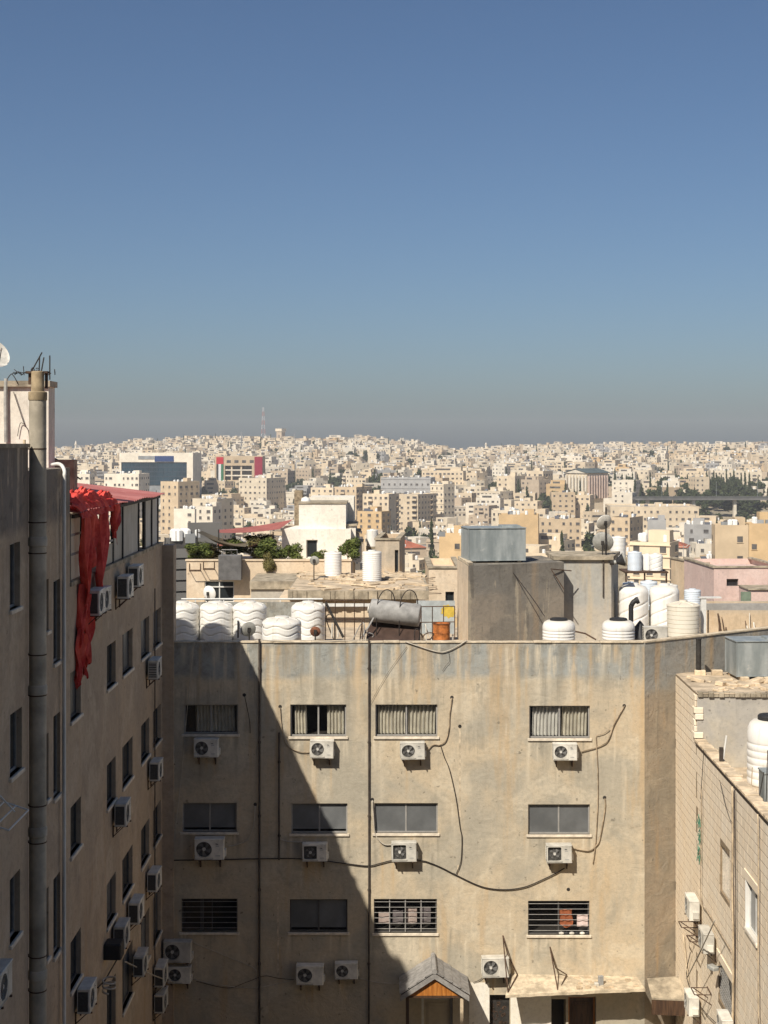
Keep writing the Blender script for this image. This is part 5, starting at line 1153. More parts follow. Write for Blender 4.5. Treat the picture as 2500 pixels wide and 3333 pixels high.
B(t, 'wall', M['facade'], x0, 0, .004, x1, .15, zr - .12); m = MB(); m.tube([(x0, .02, zr), (x1, .02, zr)], .035, 6); m.build('rail', M['alu_white'], t, True)
for k in range(5): x = x0 + (x1 - x0) * (k + .5) / 5; B(t, 'rail_post', M['alu_white'], x - .02, .0, zr - .118, x + .02, .04, zr - .03)
for i, (x0, x1, Y, y0, y1, lab) in enumerate(((1060, 1185, 50.9, 1955, 2070, 'thin steel railing behind the leaning dark pole'), (1335, 1480, 51.4, 1975, 2070, 'thin pipe railing behind the orange drum'))):
    t = thing('railing', lab, 'railing', (0, Y, DK)); a, b, zt_ = W(x0, 0, Y).x, W(x1, 0, Y).x, EYE - (y0 - HOR) * Y / FOC - DK
    for z in (zt_, zt_ * .6): m = MB(); m.tube([(a, 0, z), (b, 0, z + .02)], .018, 5); m.build('rail', M['rust_steel'], t)
    for k in range(5): x = a + (b - a) * k / 4; m = MB(); m.tube([(x, 0, .004), (x, 0, zt_ + .02)], .018, 5); m.build('rail_post', M['rust_steel'], t)
rr = random.Random(62)
for i in range(8):
    x = rr.uniform(1070, 1190) if i < 4 else rr.uniform(1340, 1480); Y = rr.uniform(48.4, 50.4); a = W(x, 0, Y).x; h_ = rr.uniform(.5, 1.15); m = MB(); m.tube([(a, Y, DK + .005), (a + rr.uniform(-.05, .05), Y, DK + h_), (a + rr.uniform(-.4, .4), Y + .1, DK + h_ + rr.uniform(-.1, .05)), (a + rr.uniform(-.5, .5), Y + .15, DK + .2)], .02, 6, 4)
    tag(m.build('bent_water_pipe', M[rr.choice(('ac_white', 'rust_steel', 'cable', 'alu'))], None, 'all'), 'bent %s water pipe standing %s' % (('thin', 'short', 'crooked', 'slender')[i % 4], ('by the leaning dark pole', 'near the orange drum')[i >= 4]), 'pipe', ('bent pipes by the dark pole', 'bent pipes by the orange drum')[i >= 4])
rr = random.Random(61); m = MB()
for i in range(120):
    x = rr.uniform(W(1040, 0, 49).x, W(1500, 0, 49).x); y = rr.uniform(48.2, 50.8); s_ = rr.uniform(.03, .14); k = len(m.v); m.box(-s_ * 1.6, -s_, 0, s_ * 1.6, s_, s_ * .7); m.xf(Matrix.Translation((x, y, DK + .01 + rr.random() * .25)) @ Matrix.Rotation(rr.uniform(0, 3), 4, 'Z') @ Matrix.Rotation(rr.uniform(-.5, .5), 4, 'X'), k)
tag(m.build('roof_scrap', M['rubble']), 'scrap wood and stones littering the roof around the solar heater', 'scrap', kind='stuff')
# ------------------------------------------------------------------ foliage kit
def leaf_mesh(name, n, size, mat, seed, shape=(1, 1, 1), clumps=9, cone=False):
    """a crown of unit radius made of many small leaf faces gathered in clumps"""
    r = random.Random(seed); m = MB(); cl = []
    for i in range(clumps):
        while True:
            p = Vector((r.uniform(-1, 1), r.uniform(-1, 1), r.uniform(-1, 1)))
            if p.length < 1: break
        if cone: p.z = r.uniform(-1, 1); k = (1 - (p.z + 1) / 2) * .8 + .1; p.x *= k; p.y *= k; cl.append((p, .30))
        else: cl.append((p * .72, r.uniform(.28, .50)))
    for i in range(n):
        c, cr = cl[r.randrange(clumps)]
        d = Vector((r.gauss(0, 1), r.gauss(0, 1), r.gauss(0, 1))).normalized(); p = c + d * cr * r.uniform(.55, 1.0)
        if cone:
            k = (1 - (p.z + 1) / 2) * .9 + .08; q = sqrt(p.x ** 2 + p.y ** 2)
            if q > k: p.x *= k / q; p.y *= k / q
        a = Vector((r.gauss(0, 1), r.gauss(0, 1), r.gauss(0, 1) * .6)).normalized(); b = a.cross(d + Vector((.01, .02, .03))).normalized(); s = size * r.uniform(.6, 1.4)
        p = Vector((p.x * shape[0], p.y * shape[1], p.z * shape[2]))
        m.add([tuple(p - a * s), tuple(p + b * s * .55), tuple(p + a * s), tuple(p - b * s * .55)], [(0, 1, 2, 3)])
    return m.mesh(name, mat)
def plant(name, label, cat, loc, r, h, mesh, group=None, trunk=.4):
    t = thing(name, label, cat, loc, random.Random(str(label) + str(loc[0])).random() * 6, group)
    c = put('crown', mesh, t, (0, 0, trunk + h / 2)); c.scale = (r, r, h / 2)
    m = MB(); m.cone((0, 0, -.6), (.02 * r, 0, trunk + h * .3), max(.03, .09 * r), max(.015, .035 * r), n=6)
    for k in range(3): a = 2.1 * k + .4; m.cone((.015 * r, 0, trunk + h * .12), (r * .45 * cos(a), r * .45 * sin(a), trunk + h * .55), max(.012, .03 * r), .01, n=5)
    m.build('trunk', M['bark'], t); return t
SH = [leaf_mesh('shrub_crown', 2600, .075, M['leaf'], 1), leaf_mesh('shrub_crown', 2600, .075, M['leaf_olive'], 2), leaf_mesh('shrub_crown', 2200, .085, M['leaf'], 3, clumps=7)]
# ------------------------------------------------------------------ cream house with roof garden, behind the tanks
YM = 66.0
def XM(x, Y=YM): return (x - 1250) / FOC * Y
def ZM(y, Y=YM): return EYE - (y - HOR) * Y / FOC
cr = thing('cream_house', 'cream rendered house with a roof garden behind the wavy tanks', 'building', (0, YM, 0))
zt = ZM(1826); wx0, wx1, wz0, wz1 = XM(666), XM(762), ZM(1960), ZM(1891)
m = MB(); wall_holes(m, XM(607), XM(1142), 0, zt, [(wx0, wx1, wz0, wz1)], lambda u, z, d: (u, d, z), .14)
m.quad((XM(607), 0, 0), (XM(607), 10, 0), (XM(607), 10, zt), (XM(607), 0, zt)); m.quad((XM(1142), 0, 0), (XM(1142), 10, 0), (XM(1142), 10, zt), (XM(1142), 0, zt))
m.quad((XM(607), .2, zt - .5), (XM(1142), .2, zt - .5), (XM(1142), 10, zt - .5), (XM(607), 10, zt - .5)); m.quad((XM(607), .2, zt - .5), (XM(1142), .2, zt - .5), (XM(1142), .2, zt), (XM(607), .2, zt)); m.build('wall', M['cream'], cr)
B(cr, 'coping', M['cream'], XM(607) - .05, -.05, zt + .003, XM(1142) + .05, .26, zt + .07)
make_window(cr, ((wx0 + wx1) / 2, 0, wz0), 0, wx1 - wx0, wz1 - wz0, 'dark', frame=M['alu_white'], dep=.12, sill=False)
B(cr, 'window_transom', M['alu_white'], wx0, .03, wz1 - .30, wx1, .055, wz1 - .24)
dish('white dish in front of the cream house window', (XM(683), 65.2, ZM(1945, 65) - .6), .34, radians(150), 10, M['tank_white'], .75)
for i, (x, y) in enumerate(((617, 1855), (662, 1850))):
    t = thing('wall_bracket', ('empty steel bracket at the edge of the cream wall', 'second empty steel bracket on the cream wall')[i], 'bracket', (XM(x), YM, ZM(y)))
    m = MB()
    for p in ([(0, -.02, 0), (.5, -.02, 0)], [(0, 0, 0), (.05, -.45, -.02)], [(.5, 0, 0), (.55, -.45, -.02)], [(.05, -.45, -.02), (.55, -.45, -.02)], [(0, -.02, .3), (0, -.02, -.05)], [(.5, -.02, .3), (.5, -.02, -.05)]): m.tube(p, .018, 4)
    m.build('frame', M['rust_steel'], t)
t = thing('hung_panel', 'dark grey metal box hung over the cream parapet', 'box', (XM(753), YM - .3, ZM(1884))); B(t, 'sheet', simple('dull_dark_sheet', (.16, .155, .15), .6, .3, .25, 3), -.52, -.35, 0, .52, .20, 1.12, bev=.02)
m = MB(); m.tube([(-.4, 0, 1.12), (-.4, 0, 1.35), (.3, 0, 1.35), (.3, 0, 1.12)], .02, 5); m.build('handle', M['alu'], t)
for i, (x, y, r, h, k, lab) in enumerate(((632, 1822, .95, 1.2, 0, 'bushy green shrub at the end of the roof garden'), (690, 1822, .8, 1.0, 1, 'low olive shrub behind the hung grey panel'), (835, 1822, .95, 1.25, 1, 'wide olive-brown shrub in the middle of the roof garden'), (885, 1825, .9, 1.5, 0, 'dense shrub spilling over the cream parapet'), (940, 1822, .68, 1.15, 2, 'dark green shrub against the white stair tower'), (1042, 1818, .5, .7, 2, 'small shrub beside the stair tower door'), (1132, 1815, .62, 1.35, 2, 'leafy bush behind the ringed white tank'), (770, 1800, 1.0, 1.1, 0, 'shrub under the olive shade sail'), (830, 1775, 1.2, .9, 0, 'light green shrub beneath the red shade sail'))):
    Y = 67.2 + (i % 3) * .7 + (3 if i > 6 else 0); plant('shrub', lab, 'shrub', (XM(x, Y), Y, ZM(y, Y) - .45), r, h, SH[k], 'shrubs in the roof garden', .25)
o = put('hanging_creeper', SH[1], None, (XM(872), 65.85, ZM(1835))); o.scale = (.45, .22, .55); tag(o, 'creeper hanging over the front of the cream parapet', 'creeper')
t = thing('terrace_planter', 'long planter box carrying the roof garden shrubs', 'planter', (0, 68, zt - .49)); B(t, 'trough', M['slab_edge'], XM(600), -.6, 0, XM(980), 2.2, .28)
def sail(name, label, pts, mat, sag):
    a, b, c, d = [Vector(p) for p in pts]
    def fn(u, v): p = a.lerp(b, u).lerp(d.lerp(c, u), v); p.z -= sag * (4 * u * (1 - u)) * (.4 + .6 * (1 - abs(2 * v - 1))); return p
    m = MB(); m.grid(16, 10, fn); return tag(m.build(name, mat, None, 'all'), label, 'shade sail', 'shade sails over the roof garden')
sail('shade_sail', 'dark olive shade sail sagging over the roof garden', [W(642, 1733, 67), W(800, 1780, 67.2), W(806, 1765, 71), W(660, 1728, 71)], M['sail_olive'], .35)
sail('shade_sail', 'mauve shade sail slanting up beside the olive one', [W(800, 1783, 67.2), W(890, 1740, 68), W(888, 1768, 71), W(810, 1779, 71)], M['sail_mauve'], .12)
sail('shade_sail', 'red shade sail rising toward the white stair tower', [W(712, 1734, 70), W(910, 1722, 70), W(955, 1690, 74), W(714, 1724, 74)], M['sail_red'], .18)
for x, y, Y in ((642, 1728, 67.1), (712, 1730, 70.1), (889, 1738, 68.1)):
    a = W(x, y, Y); m = MB(); m.tube([(a.x, a.y, zt - .49), (a.x, a.y, a.z + .1)], .035, 6); tag(m.build('sail_pole', M['dark_steel']), {642: 'pole at the outer corner of the olive sail', 712: 'pole at the low end of the red sail', 889: 'pole holding the mauve sail tip'}[x], 'pole')
# white stair tower
wt = thing('white_stair_tower', 'peeling white stair tower with stepped side above the cream house', 'building', (0, 71, 0))
def b2(name, mat, x0, x1, y0, y1, d0, d1, zb=None):
    Y = 71 + d0; return B(wt, name, mat, XM(x0, Y), d0, ZM(y1, Y) if zb is None else zb, XM(x1, Y), d1, ZM(y0, Y))
dx0, dx1, dz0, dz1 = XM(997, 71), XM(1034, 71), ZM(1816, 71), ZM(1757, 71)
m = MB(); wall_holes(m, XM(918, 71), XM(1142, 71), zt - .5, ZM(1722, 71), [(dx0, dx1, dz0, dz1)], lambda u, z, d: (u, d, z), .2)
x0, x1, zr_ = XM(918, 71), XM(1142, 71), ZM(1722, 71)
m.quad((x0, 0, zt - .5), (x0, 3, zt - .5), (x0, 3, zr_), (x0, 0, zr_)); m.quad((x1, 0, zt - .5), (x1, 3, zt - .5), (x1, 3, zr_), (x1, 0, zr_)); m.quad((x0, 0, zr_), (x1, 0, zr_), (x1, 3, zr_), (x0, 3, zr_)); m.build('lower_wall', M['white_render'], wt)
make_window(wt, ((dx0 + dx1) / 2, 0, dz0), 0, dx1 - dx0, dz1 - dz0, 'dark', frame=M['alu_white'], dep=.18, sill=False, name='door')
b2('upper_wall', M['white_render'], 973, 1126, 1640, 1721, .25, 3.2); b2('wall_cap', M['slab_edge'], 971, 1129, 1636, 1639.6, .2, 3.3)
b2('rear_block', M['white_render'], 1008, 1152, 1619, 1800, 3.4, 6.5)
for i, (a, b, c) in enumerate(((1130, 1158, 1712), (1140, 1168, 1735), (1146, 1176, 1770))): b2('stair_step', M['white_render'] if i % 2 == 0 else M['grey_plaster'], a, b, c, c + 60, .6 + i * .3, 3 + i * .2); b2('step_slab', M['slab_edge'], a - 8, b + 6, c - 6, c - .5, .5 + i * .3, 3.1 + i * .2)
b2('brick_stack', simple('hollow_brick', (.30, .24, .16), .95, 0, .5, 6, .6, 25), 958, 984, 1597, 1790, 3.5, 4.6)
m = MB(); m.tube([W(1112, 1700, 70.9), W(1113, 1765, 70.9)], .04, 6); m.build('downpipe', M['pipe_dark'], wt)
q = W(995, 1632, 73); m = MB(); m.lathe([(.01, 0), (.2, .05), (.25, .25), (.2, .42), (.01, .5)], 14, (q.x, q.y, q.z - .25)); tag(m.build('white_float_ball', M['tank_white'], None, 'all'), 'round white vent ball on the white stair tower', 'vent')
# annex with thick flat roof
an = thing('flat_annex', 'flat-roofed annex with crumbling concrete slab in front of the cream house', 'building', (0, 58, 0))
za = EYE - (1923 - HOR) * 58 / FOC; ax0, ax1 = XM(880, 58), XM(1396, 58)
B(an, 'wall', M['cream'], ax0 + .3, .5, 0, ax1 - .4, 7.9, za - .36)
rr = random.Random(17); m = MB(); n = 30
for i in range(n):
    a, b = ax0 + .7 + (ax1 - ax0 - .7) * i / n, ax0 + .7 + (ax1 - ax0 - .7) * (i + 1) / n; m.box(a, rr.uniform(-.05, .06), za - .34, b, 7.9, za)
m.box(ax0 - 1.2, 4.0, za - .34, ax0 + .7, 7.9, za - .003); m.build('roof_slab', M['slab_edge'], an)
m = MB(); m.quad((ax0 + .75, .15, za + .004), (ax1 - .1, .15, za + .004), (ax1 - .1, 7.9, za + .004), (ax0 + .75, 7.9, za + .004)); m.build('screed', M['deck'], an)
B(an, 'side_wall', M['grey_plaster'], ax0 - 1.15, 4.1, 0, ax0 + .28, 7.9, za - .345)
B(an, 'pipe_band', M['alu_white'], ax0 + .8, -.12, za - .62, ax1 - .2, -.04, za - .50)
rr = random.Random(18); m = MB()
for i in range(170):
    x = rr.uniform(ax0 + .8, ax1 - .1); y = 58 + (rr.uniform(.3, 7.6) if i % 2 else rr.uniform(4.5, 7.8)); s_ = rr.uniform(.05, .22); k = len(m.v); m.box(-s_ * 2.0, -s_ * .5, 0, s_ * 2.0, s_ * .5, s_ * .35); m.xf(Matrix.Translation((x, y, za + .01)) @ Matrix.Rotation(rr.uniform(0, 3), 4, 'Z') @ Matrix.Rotation(rr.uniform(-.4, .4), 4, 'X'), k)
tag(m.build('annex_debris', M['rubble']), 'planks and debris scattered over the annex roof', 'debris', kind='stuff')
m = MB()
for i in range(14): z = za - .05 - i * .025; y = 58.2 + i * .5; m.tube([(ax1 - .02, y, za - .15), (ax1 + rr.uniform(.3, .55), y, za - .1 + rr.uniform(-.1, .12))], .012, 4)
tag(m.build('rebar_ends', M['rust_steel']), 'rusty reinforcing bars sticking out of the annex slab end', 'rebar')
GF = 'ringed white tanks on the annex roof'
for x, y, Y, w_, lab in ((1084, 1866, 64.5, 57, 'ringed white tank on the annex near the dish'), (1211, 1884, 62, 63, 'tall ringed white tank on the annex beyond the first')):
    q = W(x, y, Y); s_ = w_ / FOC * Y / 1.1; tank('fine', (q.x, Y, za + .02), lab, GF, s_, (y - 1788) / FOC * Y / 1.55 if x > 1100 else (y - 1790) / FOC * Y / 1.55, 'tank_white')
    B(thing('concrete_plinth', 'flat pallet under the ' + lab, 'plinth', (q.x, Y, za + .006)), 'slab', M['wood_dark'], -.55, -.5, 0, .55, .5, .013)
q = W(1022, 1827, 62.5); dish('grey dish standing on the annex roof', (q.x, 62.5, za + .006), .21, radians(170), 15, M['dish'], q.z - za)
def blk(name, label, mat, x0, x1, y0, y1, Y, d, rz=0, wins=(), cat='building', cap=True, zb=None):
    """plain block given by its front face in the photograph"""
    t = thing(name, label, cat, (XM((x0 + x1) / 2, Y), Y, 0), rz); hw = XM(x1, Y) - XM((x0 + x1) / 2, Y); z0 = ZM(y1, Y) if zb is None else zb; z1 = ZM(y0, Y)
    hs = [(-hw + (a - x0) / (x1 - x0) * 2 * hw, -hw + (b - x0) / (x1 - x0) * 2 * hw, ZM(d_, Y), ZM(c, Y)) for a, b, c, d_ in wins]
    m = MB(); wall_holes(m, -hw, hw, z0, z1, hs, lambda u, z, dd: (u, dd, z), .2)
    m.quad((-hw, 0, z0), (-hw, d, z0), (-hw, d, z1), (-hw, 0, z1)); m.quad((hw, 0, z0), (hw, d, z0), (hw, d, z1), (hw, 0, z1)); m.quad((-hw, d, z0), (hw, d, z0), (hw, d, z1), (-hw, d, z1)); m.quad((-hw, .2, z1 - .3), (hw, .2, z1 - .3), (hw, d, z1 - .3), (-hw, d, z1 - .3)); m.build('wall', mat, t)
    if cap:
        m = MB(); m.box(-hw - .06, -.06, z1 + .003, hw + .06, .2, z1 + .09); m.box(-hw - .06, .203, z1 + .003, -hw + .2, d, z1 + .09); m.box(hw - .2, .203, z1 + .003, hw + .06, d, z1 + .09); m.build('parapet_cap', M['slab_edge'], t)
    for a, b, c, e in hs: make_window(t, ((a + b) / 2, 0, c), 0, b - a, e - c, 'dark', frame=M['alu_dark'], dep=.18, sill=False)
    return t
blk('tan_block', 'pale tan block with a dark side opening behind the tall ringed tank', M['tan'], 1222, 1300, 1758, 1960, 72, 5, radians(-4), [(1285, 1297, 1790, 1862)])
q = W(1211, 1760, 73.5); tank('fine', (q.x, 74.5, q.z - .35), 'small white tank peeping over the tan block', 'small tanks on the rear roofs', .53, .55, 'tank_white')
B(thing('concrete_plinth', 'pier under the small tank behind the tan block', 'plinth', (q.x, 74.5, 0)), 'pier', M['slab_edge'], -.3, -.3, 6, .3, .3, q.z - .354)
blk('cream_block', 'cream block with a small dark window beside the grey stair block', M['cream'], 1396, 1500, 1850, 2010, 68, 6, 0, [(1450, 1478, 1926, 1961)])
blk('pink_house', 'pale pink rooftop house with a single small dark window', M['pink'], 2322, 2560, 1848, 2010, 76, 6, radians(3), [(2364, 2403, 1884, 1908)])
t = thing('pink_house_lean_to', 'low pink outbuilding with green shutter in front of the pink house', 'building', (XM(2440, 73), 73, 0)); B(t, 'wall', M['pink'], -.05, 0, 6, 2.5, 2, ZM(1920, 73)); B(t, 'green_shutter', simple('green_sheet', (.20, .25, .18), .7, .1, .2, 3), -.45, -.05, ZM(1968, 73), .05, -.004, ZM(1926, 73)); B(t, 'roof_edge', M['slab_edge'], -.1, -.1, ZM(1920, 73) + .003, 2.5, 2, ZM(1920, 73) + .06)
blk('ochre_annex', 'ochre terrace wall stepping down beside the pink house', M['tan'], 2275, 2330, 1835, 1990, 82, 4, radians(12), [(2290, 2300, 1845, 1870)])
# ------------------------------------------------------------------ the city across the valley
def wallmat(name, c, grain=.10):
    g = NG(name, .9, 0, .1); v = g.co('World')
    hs = g.n('ShaderNodeHueSaturation'); g.put(hs.inputs['Color'], g.mix(g.ramp(g.noise(.22, 5, .65, v), .3, .7), tuple(x * (1 - grain * 1.6) for x in c), tuple(min(.9, x * (1 + grain * .5)) for x in c)))
    g.put(hs.inputs['Value'], g.ramp(g.rnd(), 0, 1, .92, 1.06)); return g.col(hs.outputs[0])
CW = [('cream', wallmat('far_cream', (.73, .60, .425))), ('white', wallmat('far_white', (.78, .70, .565))), ('sand', wallmat('far_sand', (.61, .475, .315))), ('buff', wallmat('far_buff', (.55, .445, .325))), ('pale', wallmat('far_pale', (.74, .635, .475))), ('ochre', wallmat('far_ochre', (.66, .47, .26))), ('grey', wallmat('far_grey', (.40, .39, .37)))]
CM = dict(CW)
M['far_win'] = simple('far_window', (.12, .11, .10), .4, 0, .5, .4, coord='World'); M['far_roof'] = simple('far_roof', (.50, .45, .37), .95, 0, .35, .15, coord='World')
M['far_tile'] = simple('far_red_tile', (.40, .13, .075), .9, 0, .25, .3, coord='World'); M['far_tank'] = simple('far_tank', (.82, .81, .77), .6, 0, .1, 1, coord='World')
M['far_glass'] = simple('far_blue_glass', (.018, .048, .068), .3, 0, .4, .05, spec=.35, coord='World'); M['far_metal'] = simple('far_metal', (.30, .31, .31), .7, .1, .3, .2, coord='World')
OCC = []                                                            # (x, y, radius) of footprints already taken
def free(x, y, r): return all((x - a) ** 2 + (y - b) ** 2 > (r + c) ** 2 for a, b, c in OCC)
def house(w, d, h, fl, r, wall, win, roof, far=0, style=None, ww=1.15, wh=1.25, base=14, cols=None):
    """box house with parapet, windows, balconies, stair room; local origin at ground, front = -y. wall/win/roof are MB"""
    hw, hd = w / 2, d / 2
    style = style if style is not None else r.choice('ppbbscww')
    wall.box(-hw, -hd, -base, hw, hd, h)
    p = .22; ph = r.uniform(.5, 1.1)
    if far < 2:
        wall.box(-hw, -hd, h + .002, hw, -hd + p, h + ph); wall.box(-hw, hd - p, h + .002, hw, hd, h + ph); wall.box(-hw, -hd + p, h + .002, -hw + p, hd - p, h + ph); wall.box(hw - p, -hd + p, h + .002, hw, hd - p, h + ph)
    roof.quad((-hw + p, -hd + p, h + .03), (hw - p, -hd + p, h + .03), (hw - p, hd - p, h + .03), (-hw + p, hd - p, h + .03))
    fh = h / fl
    if r.random() < .8:
        sx, sy = r.uniform(-.5, .3) * hw, r.uniform(-.2, .6) * hd; a, b, c = r.uniform(2.5, 4.5), r.uniform(2.5, 4.5), r.uniform(2.2, 3.0); wall.box(sx, sy - b / 2, h + .04, min(sx + a, hw - .4), sy + b / 2, h + c)
    if cols is None and r.random() < .5:                             # lower wing or set-back top storey
        k = r.choice((-1, 1)); ww_ = w * r.uniform(.3, .55); dd_ = d * r.uniform(.55, .85); hh_ = h * r.uniform(.45, .85); y_ = r.uniform(-.25, .1) * d
        wall.box(k * (hw + .004), y_ - dd_ / 2, -base, k * (hw + ww_), y_ + dd_ / 2, hh_)
        for q in range(max(1, int(hh_ / 3.2))):
            u0 = k * hw + k * ww_ * .3; u1 = k * hw + k * ww_ * .7; win.quad((u0, y_ - dd_ / 2 - .05, q * 3.1 + 1), (u1, y_ - dd_ / 2 - .05, q * 3.1 + 1), (u1, y_ - dd_ / 2 - .05, q * 3.1 + 2.2), (u0, y_ - dd_ / 2 - .05, q * 3.1 + 2.2))
    if cols is None and r.random() < .35:
        a_, b_2 = hw * r.uniform(.5, .8), hd * r.uniform(.5, .8); o_ = r.uniform(-.15, .15) * w; wall.box(o_ - a_, -b_2, h + .05, o_ + a_, b_2, h + 2.9); win.quad((o_ - a_ * .7, -b_2 - .05, h + .9), (o_ + a_ * .3, -b_2 - .05, h + .9), (o_ + a_ * .3, -b_2 - .05, h + 2.1), (o_ - a_ * .7, -b_2 - .05, h + 2.1))
    nb = cols or max(2, int(w / r.uniform(2.6, 3.6))); bay = w / nb
    skip = r.randrange(nb) if style == 's' else -1
    for side in range(3):
        if side == 0: L, n_, f = w, nb, lambda u, z, o: (u - hw, -hd - o, z)
        elif side == 1: n_ = max(2, int(d / 3.3)); L, f = d, lambda u, z, o: (hw + o, u - hd, z)
        else: n_ = max(2, int(d / 3.3)); L, f = d, lambda u, z, o: (-hw - o, u - hd, z)
        if far == 2 and side == 2: continue
        b_ = L / n_
        for k in range(fl):
            z0 = k * fh + fh * .32
            if style == 'w' and side == 0:
                u0 = L * r.uniform(.08, .25); u1 = L * r.uniform(.5, .9); win.quad(f(u0, z0, .05), f(u1, z0, .05), f(u1, z0 + wh, .05), f(u0, z0 + wh, .05)); continue
            for i in range(n_):
                if side == 0 and i == skip: continue
                if r.random() < (.12 if far < 2 else .3): continue
                q = r.choice((.75, 1, 1, 1.5)) * ww; u = (i + .5) * b_
                win.quad(f(u - q / 2, z0, .05), f(u + q / 2, z0, .05), f(u + q / 2, z0 + wh, .05), f(u - q / 2, z0 + wh, .05))
                if far == 0:
                    a, c = f(u - q / 2 - .1, z0 - .13, 0), f(u + q / 2 + .1, z0, .16); wall.box(*a, *c)
        if style == 'b' and side == 0 or (style == 'b' and side == 1 and far == 0):
            i = r.randrange(n_); u = (i + .5) * b_; q = min(b_ * .95, 3.2)
            for k in range(1, fl):
                z0 = k * fh; a, c = f(u - q / 2, z0 - .12, -.0), f(u + q / 2, z0 + .08, 1.2); wall.box(*a, *c); a, c = f(u - q / 2, z0 + .08, 1.08), f(u + q / 2, z0 + .95, 1.2); wall.box(*a, *c)
                win.quad(f(u - q * .42, z0 + .1, .07), f(u + q * .42, z0 + .1, .07), f(u + q * .42, z0 + 2.2, .07), f(u - q * .42, z0 + 2.2, .07))
        if style == 'c' and side == 0 and far < 2:
            for k in range(1, fl + 1): wall.box(-hw - .25, -hd - .25, k * fh - .12, hw + .25, -hd + .0, k * fh + .05)
def clutter(mb, M4, w, d, h, r, n):
    for i in range(n):
        x, y = r.uniform(-.42, .42) * w, r.uniform(-.42, .42) * d; t = r.random(); k = len(mb.v)
        if t < .62: mb.k = 0; mb.lathe([(.55, 0), (.55, 1.2), (.3, 1.42)], 7, (x, y, h + .5))
        elif t < .8: mb.k = 1; mb.box(x - .8, y - .6, h + .2, x + .8, y + .6, h + 1.3)
        elif t < .92: mb.k = 2; mb.slab((x - 1, y - .8, h + .3), (x + 1, y - .8, h + .3), (x + 1, y + .7, h + 1.5), (x - 1, y + .7, h + 1.5), (0, 0, .1))
        else: mb.k = 1; mb.cone((x, y, h), (x, y, h + 4.5), .07, n=4)
        mb.xf(M4, k)
CL = MB()
PLACES = [(310, 'beyond the tall wing'), (470, 'above the red sheet roof'), (600, 'below the glass office'), (690, 'above the olive sail'), (770, 'above the red sail'), (850, 'below the banner hall'), (940, 'beside the six-storey cream tower'), (1040, 'behind the white stair tower'), (1140, 'past the white stair tower'), (1230, 'behind the tall ringed tank'), (1330, 'below the long dark office'), (1430, 'above the solar heater'), (1520, 'beside the galvanised tank'), (1640, 'behind the galvanised tank'), (1760, 'around the blank ochre building'), (1860, 'before the columned hall'), (1950, 'beside the columned hall'), (2050, 'behind the paired dishes'), (2150, 'behind the steel tank stand'), (2260, 'around the long cream terrace'), (2360, 'above the grey slit-windowed office'), (2440, 'above the pink house'), (9999, 'near the picture edge')]
def region(sx, sy):
    return next(p for x, p in PLACES if sx < x)
def put_house(name, label, mat, X, Y, w, d, h, fl, rz, seed, far=0, style=None, group=None, z=None, tank=6, base=16, cat='building', cols=None, ww=1.15):
    r = random.Random(seed); z = ground_z(X, Y) if z is None else z
    t = thing(name, label, cat, (X, Y, z), rz, group); a, b, c = MB(), MB(), MB()
    house(w, d, h, fl, r, a, b, c, far, style, base=base, cols=cols, ww=ww)
    a.build('wall', mat, t); tag(b.build('windows', M['far_win'], t), kind='stuff'); c.build('roof', M['far_roof'], t)
    clutter(CL, Matrix.Translation((X, Y, z)) @ Matrix.Rotation(rz, 4, 'Z'), w, d, h, r, tank)
    OCC.append((X, Y, max(w, d) * .55)); return t
def block3(name, label, mat, x0, xc, x1, yt, yb, Y, ang, fl, cols=None, style='p', seed=1, ww=1.15, tank=5, far=0, cat='building'):
    """house whose front spans x0..xc and shaded side xc..x1 in the photograph, turned by ang"""
    s = Y / FOC; a = radians(ang); w = (xc - x0) * s / cos(a); d = max(6, (x1 - xc) * s / max(.12, sin(a)))
    h = (yb - yt) * s; zb = EYE - (yb - HOR) * s
    zg = ground_z(XM(xc, Y), Y); fh = h / fl
    if zb > zg + 2 and fh < 5: k_ = int((zb - zg) / fh) + 1; fl += k_; h += k_ * fh; zb -= k_ * fh
    P = W(xc, 0, Y); ca, sa = cos(a), sin(a)                       # corner nearest the camera
    cx = P.x - ca * w / 2 + sa * d / 2; cy = Y + sa * w / 2 + ca * d / 2
    return put_house(name, label, mat, cx, cy, w, d, h, fl, -a, seed, far, style, z=zb, tank=tank, base=25, cols=cols, ww=ww, cat=cat)
# landmarks
Yg = 1040; s = Yg / FOC                                             # white-framed glass office
t = thing('glass_office', 'wide office block with dark blue glass set in a white frame', 'building', (XM(508, Yg), Yg, EYE - (1575 - HOR) * s), radians(-6))
hw = (620 - 380) / 2 * s * 1.02; H = (1575 - 1474) * s
B(t, 'body', M['far_metal'], -hw + 1, 1.2, -20, hw - 1, 26, H - 1.5)
m = MB(); m.box(-hw, 0, H * .70, hw, 26.5, H); m.box(-hw, 0, -20, -hw + 1.4, 26.5, H * .70); m.box(hw - 4.5, 0, -20, hw, 26.5, H * .70); m.build('frame', CM['white'], t)
for i in range(14):
    for k in range(5):
        x0 = -hw + 1.5 + i * (2 * hw - 6.2) / 14; z0 = -1 + k * (H * .70 + .8) / 5; m = MB(); m.box(x0 + .1, .75, z0 + .15, x0 + (2 * hw - 6.2) / 14 - .05, .95, z0 + (H * .70 + .8) / 5 - .5); m.build('pane', M['far_glass'], t)
for k in range(5): B(t, 'floor_band', simple('office_spandrel', (.05, .07, .09), .4, .1, .2, .2), -hw + 1.5, .6, -1 + (k + 1) * (H * .70 + .8) / 5 - .5, hw - 4.6, 1.1, -1 + (k + 1) * (H * .70 + .8) / 5 + .1)
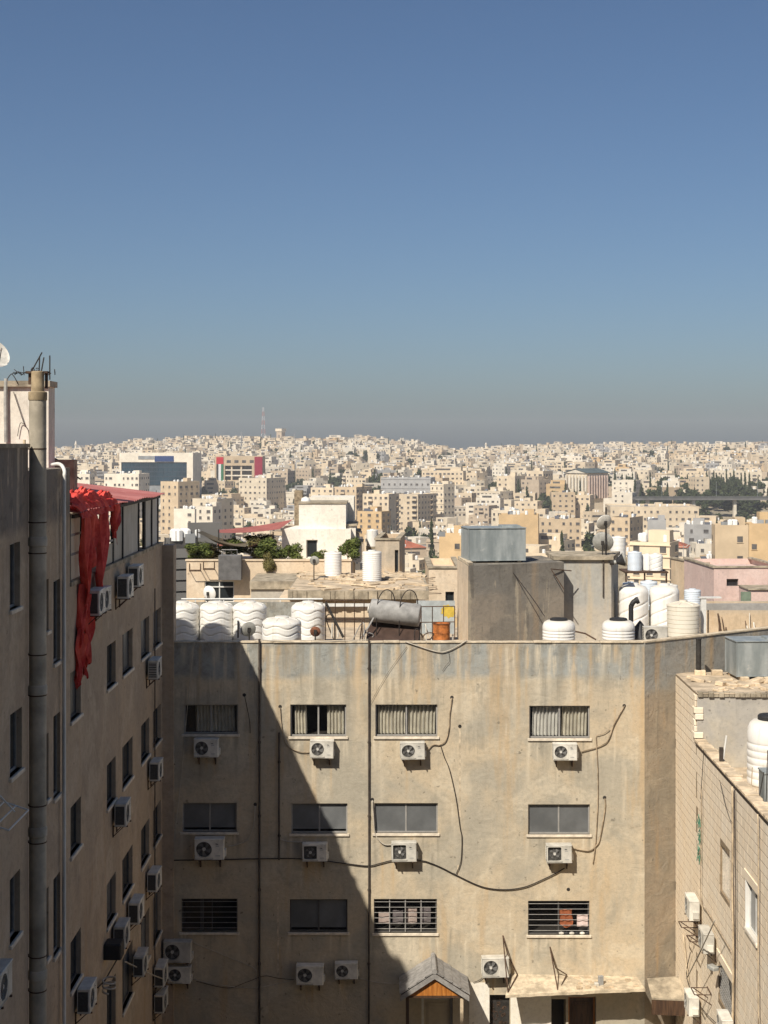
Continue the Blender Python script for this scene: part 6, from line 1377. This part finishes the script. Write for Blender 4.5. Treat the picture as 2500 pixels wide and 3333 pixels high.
B(t, 'sign', simple('sign_navy', (.02, .05, .16), .5, 0, .1, 1), -1, -.4, H * .72, 13, -.05, H * .90); B(t, 'sign', M['far_metal'], -hw + 14, -.4, H * .80, -1.4, -.05, H * .90)
OCC.append((t.location.x, Yg + 13, 38))
Yf = 1130; s = Yf / FOC                                             # public hall with hanging banners
t = thing('banner_hall', 'cream public hall with two tall vertical banners on its front', 'building', (XM(777, Yf), Yf, EYE - (1575 - HOR) * s)); hw = 78 * s; H = 90 * s
m = MB(); wall_holes(m, -hw, hw, -20, H, [(-hw * .58, hw * .55, 3, H * .66)], lambda u, z, d: (u, d, z), 5); m.quad((-hw, 0, -20), (-hw, 25, -20), (-hw, 25, H), (-hw, 0, H)); m.quad((hw, 0, -20), (hw, 25, -20), (hw, 25, H), (hw, 0, H)); m.quad((-hw, 0, H), (hw, 0, H), (hw, 25, H), (-hw, 25, H)); m.build('wall', CM['sand'], t)
B(t, 'loggia_back', M['far_win'], -hw * .58, 4.9, 3, hw * .55, 5.0, H * .66)
for z in (.30, .50): B(t, 'loggia_floor', CM['white'], -hw * .58, .8, H * z - .5, hw * .55, 4.8, H * z + .5)
for x in (-.3, .1): B(t, 'loggia_pier', CM['cream'], hw * x - .6, .9, 3.1, hw * x + .6, 1.8, H * .66)
cols = [((.55, .02, .03), .72, 1.0), ((.75, .75, .73), .30, .72), ((.03, .16, .06), 0, .30)]
bx = -hw * .93; bz0, bz1 = 1.5, H * .97
def flat(nm, c): return simple(nm, c, .8, 0, .08, .5)
for nm, c, x0, x1, za_, zb_ in (('red_field', (.50, .02, .03), 0, 1, .72, 1), ('black_stripe', (.03, .03, .03), 0, .30, 0, .72), ('white_stripe', (.72, .72, .70), .303, .66, 0, .719), ('green_stripe', (.03, .16, .07), .663, 1, 0, .719)):
    B(t, 'banner_' + nm, flat(nm, c), bx + 5.5 * x0, -.4, bz0 + (bz1 - bz0) * za_, bx + 5.5 * x1, -.15, bz0 + (bz1 - bz0) * zb_)
B(t, 'maroon_banner', flat('maroon', (.30, .015, .04)), hw * .66, -.4, bz0 + 3, hw * .66 + 6.2, -.15, H * .98)
for i in range(5): B(t, 'upper_window', M['far_win'], -hw * .5 + i * 6, -.12, H * .76, -hw * .5 + i * 6 + 3.2, -.03, H * .86)
OCC.append((t.location.x, Yf + 12, 26))
Yc = 960; s = Yc / FOC                                              # columned hall
t = thing('columned_hall', 'classical hall with tall pilasters, pediment and grey-green roof', 'building', (XM(1876, Yc), Yc, EYE - (1622 - HOR) * s), radians(-50)); H = 82 * s
w1, d1 = 9.5, 13
m = MB(); m.box(-w1, 0, -25, w1, d1 * 1.6, H); m.build('wall', CM['pale'], t)
m = MB(); m.add([(-w1 - .8, -.8, H), (w1 + .8, -.8, H), (0, -.8, H + 2.4), (-w1 - .8, d1 * 1.6, H), (w1 + .8, d1 * 1.6, H), (0, d1 * 1.6, H + 2.4)], [(0, 1, 2), (3, 5, 4), (0, 3, 4, 1)]); m.build('pediment', CM['white'], t)
gr = simple('green_grey_roof', (.10, .13, .13), .7, .1, .2, .3)
for sd in (-1, 1): m = MB(); m.slab((sd * (w1 + 1.2), -1.2, H + .02), (0, -1.2, H + 2.7), (0, d1 * 1.6 + 1, H + 2.7), (sd * (w1 + 1.2), d1 * 1.6 + 1, H + .02), (0, 0, .4)); m.build('roof_slope', gr, t)
for i in range(7):
    x = -w1 + .8 + i * (2 * w1 - 1.6) / 6; m = MB(); m.cone((x, -.5, 0), (x, -.5, H - 1.5), .75, n=10); m.build('pilaster', CM['white'], t)
    if i < 6: B(t, 'tall_window', M['far_win'], x + 1.0, -.12, 2.5, x + (2 * w1 - 1.6) / 6 - 1.0, -.03, H - 3)
for i in range(8):
    y = 1.5 + i * (d1 * 1.6 - 3) / 7; m = MB(); m.cone((w1 + .5, y, 0), (w1 + .5, y, H - 1.5), .8, n=10); m.build('pilaster', simple('pinkish_stone', (.52, .40, .33), .9, 0, .15, .4), t)
    if i < 7: B(t, 'tall_window', M['far_win'], w1 + .03, y + 1.1, 2, w1 + .12, y + (d1 * 1.6 - 3) / 7 - 1.1, H - 3)
OCC.append((t.location.x + 8, Yc + 16, 26))
Yt = 1960; s = Yt / FOC                                             # stone water tower on the ridge
q = W(914, 1437, Yt); t = thing('ridge_tower', 'square pale water tower standing on the far ridge', 'tower', (q.x, Yt, q.z), radians(-30))
B(t, 'shaft', CM['buff'], -4.2, -4.2, -20, 4.2, 4.2, 12.5); m = MB(); m.add([(-4.2, -4.2, 12.5), (4.2, -4.2, 12.5), (4.2, 4.2, 12.5), (-4.2, 4.2, 12.5), (-5.3, -5.3, 14), (5.3, -5.3, 14), (5.3, 5.3, 14), (-5.3, 5.3, 14), (-5.3, -5.3, 17.5), (5.3, -5.3, 17.5), (5.3, 5.3, 17.5), (-5.3, 5.3, 17.5)], [(0, 1, 5, 4), (1, 2, 6, 5), (2, 3, 7, 6), (3, 0, 4, 7), (4, 5, 9, 8), (5, 6, 10, 9), (6, 7, 11, 10), (7, 4, 8, 11), (8, 9, 10, 11)]); m.build('head', CM['pale'], t)
B(t, 'slot_window', M['far_win'], -.8, -4.3, 2, .8, -4.22, 9)
def mast(label, x, y0, y1, Y, w, mats):
    q = W(x, y0, Y); z1 = (y0 - y1) / FOC * Y; t = thing('lattice_mast', label, 'mast', (q.x, Y, q.z)); n = 8
    for k in range(n):
        a, b = k / n, (k + 1) / n; m = MB(); wa, wb = w * (1 - .75 * a), w * (1 - .75 * b)
        for i in range(4):
            c, d = (1, 1, -1, -1)[i], (1, -1, -1, 1)[i]; e, f = (1, 1, -1, -1)[(i + 1) % 4], (1, -1, -1, 1)[(i + 1) % 4]
            m.tube([(c * wa, d * wa, z1 * a), (c * wb, d * wb, z1 * b)], .28, 4); m.tube([(c * wa, d * wa, z1 * a), (e * wb, f * wb, z1 * b)], .16, 4); m.tube([(c * wb, d * wb, z1 * b), (e * wb, f * wb, z1 * b)], .16, 4)
        m.build('mast_section', mats[k % 2], t)
    return t
mast('tall red and white lattice mast on the ridge beside the water tower', 857, 1440, 1326, 2030, 3.0, [flat('mast_red', (.42, .20, .17)), flat('mast_white', (.55, .55, .55))])
mast('slim grey mast rising above the banner hall', 786, 1470, 1406, 1700, .9, [M['far_metal'], M['far_metal']]); mast('short mast right of the ridge water tower', 958, 1440, 1408, 2000, .6, [M['far_metal'], M['far_metal']])
for x, y0, y1, Y, lab in ((247, 1470, 1434, 1850, 'slender white minaret on the ridge beyond the tall wing'), (1582, 1460, 1440, 1950, 'white minaret on the ridge behind the galvanised tank')):
    q = W(x, y0, Y); t = thing('minaret', lab, 'minaret', q); H = (y0 - y1) / FOC * Y; m = MB(); m.lathe([(1.5, -15), (1.4, H * .6), (2.1, H * .62), (2.1, H * .66), (1.2, H * .67), (1.1, H * .85), (.1, H)], 10); m.build('shaft', CM['white'], t, True)
    m = MB(); m.lathe([(2.2, H * .662), (2.2, H * .69)], 10); m.build('balcony', CM['pale'], t)
# named blocks read off the photograph
E = [('cream_tower_block', 'six-storey cream apartment tower with shaded side below the banner hall', 'pale', 773, 868, 920, 1559, 1668, 1000, 24, 6, 6, 'p'),
 ('white_school', 'long low white building with a row of square windows above the red roof', 'white', 335, 452, 470, 1547, 1610, 780, 10, 3, 8, 'p'), ('white_school', 'short white building with few windows just beyond the tall wing', 'white', 238, 292, 300, 1546, 1610, 780, 10, 3, 3, 'p'),
 ('sand_block', 'sand apartment block with a long shaded brown side below the glass office', 'sand', 515, 580, 640, 1575, 1665, 700, 38, 4, 3, 'p'), ('cream_tower_block', 'cream block stepping behind the twin white block', 'pale', 620, 706, 752, 1632, 1740, 620, 30, 5, 4, 'p'), ('white_tower_block', 'narrow white block with four rows of small windows above the olive sail', 'white', 636, 692, 716, 1657, 1760, 560, 24, 5, 2, 'p'), ('white_tower_block', 'white block with one dark window next to the narrow white block', 'white', 562, 634, 660, 1664, 1740, 590, 20, 3, 2, 's'),
 ('ochre_tower', 'tall blank ochre building with a single window near its top', 'ochre', 1625, 1752, 1764, 1681, 1830, 520, 8, 1, 1, 's'), ('sand_apartments', 'sand apartment row with evenly spaced dark windows beside the blank ochre building', 'sand', 1757, 1892, 1900, 1694, 1810, 640, 6, 5, 6, 'p'),
 ('ochre_block', 'ochre four-storey block past the white stair tower', 'ochre', 1162, 1242, 1272, 1670, 1745, 640, 28, 4, 3, 'p'), ('ochre_block', 'ochre parapet house in front of the galvanised tank', 'ochre', 1430, 1508, 1518, 1750, 1860, 330, 8, 2, 2, 's'),
 ('grey_office', 'long dark low office with a flat grey roof', 'grey', 1240, 1402, 1420, 1560, 1620, 900, 10, 2, 9, 'c'), ('buff_hall', 'cream hall with ribbed shaded end beside the long dark office', 'pale', 1402, 1444, 1482, 1580, 1640, 830, 40, 3, 3, 'c'),
 ('cream_block', 'cream block with balcony columns and a shaded side below the dark office', 'cream', 1278, 1360, 1425, 1612, 1680, 800, 30, 4, 4, 'b'), ('cream_block', 'cream block with a plain lit front below the columned hall', 'cream', 1620, 1676, 1715, 1553, 1620, 950, 34, 4, 3, 's'), ('cream_block', 'yellow-cream block with balconies just before the columned hall', 'cream', 1718, 1768, 1806, 1538, 1605, 960, 34, 4, 3, 'b'),
 ('long_cream_terrace', 'long cream terrace with paired windows below the elevated road', 'cream', 1990, 2275, 2300, 1655, 1725, 760, 4, 3, 14, 'p'), ('sand_block', 'peach block at the foot of the long cream terrace', 'sand', 1990, 2050, 2112, 1690, 1760, 560, 30, 3, 3, 'p'),
 ('grey_glass_office', 'grey clad office with slit windows among the cream houses', 'grey', 2232, 2322, 2345, 1716, 1830, 520, 14, 4, 2, 'p'), ('grey_glass_office', 'dark grey office wing with sloping top beside the slit-windowed office', 'grey', 2110, 2168, 2180, 1702, 1830, 525, 10, 4, 1, 's'),
 ('tan_house', 'tan house with a blank side wall near the picture edge', 'sand', 2330, 2436, 2446, 1722, 1850, 300, 6, 2, 2, 's'), ('yellow_house', 'yellow house with one tall dark window at the picture edge', 'ochre', 2440, 2540, 2550, 1712, 1850, 330, 4, 3, 3, 's'),
 ('grey_flats', 'shaded grey block of flats with balconies beyond the end of the tall wing', 'slate', 530, 545, 598, 1775, 1990, 170, 70, 6, 2, 'b'), ('cream_villa', 'cream villa with deep roof edge behind the white post', 'cream', 2060, 2180, 2230, 1776, 1850, 260, 26, 2, 3, 'c'), ('white_block', 'white block with rows of windows above the columned hall', 'white', 1828, 1895, 1920, 1488, 1545, 1330, 18, 5, 6, 'p'), ('cream_block', 'pale block above the elevated road with green balconies', 'pale', 2420, 2480, 2520, 1540, 1605, 1010, 14, 4, 4, 'b'), ('cream_block', 'long pale block above the elevated road', 'pale', 2315, 2418, 2425, 1535, 1590, 1060, 5, 4, 9, 'p'), ('cream_block', 'low cream arcade with repeated windows behind the road trees', 'cream', 2115, 2235, 2250, 1580, 1615, 1000, 4, 2, 11, 'p'),
 ('red_roof_villa', 'villa under a hipped red roof behind the ochre building', 'pale', 1600, 1690, 1705, 1668, 1700, 700, 6, 2, 5, 'p'), ('cream_block', 'cream block at the foot of the white stair tower skyline', 'cream', 1010, 1085, 1110, 1592, 1650, 860, 22, 4, 4, 'p'), ('cream_block', 'sand apartment block with grey shaded side over the brick stack', 'sand', 1088, 1160, 1210, 1590, 1660, 820, 30, 4, 4, 'b'), ('cream_block', 'cream block farther along past the ochre four-storey block', 'cream', 1180, 1265, 1300, 1612, 1690, 760, 26, 4, 5, 'b')]
CM['slate'] = wallmat('far_slate', (.17, .165, .155))
for i, (nm, lab, c, x0, xc, x1, yt, yb, Y, ang, fl, cl, sty) in enumerate(E):
    block3(nm, lab, CM[c], x0, xc, x1, yt, yb, Y, ang, fl, cl, sty, 100 + i, tank=8)
def hip(parent, w, d, z, h, mat):
    m = MB(); w /= 2; d /= 2; r = max(.2, w - d); m.add([(-w, -d, z), (w, -d, z), (w, d, z), (-w, d, z), (-r, 0, z + h), (r, 0, z + h)], [(0, 1, 5, 4), (1, 2, 5), (2, 3, 4, 5), (3, 0, 4), (0, 3, 2, 1)]); return m.build('tiled_roof', mat, parent)
for o in [o for o in bpy.data.objects if o.name.startswith('red_roof_villa')]: hip(o, 16.5, 11, 5.6, 3.2, M['far_tile'])
t = [o for o in bpy.data.objects if o.name.startswith('grey_glass_office')][0]; B(t, 'blue_glazing', simple('navy_glass', (.012, .025, .06), .15, 0, .3, .2), -11.5, -6.5, 1, -7.2, -4, 11.3); B(t, 'glazing_frame', CM['pale'], -12.3, -6.2, -4, -11.6, -3, 12.5); B(t, 'glazing_frame', CM['pale'], -7.1, -6.2, -4, -6.2, -3, 12.5)
t = [o for o in bpy.data.objects if o.name.startswith('grey_office')][0]; B(t, 'glass_band', M['far_glass'], -15, -8.2, 1.5, 12, -7.9, 7)
# elevated road on the far slope
t = thing('elevated_road', 'elevated road on white piers crossing the far slope among trees', 'bridge', (XM(2300, 880), 880, EYE - (1620 - HOR) * 880 / FOC)); 
m = MB(); m.box(-44, -4, -1.3, 80, 4, 0); m.build('deck', simple('road_concrete', (.16, .155, .145), .9, 0, .2, .2), t); m = MB(); m.box(-44, -4.2, .003, 80, -3.9, 1.0); m.build('parapet', simple('dark_parapet', (.10, .10, .095), .8, 0, .2, .2), t)
for x in (-36, -8, 17, 45): m = MB(); m.box(x - .9, -1.5, -22, x + .9, 1.5, -1.303); m.build('pier', CM['white'], t)
for x in (-28, 5, 30): m = MB(); m.cone((x, -4.1, 1.0), (x, -4.1, 10), .12, .08, n=5); m.build('lamp_post', M['far_metal'], t)
OCC.append((XM(2300, 880), 880, 14)); OCC.append((XM(2200, 880), 880, 14)); OCC.append((XM(2420, 880), 880, 14))
# generic houses, nearest first as things, the rest as one mass
R_ = random.Random(2024); spots = []
Y = 390.0
while Y < 2090:
    step = 17.5 if Y < 900 else 19
    half = .275 * Y + 15; x = -half + R_.uniform(0, step)
    while x < half:
        spots.append((x + R_.uniform(-5, 5), Y + R_.uniform(-8, 8))); x += step * R_.uniform(.85, 1.35)
    Y += step * (.95 if Y < 1500 else .85)
TREES = []
GROVES = [(1060, 1130, 16, 12), (1110, 1180, 18, 12), (1560, 1130, 20, 16), (1500, 1180, 20, 14), (1640, 1150, 14, 10), (1690, 960, 13, 12), (1720, 990, 12, 8), (700, 1150, 14, 10), (650, 1060, 14, 12), (1310, 1010, 14, 12), (2120, 1010, 16, 14), (2000, 1030, 12, 9), (2240, 1060, 18, 14), (2330, 1010, 20, 18), (2430, 1040, 20, 16), (2180, 1180, 16, 10), (930, 1400, 16, 9), (1180, 1500, 18, 10), (480, 1350, 18, 10), (1390, 1600, 16, 8), (1990, 1420, 16, 9), (2300, 1500, 18, 10), (830, 1750, 14, 8), (1100, 1850, 16, 8), (560, 1900, 20, 10), (640, 1960, 18, 10), (330, 1700, 16, 8), (280, 1880, 16, 9), (1460, 1750, 14, 7), (1650, 1650, 14, 7), (1850, 1750, 14, 7), (2100, 1800, 16, 8), (2400, 1750, 16, 8), (1240, 1250, 13, 8), (1780, 1250, 14, 8), (530, 980, 12, 10), (905, 860, 10, 6), (1340, 760, 9, 5)]
GT_ = []
for sx_, Y_, r_, n_ in GROVES:
    X_ = (sx_ - 1250) / FOC * Y_; OCC.append((X_, Y_, r_ * .8))
    for i in range(n_): a_ = R_.uniform(0, 6.3); q_ = r_ * sqrt(R_.random()); GT_.append((X_ + 1.5 * q_ * cos(a_), Y_ + q_ * sin(a_)))
nn = 0; MASS = [MB(), MB(), MB()]; mass_mats = [c[1] for c in CW]
lab_n = {}
for X, Y in spots:
    sx = 1250 + FOC * X / Y
    if 2040 < sx and 820 < Y < 930: 
        TREES.append((X, Y)); continue
    tr = .20 + (.30 if 900 < Y < 1150 and 880 < sx < 1400 else 0) + (.25 if 930 < Y < 1150 and sx > 1850 else 0)
    if R_.random() < tr: TREES.append((X, Y)); continue
    w, d = R_.uniform(8.5, 16), R_.uniform(8.5, 13)
    if not free(X, Y, max(w, d) * .45): continue
    fl = R_.choice((2, 3, 3, 4, 4, 5) if Y < 1300 else (2, 3, 3, 4, 4)); h = fl * 3.15
    if Y < 690: fl = R_.choice((1, 1, 2, 2, 3)); h = fl * 3.1
    elif R_.random() < .13 and Y > 900: w = R_.uniform(18, 30)
    ci = R_.choices(range(7), (30, 36, 7, 5, 26, 2, 3))[0]; rz = R_.uniform(-.95, -.2) if R_.random() < .72 else R_.uniform(-.1, .5)
    z = ground_z(X, Y)
    if nn < 270:
        sy = HOR + (EYE - z - h) * FOC / Y; r9 = random.Random(int(X * 7 + Y * 13))
        dist = 'nearest in the valley' if Y < 480 else 'in mid valley' if Y < 620 else 'low on the far slope' if Y < 760 else 'higher on the far slope'
        hipped = R_.random() < .045; wide = 'narrow' if w < 11 else 'broad' if w > 13.5 else 'square'
        lab = f'{wide} {CW[ci][0]} {["one","two","three","four","five"][fl-1]}-storey house {"under a red roof " if hipped else ""}{region(sx, sy)}{"" if hipped else " " + dist}'
        t = put_house('town_house', lab, CW[ci][1], X, Y, w, d, h, fl, rz, int(X * 31 + Y * 17), 0 if Y < 700 else 1, None, 'houses: ' + lab, z, 5 if Y < 700 else 4)
        if hipped: hip(t, w + 1, d + 1, h + .6, 2.6, M['far_tile'])
        nn += 1
    else:
        a, b, c = MB(), MB(), MB(); far = 1 if Y < 1250 else 2
        house(w, d, h, fl, random.Random(int(X * 31 + Y * 17)), a, b, c, far, ww=1.05 if far == 2 else 1.15, wh=1.2)
        Mx = Matrix.Translation((X, Y, z)) @ Matrix.Rotation(rz, 4, 'Z')
        for q, mb in ((0, a), (1, b), (2, c)): mb.xf(Mx); MASS[0].k = (ci, 7, 8)[q]; MASS[0].add(mb.v, mb.f)
        if Y < 1700: clutter(CL, Mx, w, d, h, random.Random(int(X * 3 + Y)), 3)
        OCC.append((X, Y, max(w, d) * .5))
tag(MASS[0].build('hillside_houses', mass_mats + [M['far_win'], M['far_roof']]), 'crowded pale houses covering the far hillside up to the ridge', 'houses', kind='stuff')
tag(CL.build('rooftop_clutter', [M['far_tank'], M['far_metal'], simple('far_panel', (.10, .105, .12), .4, 0, .2, 1)]), 'tiny tanks, boxes and solar panels on the rooftops across the valley', 'rooftop clutter', kind='stuff')
# trees of the valley and slope
TM = [leaf_mesh('pine_crown', 420, .20, M['leaf_dark'], 11, clumps=9), leaf_mesh('pine_crown', 420, .20, M['leaf_dark'], 12, clumps=7), leaf_mesh('olive_crown', 380, .20, M['leaf_olive'], 13), leaf_mesh('cypress_crown', 360, .15, M['leaf_dark'], 14, (.55, .55, 1), 16, True)]
KN = ['dark rounded pine', 'dark broad pine', 'grey-green olive tree', 'slim dark cypress']
for i in range(95):
    sx = R_.uniform(2060, 2520); Yq = R_.uniform(790, 945); TREES.append(((sx - 1250) / FOC * Yq, Yq))
for x0, x1, Y0, Y1, n in ((1010, 1140, 1060, 1160, 16), (1220, 1300, 940, 1000, 10), (640, 800, 1040, 1110, 16), (1400, 1620, 1100, 1180, 24), (500, 640, 840, 1000, 10), (1640, 1800, 800, 940, 14), (1735, 1870, 900, 945, 22), (470, 640, 900, 1000, 16), (2060, 2500, 950, 1030, 40), (1690, 1760, 700, 780, 6), (420, 500, 800, 830, 6), (2000, 2120, 980, 1100, 12), (2230, 2500, 960, 1100, 26), (1340, 1460, 660, 760, 5), (430, 640, 1700, 1990, 12), (860, 1300, 1700, 1990, 16)):
    for i in range(n): sx = R_.uniform(x0, x1); Yq = R_.uniform(Y0, Y1); TREES.append(((sx - 1250) / FOC * Yq, Yq))
TREES += GT_
TREES.sort(key=lambda p: p[1]); TS = MB(); nt = 0
tsrc = {}
for X, Y in TREES:
    k = R_.choice((0, 0, 1, 1, 2, 3)); r = R_.uniform(3.0, 6.0) if k < 3 else R_.uniform(2.4, 3.6); h = R_.uniform(7, 13) if k < 3 else R_.uniform(11, 17); z = ground_z(X, Y)
    if 780 < Y < 885 and X > 140: h *= .62
    if nt < 200 and Y < 1250:
        sx = 1250 + FOC * X / Y; lab = f'{KN[k]} {region(sx, 0)} {"in the valley" if Y < 600 else "low on the far slope" if Y < 840 else "by the elevated road" if Y < 925 and sx > 2050 else "on the far slope"}'
        t = thing('tree', lab, 'tree', (X, Y, z), R_.random() * 6, 'trees: ' + lab); c = put('crown', TM[k], t, (0, 0, 1.2 + h / 2)); c.scale = (r, r, h / 2)
        if 'trunk' not in tsrc: m = MB(); m.cone((0, 0, -2), (0, 0, 4), .3, .15, n=5); tsrc['trunk'] = m.mesh('trunk', M['bark'])
        put('trunk', tsrc['trunk'], t); nt += 1
    else:
        me = TM[k]; a = R_.random() * 6; ca, sa = cos(a), sin(a); vs = [(X + r * (v.co.x * ca - v.co.y * sa), Y + r * (v.co.x * sa + v.co.y * ca), z + 1.2 + h / 2 * (1 + v.co.z)) for v in me.vertices]
        TS.add(vs, [tuple(p.vertices) for p in me.polygons])
tag(TS.build('hillside_trees', M['leaf_dark']), 'dark trees scattered between houses up the far hillside', 'trees', kind='stuff')
# ------------------------------------------------------------------ unseen block added behind the camera to deepen the courtyard shade, and the air
t = thing('added_shade_block', 'unseen tall tan block added behind the viewer to deepen the courtyard shade', 'building', (0, -4, 0))
m = MB(); m.box(-26, -16, 0, 30, 0, 41); m.build('wall', M['facade'], t)
m = MB(); m.box(-4, .003, 18.6, 4, 1.2, 18.75); m.build('balcony_slab', M['slab_edge'], t)
for k in range(11):
    for i in range(9): B(t, 'window', M['glass_dark'], -23 + i * 6, .004, 2.2 + k * 3.5, -21 + i * 6, .03, 3.6 + k * 3.5)
hz = MB(); hz.box(-1500, -60, -110, 1500, 2600, 62)
g = NG('haze_air'); g.t.nodes.remove(g.b); pv = g.n('ShaderNodeVolumePrincipled'); pv.inputs['Color'].default_value = (.97, .97, 1.0, 1); pv.inputs['Density'].default_value = .00017; pv.inputs['Anisotropy'].default_value = 0.0
g.t.links.new(pv.outputs[0], g.out.inputs['Volume'])
tag(hz.build('haze', g.m), 'thin pale haze over the valley', 'haze', kind='stuff')
